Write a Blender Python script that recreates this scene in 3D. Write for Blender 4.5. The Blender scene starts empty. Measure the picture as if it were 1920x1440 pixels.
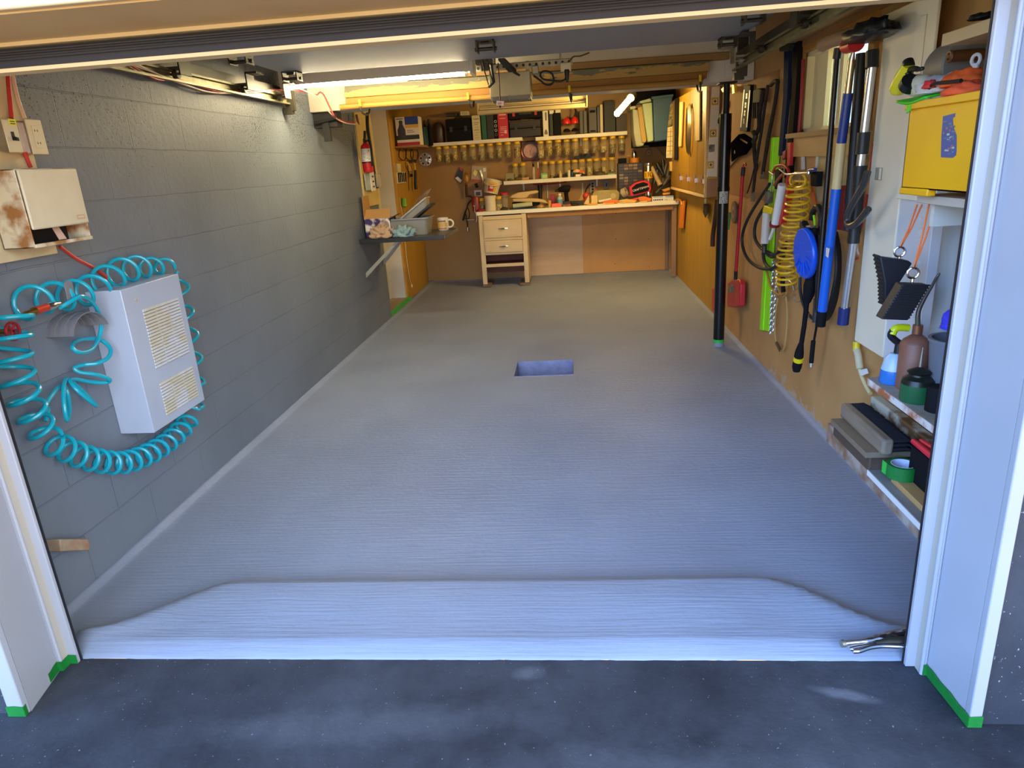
import bpy, bmesh, math, random
from mathutils import Vector, Matrix, Euler
random.seed(4)
SC = bpy.context.scene
COL = SC.collection
PI = math.pi

# ---------------------------------------------------------------- camera
F_PX = 1276.0
EYE = Vector((0, 0, 1.45))
def _dir(px, py): return Vector((px-960.0, -(py-720.0), -F_PX)).normalized()
_y = _dir(1064, 302); _x = -_dir(-12780, 1196)
_x = (_x - _y*_x.dot(_y)).normalized(); _z = _x.cross(_y)
R3 = Matrix((_x, _y, _z))                      # camera axes -> world axes
cam_data = bpy.data.cameras.new('camera')
cam_data.sensor_width = 36.0; cam_data.lens = 36.0*F_PX/1920.0
cam_data.clip_start = 0.05; cam_data.clip_end = 200
cam = bpy.data.objects.new('camera', cam_data); COL.objects.link(cam)
cam.matrix_world = Matrix.Translation(EYE) @ R3.to_4x4()
SC.camera = cam

# ---------------------------------------------------------------- view, sky
vs = SC.view_settings
vs.view_transform = 'Standard'; vs.look = 'None'; vs.gamma = 1.0; vs.use_curve_mapping = False
vs.exposure = 0.25
world = bpy.data.worlds.new('sky'); SC.world = world; world.use_nodes = True
nt = world.node_tree; nt.nodes.clear()
wo = nt.nodes.new('ShaderNodeOutputWorld'); bg = nt.nodes.new('ShaderNodeBackground')
tc = nt.nodes.new('ShaderNodeTexCoord'); sp = nt.nodes.new('ShaderNodeSeparateXYZ')
rz = nt.nodes.new('ShaderNodeValToRGB'); rx = nt.nodes.new('ShaderNodeValToRGB')
mp = nt.nodes.new('ShaderNodeMapRange'); mx = nt.nodes.new('ShaderNodeMapRange')
mul = nt.nodes.new('ShaderNodeMixRGB'); mul.blend_type = 'MULTIPLY'; mul.inputs[0].default_value = 1
nt.links.new(tc.outputs['Generated'], sp.inputs[0])
nt.links.new(sp.outputs['Z'], mp.inputs[0]); mp.inputs[1].default_value = -1; mp.inputs[2].default_value = 1
nt.links.new(sp.outputs['X'], mx.inputs[0]); mx.inputs[1].default_value = -1; mx.inputs[2].default_value = 1
e = rz.color_ramp.elements
e[0].position = 0.40; e[0].color = (1.0, 0.74, 0.42, 1)          # sunlit ground and houses across the road
e[1].position = 0.52; e[1].color = (0.55, 0.72, 1.08, 1)        # bright hazy sky low over the road
for ps, cl in ((0.485, (0.95, 0.85, 0.70)), (0.62, (1.10, 1.62, 2.65)), (0.74, (0.80, 1.20, 2.00)), (0.82, (0.24, 0.36, 0.62)), (0.92, (0.06, 0.09, 0.16)), (1.0, (0.04, 0.07, 0.14))):
    k = e.new(ps); k.color = cl + (1,)
e = rx.color_ramp.elements
e[0].position = 0.15; e[0].color = (0.70, 0.88, 1.08, 1)
e[1].position = 0.9; e[1].color = (1.40, 1.04, 0.70, 1)         # the sun stands to the right
nt.links.new(mp.outputs[0], rz.inputs[0]); nt.links.new(mx.outputs[0], rx.inputs[0])
nt.links.new(rz.outputs[0], mul.inputs[1]); nt.links.new(rx.outputs[0], mul.inputs[2])
my = nt.nodes.new('ShaderNodeMapRange'); nt.links.new(sp.outputs['Y'], my.inputs[0])          # sky brightened straight out from the door, to throw light deep inside
my.inputs[1].default_value = -1; my.inputs[2].default_value = -0.2; my.inputs[3].default_value = 4.7; my.inputs[4].default_value = 2.7
nt.links.new(mul.outputs[0], bg.inputs[0]); nt.links.new(my.outputs[0], bg.inputs[1])
nt.links.new(bg.outputs[0], wo.inputs[0])

# ---------------------------------------------------------------- the place, in metres
XL, XR, YB, Y0 = -1.875, 1.305, 9.105, 1.722      # left wall, right wall, back wall, threshold
XL2 = -1.93                                       # framed wall behind the block wall
def ray(px, py): return R3 @ Vector((px-960.0, -(py-720.0), -F_PX))
def onX(px, py, X): r = ray(px, py); return EYE + r*((X-EYE.x)/r.x)
def onY(px, py, Y): r = ray(px, py); return EYE + r*((Y-EYE.y)/r.y)
def onZ(px, py, Z): r = ray(px, py); return EYE + r*((Z-EYE.z)/r.z)
def LW(px, py, o=0.0): return onX(px, py, XL+o)
def RW(px, py, o=0.0): return onX(px, py, XR-o)
def BW(px, py, o=0.0): return onY(px, py, YB-o)

# ---------------------------------------------------------------- materials
def lin(c):
    if isinstance(c, str): c = [int(c[i:i+2], 16)/255 for i in (0, 2, 4)]
    return tuple((x/12.92 if x <= 0.04045 else ((x+0.055)/1.055)**2.4) for x in c) + (1.0,)
MATS = {}
def mat(name, col, rough=0.6, metal=0.0, col2=None, nscale=8, namt=0.5, bump=0.0, bscale=None, emit=0.0,
        stretch=None, alpha=1.0, trans=0.0, ecol=None, spec=None, detail=4):
    if name in MATS: return MATS[name]
    m = bpy.data.materials.new(name); m.use_nodes = True
    nt = m.node_tree; b = nt.nodes['Principled BSDF']
    b.inputs['Base Color'].default_value = lin(col); b.inputs['Roughness'].default_value = rough
    b.inputs['Metallic'].default_value = metal
    if spec is not None: b.inputs['Specular IOR Level'].default_value = spec
    if alpha < 1: b.inputs['Alpha'].default_value = alpha
    if trans: b.inputs['Transmission Weight'].default_value = trans
    if emit:
        b.inputs['Emission Color'].default_value = lin(ecol or col); b.inputs['Emission Strength'].default_value = emit
    if col2 or bump:
        t = nt.nodes.new('ShaderNodeTexCoord'); mpn = nt.nodes.new('ShaderNodeMapping')
        nt.links.new(t.outputs['Object'], mpn.inputs[0])
        if stretch: mpn.inputs['Scale'].default_value = stretch
        n = nt.nodes.new('ShaderNodeTexNoise'); n.inputs['Scale'].default_value = nscale; n.inputs['Detail'].default_value = detail
        nt.links.new(mpn.outputs[0], n.inputs['Vector'])
        if col2:
            r = nt.nodes.new('ShaderNodeValToRGB')
            r.color_ramp.elements[0].position = 0.5-0.5*(1-namt)*0.6-0.02; r.color_ramp.elements[0].color = lin(col)
            r.color_ramp.elements[1].position = 0.5+0.5*(1-namt)*0.6+0.02; r.color_ramp.elements[1].color = lin(col2)
            nt.links.new(n.outputs['Fac'], r.inputs[0]); nt.links.new(r.outputs[0], b.inputs['Base Color'])
        if bump:
            n2 = nt.nodes.new('ShaderNodeTexNoise'); n2.inputs['Scale'].default_value = bscale or nscale*3; n2.inputs['Detail'].default_value = 6
            nt.links.new(mpn.outputs[0], n2.inputs['Vector'])
            bp = nt.nodes.new('ShaderNodeBump'); bp.inputs['Strength'].default_value = bump; bp.inputs['Distance'].default_value = 0.01
            nt.links.new(n2.outputs['Fac'], bp.inputs['Height']); nt.links.new(bp.outputs[0], b.inputs['Normal'])
    MATS[name] = m
    return m
def wood(name, c1, c2, axis='x', rough=0.65, sc=6):
    st = {'x': (0.12, 1, 1), 'y': (1, 0.12, 1), 'z': (1, 1, 0.12)}[axis]
    return mat(name, c1, rough, col2=c2, nscale=sc*3, namt=0.2, bump=0.15, bscale=sc*8, stretch=st)

# ---------------------------------------------------------------- mesh builder
class MB:
    def __init__(s): s.v = []; s.f = []; s.m = []; s.cm = 0; s.X = None
    def _p(s, p):
        p = Vector(p); return (s.X @ p) if s.X is not None else p
    def add(s, vs_, fs, m=None):
        o = len(s.v); s.v += [s._p(p) for p in vs_]
        for f in fs: s.f.append([i+o for i in f]); s.m.append(s.cm if m is None else m)
        return s
    def box(s, x0, x1, y0, y1, z0, z1, m=None):
        vs_ = [(x, y, z) for z in (z0, z1) for y in (y0, y1) for x in (x0, x1)]
        return s.add(vs_, [(0, 2, 3, 1), (4, 5, 7, 6), (0, 1, 5, 4), (2, 6, 7, 3), (0, 4, 6, 2), (1, 3, 7, 5)], m)
    def cbox(s, c, size, m=None):
        c = Vector(c); h = Vector(size)*0.5
        return s.box(c.x-h.x, c.x+h.x, c.y-h.y, c.y+h.y, c.z-h.z, c.z+h.z, m)
    def prism(s, pts, vec, m=None):
        pts = [Vector(p) for p in pts]; vec = Vector(vec); n = len(pts)
        vs_ = pts + [p+vec for p in pts]
        # orientation so that normals face out
        nrm = Vector((0, 0, 0))
        for i in range(n): nrm += pts[i].cross(pts[(i+1) % n])
        if nrm.dot(vec) > 0: idx = list(range(n))[::-1]
        else: idx = list(range(n))
        fs = [idx, [i+n for i in idx[::-1]]]
        for k in range(n):
            a, b_ = idx[k], idx[(k+1) % n]; fs.append([b_, a, a+n, b_+n])
        return s.add(vs_, fs, m)
    def tube(s, pts, r, n=8, closed=False, m=None, flat=None):
        pts = [Vector(p) for p in pts]; N = len(pts)
        rs = list(r) if isinstance(r, (list, tuple)) else [r]*N
        if len(rs) != N:
            L_ = len(rs)-1; q = [i*L_/max(1, N-1) for i in range(N)]; rs = [rs[int(u)]*(1-u+int(u))+rs[min(int(u)+1, L_)]*(u-int(u)) for u in q]
        T = []
        for i in range(N):
            if closed: d = pts[(i+1) % N]-pts[i-1]
            else: d = pts[min(i+1, N-1)]-pts[max(i-1, 0)]
            T.append(d.normalized() if d.length > 1e-9 else Vector((0, 0, 1)))
        up = Vector((0, 0, 1)) if abs(T[0].z) < 0.9 else Vector((1, 0, 0))
        nr = (up - T[0]*up.dot(T[0])).normalized(); vs_ = []
        for i in range(N):
            nr = (nr - T[i]*nr.dot(T[i]))
            nr = nr.normalized() if nr.length > 1e-6 else T[i].orthogonal().normalized()
            bn = T[i].cross(nr)
            for k in range(n):
                a = 2*PI*k/n
                vs_.append(pts[i] + (nr*math.cos(a)+bn*math.sin(a)*(flat or 1))*rs[i])
        fs = []
        for i in range(N if closed else N-1):
            j = (i+1) % N
            for k in range(n):
                k2 = (k+1) % n; fs.append((i*n+k, i*n+k2, j*n+k2, j*n+k))
        if not closed:
            fs.append([k for k in range(n)][::-1]); fs.append([(N-1)*n+k for k in range(n)])
        return s.add(vs_, fs, m)
    def cyl(s, a, b, r, n=16, m=None, r2=None):
        return s.tube([a, b], [r, r if r2 is None else r2], n, m=m)
    def lathe(s, prof, o=(0, 0, 0), ax=(0, 0, 1), n=20, m=None, mm=None, hollow=False):
        """prof: [(radius, height)] along the axis"""
        o = Vector(o); ax = Vector(ax).normalized(); u = ax.orthogonal().normalized()
        if hollow and prof[0] != prof[-1]: prof = list(prof)+[prof[0]]
        if abs(ax.z) > 0.99: u = Vector((1, 0, 0))
        w = ax.cross(u); vs_ = []; N = len(prof)
        for (r, h) in prof:
            for k in range(n):
                a = 2*PI*k/n; vs_.append(o+ax*h+(u*math.cos(a)+w*math.sin(a))*max(r, 1e-5))
        base = len(s.v); s.v += [s._p(p) for p in vs_]
        for i in range(N-1):
            for k in range(n):
                k2 = (k+1) % n
                s.f.append([base+i*n+k, base+i*n+k2, base+(i+1)*n+k2, base+(i+1)*n+k])
                s.m.append(mm[i] if mm else (s.cm if m is None else m))
        if hollow: return s
        s.f.append([base+k for k in range(n)][::-1]); s.m.append(mm[0] if mm else (s.cm if m is None else m))
        s.f.append([base+(N-1)*n+k for k in range(n)]); s.m.append(mm[-1] if mm else (s.cm if m is None else m))
        return s
    def ball(s, c, r, sc=(1, 1, 1), n=12, m=None, jit=0.0, rings=7):
        c = Vector(c); vs_ = []; fs = []
        for i in range(rings+1):
            th = PI*i/rings
            for k in range(n):
                a = 2*PI*k/n; j = 1+random.uniform(-jit, jit)
                vs_.append(c+Vector((math.sin(th)*math.cos(a)*sc[0], math.sin(th)*math.sin(a)*sc[1], math.cos(th)*sc[2]))*r*j)
        for i in range(rings):
            for k in range(n):
                k2 = (k+1) % n; fs.append((i*n+k, (i+1)*n+k, (i+1)*n+k2, i*n+k2))
        return s.add(vs_, fs, m)
    def torus(s, c, R, r, ax=(0, 0, 1), n=24, k=8, m=None, arc=(0, 2*PI)):
        ax = Vector(ax).normalized(); u = ax.orthogonal().normalized()
        if abs(ax.z) > .99: u = Vector((1, 0, 0))
        w = ax.cross(u); full = abs(arc[1]-arc[0]-2*PI) < 1e-6
        N = n if full else n+1
        pts = [Vector(c)+(u*math.cos(arc[0]+(arc[1]-arc[0])*i/n)+w*math.sin(arc[0]+(arc[1]-arc[0])*i/n))*R for i in range(N)]
        return s.tube(pts, r, k, closed=full, m=m)
    def text(s, txt, size, M, ext=0.0006, m=None, cx=True):
        cu = bpy.data.curves.new('lettering', 'FONT'); cu.body = txt; cu.size = size; cu.extrude = ext
        if cx: cu.align_x = 'CENTER'; cu.align_y = 'CENTER'
        o = bpy.data.objects.new('lettering', cu); me = bpy.data.meshes.new_from_object(o)
        o2 = [M @ v.co for v in me.vertices]; fs = [list(p.vertices) for p in me.polygons]
        s.add(o2, fs, m); bpy.data.objects.remove(o); bpy.data.curves.remove(cu); bpy.data.meshes.remove(me)
        return s
    def grid(s, P, nu, nv, m=None, closed_u=False):
        vs_ = [P(i/(nu if closed_u else nu-1), j/(nv-1)) for j in range(nv) for i in range(nu)]
        fs = []
        for j in range(nv-1):
            for i in range(nu if closed_u else nu-1):
                i2 = (i+1) % nu; fs.append((j*nu+i, j*nu+i2, (j+1)*nu+i2, (j+1)*nu+i))
        return s.add(vs_, fs, m)

def smooth_path(pts, k=6, closed=False):
    P = [Vector(p) for p in pts]; n = len(P); out = []
    rng = range(n if closed else n-1)
    for i in rng:
        if closed: a, b, c, d = P[i-1], P[i], P[(i+1) % n], P[(i+2) % n]
        else: a, b, c, d = P[max(i-1, 0)], P[i], P[i+1], P[min(i+2, n-1)]
        for j in range(k):
            t = j/k
            out.append(0.5*((2*b)+(c-a)*t+(2*a-5*b+4*c-d)*t*t+(3*b-a-3*c+d)*t*t*t))
    if not closed: out.append(P[-1])
    return out

def _link(name, mb, mats, off, smooth=True, bev=0.0, sub=0, angle=0.7):
    me = bpy.data.meshes.new(name); me.from_pydata([tuple(p-off) for p in mb.v], [], mb.f)
    if not isinstance(mats, (list, tuple)): mats = [mats]
    for m in mats: me.materials.append(m)
    for p, mi in zip(me.polygons, mb.m): p.material_index = min(mi, len(mats)-1)
    me.validate(); me.update()
    if smooth:
        for p in me.polygons: p.use_smooth = True
        me.set_sharp_from_angle(angle=angle)
    o = bpy.data.objects.new(name, me); COL.objects.link(o)
    if bev:
        md = o.modifiers.new('bevel', 'BEVEL'); md.width = bev; md.segments = 2; md.limit_method = 'ANGLE'; md.angle_limit = 0.9
    if sub:
        md = o.modifiers.new('smoothing', 'SUBSURF'); md.levels = sub; md.render_levels = sub
    return o
def _base(vs_):
    xs = [v.x for v in vs_]; ys = [v.y for v in vs_]; zs = [v.z for v in vs_]
    return Vector(((min(xs)+max(xs))/2, (min(ys)+max(ys))/2, min(zs)))
def solo(name, label, cat, mb, mats, group=None, kind=None, **kw):
    off = _base(mb.v); o = _link(name, mb, mats, off, **kw); o.location = off
    o['label'] = label; o['category'] = cat
    if group: o['group'] = group
    if kind: o['kind'] = kind
    return o
def struct(name, mb, mats, **kw):
    o = _link(name, mb, mats, Vector((0, 0, 0)), **kw); o['kind'] = 'structure'; return o
class Thing:
    def __init__(s, name, label, cat, group=None, kind=None):
        s.a = (name, label, cat, group, kind); s.q = []
    def part(s, name, mb, mats, parent=None, label=None, **kw):
        s.q.append((name, mb, mats, parent, label, kw)); return len(s.q)-1
    def done(s):
        name, label, cat, group, kind = s.a
        off = _base([v for q in s.q for v in q[1].v])
        r = bpy.data.objects.new(name, None); COL.objects.link(r); r.location = off; r.empty_display_size = 0.05
        if kind == 'structure': r['kind'] = kind
        else: r['label'] = label; r['category'] = cat
        if group: r['group'] = group
        objs = []
        for (n, mb, mats, par, lab, kw) in s.q:
            o = _link(n, mb, mats, off, **kw); objs.append(o)
            o.parent = r if par is None else objs[par]
            if lab: o['label'] = lab
        return r
def dup(root, loc, label=None, group=None, rotz=None, scale=None, swap=None):
    def cp(o, par):
        c = o.copy(); COL.objects.link(c)
        if par: c.parent = par
        for ch in [x for x in CH.get(o.name, [])]: cp(ch, c)
        return c
    CH = {}
    def walk(o):
        CH[o.name] = list(o.children)
        for x in o.children: walk(x)
    walk(root)
    r = cp(root, None); r.location = loc
    if label: r['label'] = label
    if group: r['group'] = group
    if rotz is not None: r.rotation_euler = (0, 0, rotz)
    if scale: r.scale = scale
    return r
# ================================================================ SETTING
# ---- painted concrete floor with a raised lip at the threshold and an open drain pit
def clamp(x, a=0, b=1): return max(a, min(b, x))
def sstep(a, b, x): t = clamp((x-a)/(b-a)); return t*t*(3-2*t)
from mathutils import noise as mnoise
def floor_h(x, y):
    # crest line of the lip: straight in the middle, curling towards the jambs at both ends
    ex = max(sstep(-1.28, -1.66, x), sstep(0.62, 1.0, x))
    yc = 2.09 - 0.27*ex
    wob = 0.008*mnoise.noise(Vector((x*2, y*2, 0)))
    hc = 0.048 + wob
    if y < Y0+0.055: h = (hc*0.62)*((y-Y0)/0.055)**0.7 if y > Y0 else 0
    elif y < yc: h = hc*(0.66 + 0.34*sstep(0, 1, (y-Y0-0.055)/(yc-Y0-0.055)*1.15))
    else: h = hc*(1-sstep(yc-.015, yc+0.05+0.03*ex, y))
    side = max(sstep(XL+0.20, XL+0.11, x), sstep(XR-0.25, XR-0.14, x))
    if y > Y0+0.02: h *= (1-side)
    cove = 0.022*math.exp(-((x-XL)/0.025)**2) + 0.016*math.exp(-((x-XR)/0.02)**2) + 0.014*math.exp(-((y-YB)/0.03)**2)
    h += 0.004*mnoise.noise(Vector((x*1.3, y*1.1, 3))) + 0.0016*mnoise.noise(Vector((x*7, y*9, 5)))*sstep(4, 2, y)
    return h + (cove if y > Y0+.05 else 0)
PX0, PX1, PY0, PY1 = -0.435, -0.01, 4.65, 5.03
xs = sorted(set([XL2-0.35, XL2, XL+.008, XL+.016, XL+.025, XL+.035, XL+.05, XR-.008, XR-.016, XR-.024, XR-.034, XR-.05] +
    [round(XL+(XR-XL)*i/90, 4) for i in range(91)] + [PX0, PX1]))
ys = sorted(set([Y0, Y0+.004, Y0+.01, Y0+.02, Y0+.035, Y0+.055] + [round(Y0+.07+i*.018, 4) for i in range(38)] +
    [round(2.5+i*.12, 4) for i in range(55)] + [PY0, PY1, YB-.08, YB-.05, YB-.03, YB-.015, YB]))
mb = MB(); nx = len(xs)
vv = [(x, y, floor_h(x, y) + (0.0015*random.uniform(-1, 1) if abs(y-Y0) < .001 else 0)) for y in ys for x in xs]
ff = []
for j in range(len(ys)-1):
    for i in range(nx-1):
        if PX0-1e-6 <= xs[i] and xs[i+1] <= PX1+1e-6 and PY0-1e-6 <= ys[j] and ys[j+1] <= PY1+1e-6: continue
        ff.append((j*nx+i, j*nx+i+1, (j+1)*nx+i+1, (j+1)*nx+i))
mb.add(vv, ff, 0)
d_ = -0.16
mb.add([(PX0, PY0, .004), (PX1, PY0, .004), (PX1, PY1, .004), (PX0, PY1, .004), (PX0+.01, PY0+.01, d_), (PX1-.01, PY0+.01, d_), (PX1-.01, PY1-.01, d_), (PX0+.01, PY1-.01, d_)],
       [(0, 1, 5, 4), (1, 2, 6, 5), (2, 3, 7, 6), (3, 0, 4, 7)], 1)
mb.add([(PX0, PY0, d_), (PX1, PY0, d_), (PX1, PY1, d_), (PX0, PY1, d_)], [(0, 1, 2, 3)], 2)
def floor_mat():
    m = bpy.data.materials.new('painted concrete floor'); m.use_nodes = True; nt = m.node_tree; b = nt.nodes['Principled BSDF']
    N = nt.nodes.new; L = nt.links.new
    t = N('ShaderNodeTexCoord'); n1 = N('ShaderNodeTexNoise'); n1.inputs['Scale'].default_value = 1.6; n1.inputs['Detail'].default_value = 5
    L(t.outputs['Object'], n1.inputs['Vector'])
    r = N('ShaderNodeValToRGB'); r.color_ramp.elements[0].position = .3; r.color_ramp.elements[1].position = .7
    r.color_ramp.elements[0].color = lin('8790a2'); r.color_ramp.elements[1].color = lin('939daf')
    L(n1.outputs['Fac'], r.inputs[0]); L(r.outputs[0], b.inputs['Base Color'])
    b.inputs['Roughness'].default_value = 0.5; b.inputs['Specular IOR Level'].default_value = .35
    mp_ = N('ShaderNodeMapping'); mp_.inputs['Scale'].default_value = (1.2, 26, 26); L(t.outputs['Object'], mp_.inputs[0])
    n2 = N('ShaderNodeTexNoise'); n2.inputs['Scale'].default_value = 3.5; n2.inputs['Detail'].default_value = 5; L(mp_.outputs[0], n2.inputs['Vector'])
    n3 = N('ShaderNodeTexNoise'); n3.inputs['Scale'].default_value = 40; n3.inputs['Detail'].default_value = 4; L(t.outputs['Object'], n3.inputs['Vector'])
    b1 = N('ShaderNodeBump'); b1.inputs['Strength'].default_value = .32; b1.inputs['Distance'].default_value = .008; L(n2.outputs['Fac'], b1.inputs['Height'])
    b2 = N('ShaderNodeBump'); b2.inputs['Strength'].default_value = .22; b2.inputs['Distance'].default_value = .006; L(n3.outputs['Fac'], b2.inputs['Height'])
    L(b1.outputs[0], b2.inputs['Normal']); L(b2.outputs[0], b.inputs['Normal'])
    return m
M_floor = floor_mat()
M_pitwall = mat('pit wall paint', '8e93b4', .6, col2='7c80a0', nscale=14, bump=.4)
M_pitbot = mat('pit gravel', '4a4038', .9, col2='2a241f', nscale=30, bump=.8)
struct('floor', mb, [M_floor, M_pitwall, M_pitbot], angle=1.0)

# ---- dark coated driveway outside
def drive_mat(name='driveway coating', c1='2b2e36', c2='4d515a'):
    m = bpy.data.materials.new(name); m.use_nodes = True; nt = m.node_tree; b = nt.nodes['Principled BSDF']
    N = nt.nodes.new; L = nt.links.new
    t = N('ShaderNodeTexCoord'); n1 = N('ShaderNodeTexNoise'); n1.inputs['Scale'].default_value = 2.3; n1.inputs['Detail'].default_value = 9
    n1.inputs['Roughness'].default_value = .65
    L(t.outputs['Object'], n1.inputs['Vector'])
    r = N('ShaderNodeValToRGB'); r.color_ramp.elements[0].position = .35; r.color_ramp.elements[1].position = .72
    r.color_ramp.elements[0].color = lin(c1); r.color_ramp.elements[1].color = lin(c2); L(n1.outputs['Fac'], r.inputs[0])
    n2 = N('ShaderNodeTexNoise'); n2.inputs['Scale'].default_value = 95; n2.inputs['Detail'].default_value = 2; L(t.outputs['Object'], n2.inputs['Vector'])
    r2 = N('ShaderNodeValToRGB'); r2.color_ramp.elements[0].position = .70; r2.color_ramp.elements[1].position = .76
    L(n2.outputs['Fac'], r2.inputs[0])
    n3_ = N('ShaderNodeTexNoise'); n3_.inputs['Scale'].default_value = 14; n3_.inputs['Detail'].default_value = 8; L(t.outputs['Object'], n3_.inputs['Vector'])
    mx_ = N('ShaderNodeMixRGB'); L(r2.outputs[0], mx_.inputs[0]); L(r.outputs[0], mx_.inputs[1]); mx_.inputs[2].default_value = lin('8e939c')
    prev = mx_.outputs[0]
    for (cx, cy, rx_, ry_, ang, st) in ((.714, 1.588, .085, .020, -.28, .55), (-.171, 1.665, .045, .03, .2, .4), (-.62, 1.46, .45, .07, .08, .22), (.2, 1.32, .5, .08, -.05, .2)):
        mp_ = N('ShaderNodeMapping'); mp_.vector_type = 'TEXTURE'; mp_.inputs['Location'].default_value = (cx, cy, 0); mp_.inputs['Rotation'].default_value = (0, 0, ang); mp_.inputs['Scale'].default_value = (rx_, ry_, 1)
        L(t.outputs['Object'], mp_.inputs[0]); ln = N('ShaderNodeVectorMath'); ln.operation = 'LENGTH'; L(mp_.outputs[0], ln.inputs[0])
        ad = N('ShaderNodeMath'); ad.operation = 'MULTIPLY_ADD'; ad.inputs[1].default_value = 1.2; L(n3_.outputs['Fac'], ad.inputs[0]); L(ln.outputs['Value'], ad.inputs[2])
        mr = N('ShaderNodeMapRange'); mr.inputs[1].default_value = 1.0; mr.inputs[2].default_value = 1.8; mr.inputs[3].default_value = st; mr.inputs[4].default_value = 0; L(ad.outputs[0], mr.inputs[0])
        m3 = N('ShaderNodeMixRGB'); L(mr.outputs[0], m3.inputs[0]); L(prev, m3.inputs[1]); m3.inputs[2].default_value = lin('7b808a'); prev = m3.outputs[0]
    L(prev, b.inputs['Base Color']); b.inputs['Roughness'].default_value = .72; b.inputs['Specular IOR Level'].default_value = .3
    n3 = N('ShaderNodeTexNoise'); n3.inputs['Scale'].default_value = 60; n3.inputs['Detail'].default_value = 6; L(t.outputs['Object'], n3.inputs['Vector'])
    bp = N('ShaderNodeBump'); bp.inputs['Strength'].default_value = .25; bp.inputs['Distance'].default_value = .006
    L(n3.outputs['Fac'], bp.inputs['Height']); L(bp.outputs[0], b.inputs['Normal'])
    return m
M_drive = drive_mat()
M_fwall = drive_mat('dark wall coating', '2b2f38', '3e424a')
mb = MB(); mb.box(-3.2, 3.0, -2.5, Y0+.002, -.12, 0)
struct('driveway', mb, M_drive)

# ---- left block wall
def block_mat():
    m = bpy.data.materials.new('painted concrete block'); m.use_nodes = True; nt = m.node_tree; b = nt.nodes['Principled BSDF']
    N = nt.nodes.new; L = nt.links.new
    t = N('ShaderNodeTexCoord'); sp_ = N('ShaderNodeSeparateXYZ'); cb = N('ShaderNodeCombineXYZ')
    L(t.outputs['Object'], sp_.inputs[0])
    ay = N('ShaderNodeMath'); ay.operation = 'ADD'; ay.inputs[1].default_value = -0.232; L(sp_.outputs['Y'], ay.inputs[0])
    az = N('ShaderNodeMath'); az.operation = 'ADD'; az.inputs[1].default_value = -0.02; L(sp_.outputs['Z'], az.inputs[0])
    nw = N('ShaderNodeTexNoise'); nw.inputs['Scale'].default_value = 5; L(t.outputs['Object'], nw.inputs['Vector'])
    wz = N('ShaderNodeMath'); wz.operation = 'MULTIPLY_ADD'; wz.inputs[1].default_value = .012; L(nw.outputs['Fac'], wz.inputs[0]); L(az.outputs[0], wz.inputs[2])
    L(ay.outputs[0], cb.inputs['X']); L(wz.outputs[0], cb.inputs['Y'])
    br = N('ShaderNodeTexBrick'); L(cb.outputs[0], br.inputs['Vector'])
    br.inputs['Scale'].default_value = 1; br.inputs['Brick Width'].default_value = .425; br.inputs['Row Height'].default_value = .2
    br.inputs['Mortar Size'].default_value = .0035; br.inputs['Mortar Smooth'].default_value = .4; br.offset = .5
    n1 = N('ShaderNodeTexNoise'); n1.inputs['Scale'].default_value = 2.2; n1.inputs['Detail'].default_value = 4; L(t.outputs['Object'], n1.inputs['Vector'])
    r = N('ShaderNodeValToRGB'); r.color_ramp.elements[0].position = .3; r.color_ramp.elements[1].position = .7
    r.color_ramp.elements[0].color = lin('6c747d'); r.color_ramp.elements[1].color = lin('767e88'); L(n1.outputs['Fac'], r.inputs[0])
    # small unpainted pores
    n4 = N('ShaderNodeTexNoise'); n4.inputs['Scale'].default_value = 110; n4.inputs['Detail'].default_value = 3; L(t.outputs['Object'], n4.inputs['Vector'])
    n5 = N('ShaderNodeTexNoise'); n5.inputs['Scale'].default_value = 1.7; L(t.outputs['Object'], n5.inputs['Vector'])
    hz = N('ShaderNodeMapRange'); hz.inputs[1].default_value = 1.25; hz.inputs[2].default_value = 1.75; L(sp_.outputs['Z'], hz.inputs[0])
    pm = N('ShaderNodeMath'); pm.operation = 'MULTIPLY'; L(hz.outputs[0], pm.inputs[0]); L(n5.outputs['Fac'], pm.inputs[1])
    th = N('ShaderNodeMath'); th.operation = 'MULTIPLY_ADD'; th.inputs[1].default_value = -.34; th.inputs[2].default_value = .80; L(pm.outputs[0], th.inputs[0])
    gt = N('ShaderNodeMath'); gt.operation = 'GREATER_THAN'; L(n4.outputs['Fac'], gt.inputs[0]); L(th.outputs[0], gt.inputs[1])
    mx_ = N('ShaderNodeMixRGB'); L(gt.outputs[0], mx_.inputs[0]); L(r.outputs[0], mx_.inputs[1]); mx_.inputs[2].default_value = lin('26262a')
    L(mx_.outputs[0], b.inputs['Base Color']); b.inputs['Roughness'].default_value = .55; b.inputs['Specular IOR Level'].default_value = .35
    n3 = N('ShaderNodeTexNoise'); n3.inputs['Scale'].default_value = 38; n3.inputs['Detail'].default_value = 5; L(t.outputs['Object'], n3.inputs['Vector'])
    inv = N('ShaderNodeMath'); inv.operation = 'SUBTRACT'; inv.inputs[0].default_value = 1; L(br.outputs['Fac'], inv.inputs[1])
    b1 = N('ShaderNodeBump'); b1.inputs['Strength'].default_value = .8; b1.inputs['Distance'].default_value = .006; L(inv.outputs[0], b1.inputs['Height'])
    b2 = N('ShaderNodeBump'); b2.inputs['Strength'].default_value = .35; b2.inputs['Distance'].default_value = .006; L(n3.outputs['Fac'], b2.inputs['Height'])
    L(b1.outputs[0], b2.inputs['Normal']); L(b2.outputs[0], b.inputs['Normal'])
    return m
M_block = block_mat()
mb = MB(); mb.box(XL-.2, XL, Y0-.02, 6.83, -.02, 2.3)
struct('wall_left', mb, M_block)

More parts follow.
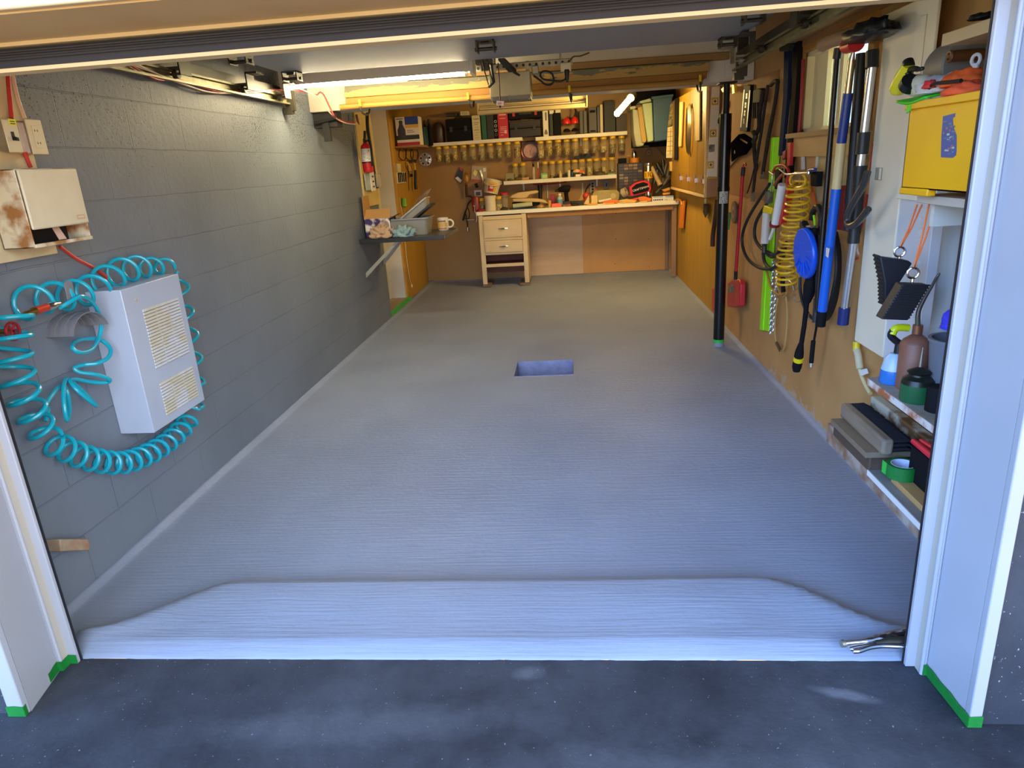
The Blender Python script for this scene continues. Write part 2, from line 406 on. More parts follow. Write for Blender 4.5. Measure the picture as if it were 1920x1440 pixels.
# ---- hardboard covered walls
M_hard = mat('brown hardboard', 'ac7c4e', .5, col2='9c6d41', nscale=2.5, namt=.15, bump=.08, bscale=30, spec=.35)
M_hardD = mat('dark hardboard', 'a47f46', .5, col2='94703a', nscale=2.5, namt=.15, bump=.08, bscale=30, spec=.35)
M_seam = mat('shadow gap', '3a2818', .8)
def right_mat():
    m = bpy.data.materials.new('right hardboard wall'); m.use_nodes = True; nt = m.node_tree; b = nt.nodes['Principled BSDF']
    N = nt.nodes.new; L = nt.links.new
    t = N('ShaderNodeTexCoord'); sp_ = N('ShaderNodeSeparateXYZ'); L(t.outputs['Object'], sp_.inputs[0])
    n1 = N('ShaderNodeTexNoise'); n1.inputs['Scale'].default_value = 3; n1.inputs['Detail'].default_value = 5; L(t.outputs['Object'], n1.inputs['Vector'])
    r = N('ShaderNodeValToRGB'); r.color_ramp.elements[0].position = .3; r.color_ramp.elements[1].position = .7
    r.color_ramp.elements[0].color = lin('b48752'); r.color_ramp.elements[1].color = lin('c49860'); L(n1.outputs['Fac'], r.inputs[0])
    n2 = N('ShaderNodeTexNoise'); n2.inputs['Scale'].default_value = 9; n2.inputs['Detail'].default_value = 7; n2.inputs['Roughness'].default_value = .7
    L(t.outputs['Object'], n2.inputs['Vector'])
    hz = N('ShaderNodeMapRange'); hz.inputs[1].default_value = .0; hz.inputs[2].default_value = .22; hz.inputs[3].default_value = .42; hz.inputs[4].default_value = .85
    L(sp_.outputs['Z'], hz.inputs[0])
    gt = N('ShaderNodeMath'); gt.operation = 'GREATER_THAN'; L(n2.outputs['Fac'], gt.inputs[0]); L(hz.outputs[0], gt.inputs[1])
    fy = N('ShaderNodeMath'); fy.operation = 'LESS_THAN'; fy.inputs[1].default_value = 4.6; L(sp_.outputs['Y'], fy.inputs[0])
    ml = N('ShaderNodeMath'); ml.operation = 'MULTIPLY'; L(gt.outputs[0], ml.inputs[0]); L(fy.outputs[0], ml.inputs[1])
    m2 = N('ShaderNodeMath'); m2.operation = 'MULTIPLY'; m2.inputs[1].default_value = .8; L(ml.outputs[0], m2.inputs[0])
    mx_ = N('ShaderNodeMixRGB'); L(m2.outputs[0], mx_.inputs[0]); L(r.outputs[0], mx_.inputs[1]); mx_.inputs[2].default_value = lin('b8a48c')
    L(mx_.outputs[0], b.inputs['Base Color']); b.inputs['Roughness'].default_value = .65; b.inputs['Specular IOR Level'].default_value = .2
    bp = N('ShaderNodeBump'); bp.inputs['Strength'].default_value = .1; bp.inputs['Distance'].default_value = .005
    L(n2.outputs['Fac'], bp.inputs['Height']); L(bp.outputs[0], b.inputs['Normal'])
    return m
M_right = right_mat()
M_plyY = wood('yellow plywood panelling', 'b98c2c', 'a47a22', 'z')
# window opening in the right wall: Y WY0..WY1, z WZ0..WZ1
WY0, WY1, WZ0, WZ1 = 3.30, 4.22, 1.52, 1.93
mb = MB()
mb.box(XR, XR+.12, Y0+.05, WY0, -.02, 2.3, 0); mb.box(XR, XR+.12, WY1, 5.9, -.02, 2.3, 0)
mb.box(XR, XR+.12, WY0, WY1, -.02, WZ0, 0); mb.box(XR, XR+.12, WY0, WY1, WZ1, 2.3, 0)
mb.box(XR, XR+.12, 5.9, YB, -.02, 2.3, 1)
struct('wall_right', mb, [M_right, M_plyY])
mb = MB(); mb.box(XL2-.5, XR+.12, YB, YB+.1, -.02, 2.3)
struct('wall_back', mb, M_hardD)
# framed wall on the left behind the block wall, with the door opening Y 6.9..7.75
DY0, DY1, DZ = 6.84, 7.75, 2.12
mb = MB(); mb.box(XL2-.24, XL2, DY1, YB, -.02, 2.3); mb.box(XL2-.24, XL2, DY0-.3, DY1, DZ, 2.3)
struct('wall_left_rear', mb, M_plyY)
M_cream = mat('cream paint', 'd8c89c', .5, col2='cdbb8c', nscale=5, namt=.2)
M_creamW = mat('off white door paint', 'd6cdb2', .45)
M_sill = wood('worn threshold board', 'a8956c', '8f7b54', 'y')
t = Thing('door_1', None, None, kind='structure')
mb = MB(); mb.box(XL2-.22, XL2-.18, DY0, DY1, .07, DZ); t.part('door_leaf', mb, M_cream)
mb = MB(); mb.box(XL2-.18, XL2+.0, DY1-.02, DY1, .055, DZ); mb.box(XL2-.18, XL2-.165, DY1-.05, DY1-.02, .055, DZ)
mb.box(XL2-.18, XL2, DY0, DY1-.02, DZ-.02, DZ); t.part('door_frame', mb, M_creamW)
mb = MB(); mb.box(XL2, XL2+.018, DY1, DY1+.07, .0, DZ); t.part('door_casing', mb, wood('yellow pine casing', 'c99a4a', 'b5842f', 'z'))
mb = MB(); mb.box(XL2-.2, XL+.0, DY0, DY1, 0, .055); t.part('door_sill', mb, M_sill)
t.done()

# ---- ceiling and the dropped beam
M_ceil = mat('ceiling paint', 'a39a8a', .7, col2='978d7c', nscale=3)
mb = MB(); mb.box(XL-.4, XR+.12, Y0-.05, 5.25, 2.24, 2.34, 0); mb.box(XL2-.5, XR+.12, 5.25, YB+.1, 2.24, 2.34, 0)
struct('ceiling', mb, M_ceil)
M_beam = mat('white beam paint', 'cfc8b8', .55, col2='c2b9a4', nscale=4)
mb = MB(); mb.box(XL, XR, 5.253, 5.50, 1.905, 2.24)
struct('trim_1', mb, M_beam, bev=.004)

# ---- front: jambs, casings, header and the dark coated wall around the opening
M_wpaint = mat('white trim paint', 'a6a8ae', .4, col2='a0a2a8', nscale=3, bump=.03)
M_wpaintL = M_wpaint
M_cpaint = mat('cream header paint', 'bfae86', .4, col2='b7a47a', nscale=3)
M_tan = mat('tan soffit paint', 'c2a676', .5, col2='b89a68', nscale=4)
M_beige = mat('beige door stop', 'b0a898', .5)
JL, JR = -1.634, 0.922
YF = 1.50
def jamb(sgn, xin, name):
    """profile seen from above: stop, bead, main face, casing"""
    def bx(mb, a, b, y0, y1, z0=0.0, z1=1.86):
        x0, x1 = sorted((xin+sgn*a, xin+sgn*b)); mb.box(x0, x1, y0, y1, z0, z1)
    t = Thing(name, None, None, kind='structure')
    m0, m1, c1_ = ((.042, .054, .086) if sgn > 0 else (.040, .002, .054))
    Z = 1.86
    mb = MB(); bx(mb, 0, .075, Y0-.022, Y0-.008); t.part('door_stop', mb, M_wpaint, bev=.003)
    mb = MB(); bx(mb, .026, .075, Y0-.050, Y0-.022)
    t.part('stop_side', mb, M_beige)
    for (a, r_) in ((.031, .006), (.037, .005)):
        mb = MB(); mb.cyl((xin+sgn*a, Y0-.050, 0), (xin+sgn*a, Y0-.050, Z), r_, 10); t.part('bead', mb, M_wpaint)
    mb = MB(); mb.prism([(xin+sgn*m0, Y0-.050, 0), (xin+sgn*m1, YF, 0), (xin+sgn*.09, YF, 0), (xin+sgn*.09, Y0-.05, 0)], (0, 0, Z)); t.part('main_face', mb, M_wpaint)
    mb = MB(); bx(mb, m1, c1_, YF-.022, YF); t.part('casing', mb, M_wpaint, bev=.003)
    mb = MB(); bx(mb, -.001, .02, Y0-.0075, Y0-.001); t.part('gasket', mb, mat('black gasket', '15151a', .6))
    t.done()
jamb(1, JR, 'trim_2'); jamb(-1, JL, 'trim_3')
# green masking tape along the feet of the jambs
M_tape = mat('green masking tape', '127a2c', .5, col2='0f6e27', nscale=20, bump=.2)
M_tapeB = mat('bright green masking tape', '2fb53f', .5, bump=.2, nscale=20)
def strip(pts, h, th, name, label, z0=0.002):
    mb = MB(); n = len(pts)
    for i in range(n-1):
        a, b_ = Vector(pts[i]), Vector(pts[i+1]); d = (b_-a).normalized(); nr = Vector((d.y, -d.x, 0))*th
        k = max(1, int((b_-a).length/.02))
        for j in range(k):
            p, q = a.lerp(b_, j/k), a.lerp(b_, (j+1)/k); h1 = h+.002*math.sin((i*7+j)*1.7); h2 = h+.002*math.sin((i*7+j+1)*1.7)
            mb.prism([p+Vector((0, 0, z0)), q+Vector((0, 0, z0)), q+Vector((0, 0, z0+h2)), p+Vector((0, 0, z0+h1))], nr)
    return solo(name, label, 'tape', mb, M_tape)
strip([(JR+.030, Y0-.058, 0), (JR+.0405, Y0-.058, 0), (JR+.0525, YF-.0235, 0), (JR+.0865, YF-.0235, 0)], .034, .0012, 'masking_tape', 'green masking tape along the foot of the right door jamb')
strip([(JL-.0545, YF-.0235, 0), (JL-.0005, YF-.0235, 0), (JL-.0385, Y0-.058, 0), (JL-.0245, Y0-.057, 0), (JL-.0245, Y0-.0235, 0), (JL+.002, Y0-.0235, 0)], .034, .0012, 'masking_tape', 'green masking tape along the foot of the left door jamb')
mb = MB(); mb.box(JR+.088, 3.0, YF-.01, Y0+.06, -.1, 2.4); mb.box(JR+.05, XR+.12, Y0-.005, Y0+.025, 0, 2.3)
struct('wall_front_right', mb, [M_fwall])
mb = MB(); mb.box(-3.2, JL-.054, YF-.01, Y0+.0, -.1, 2.4); mb.box(XL-.2, JL-.05, Y0-.005, Y0+.025, 0, 2.3)
struct('wall_front_left', mb, [M_fwall])
mb = MB(); mb.box(JL-.088, JR+.088, YF-.01, YF+.12, 1.94, 2.6); struct('wall_front_top', mb, M_fwall)
t = Thing('trim_4', None, None, kind='structure')
mb = MB(); mb.box(JL-.09, JR+.09, YF-.024, YF, 1.815, 1.96); mb.box(JL-.09, JR+.09, YF-.034, YF-.024, 1.85, 1.96); t.part('header_casing', mb, M_cpaint, bev=.004)
mb = MB(); mb.box(JL-.09, JR+.09, YF, Y0+.03, 1.812, 1.94); t.part('header_soffit', mb, M_tan)
mb = MB(); mb.box(JL-.09, JR+.09, Y0+.03, Y0+.05, 1.803, 1.94); t.part('header_stop', mb, M_cpaint)
t.done()
# ================================================================ OVERHEAD
M_steel = mat('galvanised steel', 'a8a595', .45, .8, col2='8f8c7c', nscale=20)
M_dsteel = mat('dark steel', '4b483e', .5, .7)
M_olive = mat('olive track steel', '8f8a68', .45, .6, col2='777252', nscale=15)
M_black = mat('black plastic', '161618', .45)
M_rub = mat('black rubber', '1c1c22', .6, bump=.1, nscale=40)
M_dark = mat('near black', '101012', .6)
M_chrome = mat('chrome', 'd5d5d8', .15, 1.0)
M_doorpanel = mat('garage door grey white', '868c93', .5, col2='80868d', nscale=3)
M_cline = mat('cream retainer', 'd8c08c', .4)

# --- the overhead sectional door, open
t = Thing('garage_door', 'open sectional overhead door with black rubber bottom seal, stored under the ceiling', 'garage door')
DX0, DX1 = JL-.01, JR+.045
mb = MB()
secs = [((1.80, 1.80), (2.22, 1.985)), ((2.225, 1.99), (2.75, 2.04)), ((2.755, 2.04), (3.53, 2.04)), ((3.535, 2.04), (4.31, 2.04))]
for (a, b_) in secs:
    d = Vector((0, b_[0]-a[0], b_[1]-a[1])).normalized(); nn = Vector((0, -d.z, d.y))*.04
    p0 = Vector((DX0, a[0], a[1])); p1 = Vector((DX1, a[0], a[1])); p2 = Vector((DX1, b_[0], b_[1])); p3 = Vector((DX0, b_[0], b_[1]))
    mb.prism([p0, p1, p2, p3], nn)
pid = t.part('door_panel', mb, M_doorpanel, bev=.004)
mb = MB(); mb.box(DX0, DX1, 1.768, 1.80, 1.757, 1.80)
for k in range(4): mb.cyl((DX0, 1.767+.002*k, 1.795-.011*k), (DX1, 1.767+.002*k, 1.795-.011*k), .0042, 8)
t.part('bottom_seal', mb, M_rub)
mb = MB(); mb.box(DX0, DX1, 1.766, 1.815, 1.748, 1.757); t.part('seal_retainer', mb, M_cline)
def hinge(x, y, z):
    mb = MB()
    mb.box(x-.045, x+.045, y-.05, y+.05, z-.006, z)
    mb.box(x-.045, x-.038, y-.05, y+.04, z-.05, z); mb.box(x+.038, x+.045, y-.05, y+.04, z-.05, z)
    mb.cyl((x-.055, y, z-.035), (x+.055, y, z-.035), .009, 10); mb.cyl((x-.02, y-.03, z-.012), (x+.02, y-.03, z-.012), .006, 8)
    return mb
for (x, y) in ((-.385, 3.72), (-1.53, 3.05), (-1.56, 3.52), (.86, 3.52), (.90, 4.22), (-1.58, 4.22)):
    t.part('hinge', hinge(x, y, 2.04), M_dsteel)
t.done()

# --- tracks
def track(sgn, X, yend, name, label, a0=0):
    t = Thing(name, label, 'track', 'door tracks on both sides')
    path = ([(1.85, .06), (1.85, 1.60)] if not a0 else []) + [(1.85+.3*(1-math.cos(a)), 1.645+.3*math.sin(a)) for a in [PI/2*i/8 for i in range(a0, 9)]] + [(yend, 1.945)]
    prof = [(-.0, -.026), (-.0, .026), (.024, .026), (.024, .016), (.003, .022), (.003, -.022), (.024, -.016), (.024, -.026)]
    mb = MB(); rows = []
    for i, (y, z) in enumerate(path):
        a = path[max(i-1, 0)]; b_ = path[min(i+1, len(path)-1)]
        d = Vector((b_[0]-a[0], b_[1]-a[1])).normalized(); nn = Vector((-d.y, d.x))
        for (u, w) in prof: rows.append((X-sgn*u, y+nn.x*w, z+nn.y*w))
    n = len(prof); fs = []
    for i in range(len(path)-1):
        for k in range(n):
            k2 = (k+1) % n; fs.append((i*n+k, i*n+k2, (i+1)*n+k2, (i+1)*n+k))
    mb.add(rows, fs); t.part('rail', mb, M_olive)
    mb = MB(); mb.box(X-.005*sgn-.004, X-.005*sgn+.004, 2.3, yend-.03, 1.965, 2.02) ; t.part('angle_bar', mb, M_dsteel)
    mb = MB(); mb.box(X-.01, X+.05, yend-.09, yend-.06, 1.88, 2.24); mb.box(X-.03, X+.03, yend-.10, yend-.05, 1.86, 1.90)
    t.part('end_bracket', mb, M_dsteel)
    for y in (3.35, 4.05, yend-.25):
        mb = MB(); x0 = X-sgn*.03
        mb.box(min(X, X-sgn*.07), max(X, X-sgn*.07), y-.05, y+.05, 1.965, 1.975); mb.cyl((x0-sgn*.04, y, 1.95), (x0+sgn*.03, y, 1.95), .006, 8)
        mb.cyl((x0-.012, y, 1.95), (x0+.012, y, 1.95), .021, 14); mb.box(x0-sgn*.045-.004, x0-sgn*.045+.004, y-.05, y+.05, 1.94, 2.03)
        mb.box(min(x0-sgn*.11, x0-sgn*.045), max(x0-sgn*.11, x0-sgn*.045), y-.05, y+.05, 2.02, 2.03)
        t.part('roller', mb, M_steel if y > 4.1 else M_dsteel)
    t.done()
track(-1, -1.84, 4.83, 'door_track', 'olive steel door track along the grey block wall, with red and white cable beside it')
track(1, 1.065, 4.74, 'door_track', 'olive steel door track on the brown wall side, ending beside the dropped beam', 5)

# --- lit fluorescent fixture
M_tube = mat('lit fluorescent tube', 'fff1d2', .5, emit=155, ecol='ffebbc')
M_led = mat('lit lamp tube', 'ffdf9e', .5, emit=235, ecol='ffdc8c')
M_fix = mat('white enamel', 'cfccc0', .35)
M_fixo = mat('yellowed enamel', 'd2bd85', .45)
t = Thing('fluorescent_light', 'long lit fluorescent strip light hanging behind the open garage door', 'light')
FY_ = 4.66; fa, fb = onY(546, 158, FY_), onY(877, 142, FY_); fz = (fa.z+fb.z)/2; fx0, fx1 = fa.x, fb.x
mb = MB(); mb.box(fx0-.03, fx1+.03, FY_-.07, FY_+.07, fz+.03, fz+.078); mb.box(fx0-.03, fx1+.03, FY_-.05, FY_+.05, fz+.018, fz+.03); t.part('housing', mb, M_fix, bev=.004)
mb = MB(); mb.box(fx0-.03, fx1+.03, FY_-.074, FY_-.070, fz+.001, fz+.078); t.part('light_shield', mb, M_fix)  # added strip that keeps tube light off the door; no real part
for x in (fx0-.035, fx1+.035):
    mb = MB(); mb.box(x-.012, x+.012, FY_-.08, FY_+.08, fz-.014, fz+.082); t.part('end_cap', mb, M_fix, bev=.003)
mb = MB(); mb.cyl((fx0, FY_, fz), (fx1-.02, FY_, fz), .0145, 16); t.part('tube', mb, M_tube)
for x in (fx0-.01, fx1-.01):
    mb = MB(); mb.cyl((x-.012, FY_, fz), (x+.012, FY_, fz), .0142, 12); mb.box(x-.006, x+.006, FY_-.015, FY_+.015, fz, fz+.025); t.part('tube_socket', mb, M_fix)
for x in (fx0+.2, fx1-.2):
    mb = MB(); mb.cyl((x, FY_, fz+.07), (x, FY_, 2.24), .003, 6); t.part('hanging_rod', mb, M_dsteel)
t.done()
# --- unlit fixture near the back wall
t = Thing('fluorescent_light', 'unlit yellowed strip light hanging above the jar shelves', 'light')
a = onY(896, 199, 7.6); b_ = onY(1101, 183, 7.6)
mb = MB(); mb.box(a.x, b_.x, 7.56, 7.70, a.z-.005, a.z+.075); mb.box(a.x+.01, b_.x-.02, 7.60, 7.66, a.z-.03, a.z-.005); t.part('housing', mb, M_fixo, bev=.003)
mb = MB(); mb.box(a.x+.01, b_.x-.015, 7.54, 7.70, a.z-.085, a.z-.05); t.part('reflector', mb, M_fixo, bev=.003)
mb = MB(); mb.cyl((a.x+.02, 7.58, a.z-.035), (b_.x-.03, 7.58, a.z-.035), .008, 10); t.part('tube', mb, mat('unlit tube', 'f2ead6', .3))
mb = MB(); mb.box(b_.x-.012, b_.x, 7.53, 7.71, a.z-.085, a.z+.075); t.part('end_cap', mb, M_fixo); mb = MB(); mb.box(a.x-.002, a.x+.01, 7.53, 7.71, a.z-.085, a.z+.075); t.part('end_cap', mb, M_fixo)
for x in (a.x+.09, b_.x-.1):
    mb = MB(); mb.cyl((x, 7.63, a.z+.07), (x, 7.63, 2.24), .0025, 6); t.part('hanging_wire', mb, M_dsteel)
t.done()
# --- lit lamp over the bench
t = Thing('bench_lamp', 'short lit tube lamp shining over the right end of the bench', 'light')
a = onY(1157, 213, 7.25); b_ = onY(1182, 184, 7.62)
mb = MB(); mb.cyl(a, b_, .028, 18); mb.ball(a, .028, n=16); t.part('lit_tube', mb, M_led)
d = (b_-a).normalized()
mb = MB(); mb.cyl(b_, b_+d*.09, .042, 16); mb.cyl(b_+d*.09, b_+d*.12+Vector((0, 0, .02)), .02, 12); mb.cyl(b_+d*.11, Vector((b_.x+.02, b_.y+.1, 2.24)), .008, 8); t.part('lamp_base', mb, M_black)
t.done()

# --- opener with its bracket, arm, cord and outlet
t = Thing('garage_door_opener', 'beige garage door opener box hanging from a perforated angle bar', 'door opener')
mb = MB(); mb.box(-.480, -.218, 4.70, 4.95, 1.868, 2.01); t.part('housing', mb, mat('beige enamel', 'b9b08a', .45, col2='ada37c', nscale=6), bev=.006)
mb = MB(); mb.box(-.476, -.222, 4.71, 4.94, 1.848, 1.868); mb.box(-.470, -.462, 4.697, 4.70, 1.84, 1.87); mb.box(-.236, -.228, 4.697, 4.70, 1.84, 1.87); mb.box(-.36, -.352, 4.697, 4.70, 1.84, 1.875); t.part('bottom_cover', mb, mat('grey olive enamel', '7c7763', .5))
mb = MB(); mb.box(-.40, -.36, 2.3, 4.72, 2.10, 2.135)
t.part('drive_rail', mb, M_dsteel)
mb = MB()
mb.box(-.66, .055, 4.80, 4.803, 2.035, 2.075); mb.box(-.66, .055, 4.80, 4.84, 2.072, 2.075)
for k in range(17):
    x = -.64+k*.042; mb.cyl((x, 4.7975, 2.055), (x, 4.8, 2.055), .009, 10, m=1)
t.part('perforated_angle', mb, [M_steel, M_dark])
for (x0, x1, z0, z1) in ((-.467, -.443, 1.99, 2.08), (-.247, -.223, 1.99, 2.08), (-.455, -.44, 2.07, 2.24), (-.03, -.015, 2.07, 2.24)):
    mb = MB(); mb.box(x0, x1, 4.805, 4.82, z0, z1); t.part('hanger', mb, M_steel)
mb = MB()
for x in (-.475, -.445): mb.tube([(x, 4.30, 2.06), (x+.003, 4.40, 1.985), (x+.016, 4.45, 1.92)], .007, 8, flat=.5)
mb.tube([(-.46, 4.46, 1.905), (-.425, 4.45, 1.93), (-.43, 4.38, 2.04)], .008, 8); mb.box(-.52, -.42, 4.36, 4.42, 2.025, 2.05)
mb.box(-.49, -.445, 4.39, 4.40, 1.99, 2.03); t.part('trolley_arm', mb, M_dsteel)
mb = MB(); mb.prism([(-.40, 4.55, 2.06), (-.36, 4.55, 2.06), (-.30, 4.68, 2.005), (-.35, 4.68, 2.005)], (0, 0, .012)); mb.tube([(-.355, 4.6, 2.06), (-.315, 4.66, 2.0), (-.285, 4.70, 1.985)], .007); t.part('brace', mb, M_dsteel)
mb = MB(); mb.box(-.208, -.165, 4.78, 4.80, 1.995, 2.045); t.part('switch_box', mb, M_steel, bev=.004)
t.done()
t = Thing('electric_cable', 'black opener power cord looping up to a plug in the ceiling outlet', 'cord')
mb = MB()
pts = [onY(x, y, 4.77) for x, y in ((1000, 142), (1012, 150), (1022, 158), (1032, 159), (1038, 152), (1036, 140), (1028, 134), (1018, 134), (1013, 140), (1018, 148), (1034, 151), (1050, 152), (1058, 150), (1061, 146))]
mb.tube(smooth_path(pts), .006, 8); t.part('cable', mb, M_black)
mb = MB(); p = onY(1063, 140, 4.77); mb.lathe([(.006, -.045), (.011, -.03), (.014, 0), (.017, .02), (.015, .03)], p, (0, 0, 1), 12); t.part('plug', mb, M_black); t.done()
t = Thing('ceiling_outlet', 'cream outlet box at the end of the perforated angle bar', 'outlet')
mb = MB(); p = onY(1061, 126, 4.79); mb.cbox(p, (.068, .045, .05)); t.part('box', mb, mat('cream plastic', 'd9cda8', .4), bev=.004)
mb = MB(); mb.cbox(p+Vector((0, -.024, -.003)), (.05, .004, .032)); t.part('cover', mb, mat('cream plastic', 'd9cda8', .4), bev=.001)
q = onY(1088, 105, 4.9); mb = MB(); mb.tube(smooth_path([p+Vector((.02, 0, .025)), p+Vector((.05, .02, .06)), q, q+Vector((.06, .03, .02))]), .005, 6); t.part('lead_wire', mb, mat('brown wire', '6a5236', .6)); t.done()
t = Thing('release_cord', 'dark red pull cord with a white and red tag below the opener', 'cord')
a = onY(934, 118, 4.5); b_ = onY(938, 189, 4.5)
mb = MB(); mb.tube([a, a.lerp(b_, .5), b_], .0035, 6); t.part('cord', mb, mat('dark red cord', '5c1f18', .7))
mb = MB(); p = onY(938, 194, 4.5); M_ = Matrix.Translation(p) @ Matrix.Rotation(.12, 4, 'Y')
mb.X = M_; mb.box(-.024, .022, -.003, .003, -.012, .014, 0); mb.box(.012, .026, -.0025, .0025, -.009, .017, 1); mb.box(-.017, .010, -.0036, -.003, -.002, .001, 1); mb.box(-.012, .006, -.0036, -.003, .004, .006, 1); mb.box(-.014, .004, -.0036, -.003, -.007, -.005, 1)
mb.box(-.004, .005, -.005, .005, -.024, -.012, 2)
t.part('tag', mb, [mat('white tag', 'efe4dc', .5), mat('red', 'c2222c', .5), M_dark]); t.done()

# --- lumber stored on hooks in front of the beam
M_pine = wood('pine board', 'b08238', '9a6e2a', 'x')
M_pineD = wood('orange pine board', 'a06e22', '8c5e1b', 'x')
def peeled():
    m = mat('pine with peeling grey paint', 'b8924a', .6, col2='a9843e', nscale=6, stretch=(.2, 1, 1))
    nt = m.node_tree; b = nt.nodes['Principled BSDF']; N = nt.nodes.new; L = nt.links.new
    old = b.inputs['Base Color'].links[0].from_socket
    t_ = N('ShaderNodeTexCoord'); mp_ = N('ShaderNodeMapping'); mp_.inputs['Scale'].default_value = (1, 3, 6); L(t_.outputs['Object'], mp_.inputs[0])
    n = N('ShaderNodeTexNoise'); n.inputs['Scale'].default_value = 4; n.inputs['Detail'].default_value = 9; n.inputs['Roughness'].default_value = .7; L(mp_.outputs[0], n.inputs[0])
    s = N('ShaderNodeSeparateXYZ'); L(t_.outputs['Object'], s.inputs[0])
    ad = N('ShaderNodeMath'); ad.operation = 'MULTIPLY_ADD'; ad.inputs[1].default_value = 5.5; L(s.outputs['Z'], ad.inputs[0]); L(n.outputs['Fac'], ad.inputs[2])
    gt = N('ShaderNodeMath'); gt.operation = 'GREATER_THAN'; gt.inputs[1].default_value = .74; L(ad.outputs[0], gt.inputs[0])
    mx_ = N('ShaderNodeMixRGB'); L(gt.outputs[0], mx_.inputs[0]); L(old, mx_.inputs[1]); mx_.inputs[2].default_value = lin('5f5b44'); L(mx_.outputs[0], b.inputs['Base Color'])
    return m
M_peel = peeled()
def board(px0, y0a, y0b, px1, y1a, y1b, Y, dy, m, name, label, grp='lumber stored on the beam hooks'):
    a, b_, c, d = onY(px0, y0a, Y), onY(px0, y0b-.6, Y), onY(px1, y1b-.6, Y), onY(px1, y1a, Y)
    mb = MB(); mb.prism([a, b_, c, d], (0, dy, 0)); return solo(name, label, 'board', mb, m, grp, bev=.003)
board(646, 162, 184, 1330, 113, 134, 5.14, .105, M_peel, 'lumber_board', 'pine board with peeling grey paint, topmost in front of the beam')
board(648, 184, 198, 1325, 134, 147, 5.15, .09, M_pineD, 'lumber_board', 'orange pine board under the peeling board on the beam hooks')
board(760, 140, 152, 1368, 97, 111, 5.19, .055, wood('aged brown board', 'a07a45', '8a6636', 'x'), 'lumber_board', 'aged brown board behind the peeling board, reaching furthest right')
a = onY(637, 201, 5.12); b_ = onY(1318, 152, 5.12); a.y = b_.y = 5.13
mb = MB(); mb.tube([a+(b_-a)*i/12+Vector((0, 0, .002*math.sin(i))) for i in range(13)], .019, 14)
solo('round_pole', 'round bare wooden pole lying lowest on the beam hooks', 'pole', mb, M_pine, 'lumber stored on the beam hooks')
M_ycap = mat('yellow vinyl cap', 'e0b61c', .45)
for i, (x, y) in enumerate(((675, 192), (878, 179), (1068, 166), (1313, 146))):
    t = Thing('storage_hook', ('yellow tipped beam hook furthest left', 'yellow tipped beam hook just left of the opener', 'yellow tipped beam hook just right of the opener', 'yellow tipped beam hook furthest right')[i], 'hook', 'hooks under the beam')
    p = onY(x, y, 5.10); mb = MB()
    mb.tube(smooth_path([(p.x+.012, 5.30, 1.915), (p.x+.012, 5.24, p.z-.07), (p.x+.008, 5.14, p.z-.075), (p.x+.002, 5.10, p.z-.055), (p.x, 5.095, p.z-.02)], 4), .0065, 8); t.part('arm', mb, M_dsteel)
    mb = MB(); mb.cyl((p.x, 5.095, p.z-.025), (p.x-.001, 5.095, p.z+.018), .010, 10); t.part('cap', mb, M_ycap); t.done()
# patched cream board on the right part of the beam face
mb = MB(); p = onY(1360, 96, 5.24); mb.box(p.x, XR-.005, 5.238, 5.2525, 1.925, 2.14)
solo('cover_board', 'cream painted board on the right end of the beam', 'board', mb, M_beam, bev=.002)
# dark pipe stub and bracket under the left end of the beam
mb = MB(); mb.box(XL, XL+.18, 5.30, 5.42, 1.80, 1.905); mb.box(XL+.07, XL+.12, 5.28, 5.32, 1.70, 1.86); mb.tube([(XL+.02, 5.27, 1.83), (XL+.2, 5.27, 1.86)], .012)
solo('beam_bracket', 'dark bracket under the left end of the beam', 'bracket', mb, M_dark)

# --- steel post
t = Thing('steel_post', 'black steel support post standing on the floor under the beam', 'post')
PX, PY = 1.130, 5.285
mb = MB(); mb.cyl((PX, PY, .05), (PX, PY, 1.70), .041, 24); mb.cyl((PX, PY, 1.17), (PX, PY, 1.20), .044, 24); t.part('column', mb, mat('black enamel', '0c0c0e', .22))
mb = MB(); mb.cyl((PX, PY, 1.70), (PX, PY, 1.905), .022, 16); mb.box(PX-.06, PX+.06, PY-.05, PY+.05, 1.895, 1.905); t.part('jack_screw', mb, M_dark)
mb = MB(); mb.cyl((PX, PY, .03), (PX, PY, .055), .0425, 24); t.part('tape_band', mb, M_tapeB)
mb = MB(); mb.cyl((PX, PY, -.002), (PX, PY, .032), .041, 24); t.part('foot', mb, mat('floor paint foot', '8a8a92', .5))
mb = MB(); z0, z1 = 1.115, 1.165
for k in range(8):
    a0, a1 = -2.5+k*.2, -2.5+(k+1)*.2
    for (zz0, zz1, mm) in ((1.085, 1.18, 0),):
        mb.add([(PX+.0420*math.cos(a0), PY+.0420*math.sin(a0), zz0), (PX+.0420*math.cos(a1), PY+.0420*math.sin(a1), zz0), (PX+.0420*math.cos(a1), PY+.0420*math.sin(a1), zz1), (PX+.0420*math.cos(a0), PY+.0420*math.sin(a0), zz1)], [(0, 1, 2, 3)], 0)
for k in range(22):
    a0 = -2.42+random.random()*1.35; z = 1.09+.0115*(k % 8); w = random.uniform(.06, .22)
    mb.add([(PX+.0424*math.cos(a0), PY+.0424*math.sin(a0), z), (PX+.0424*math.cos(a0+w), PY+.0424*math.sin(a0+w), z), (PX+.0424*math.cos(a0+w), PY+.0424*math.sin(a0+w), z+.005), (PX+.0424*math.cos(a0), PY+.0424*math.sin(a0), z+.005)], [(0, 1, 2, 3)], 1)
t.part('sticker', mb, [mat('pale sticker', 'b5b2a0', .6), M_dark])
t.done()
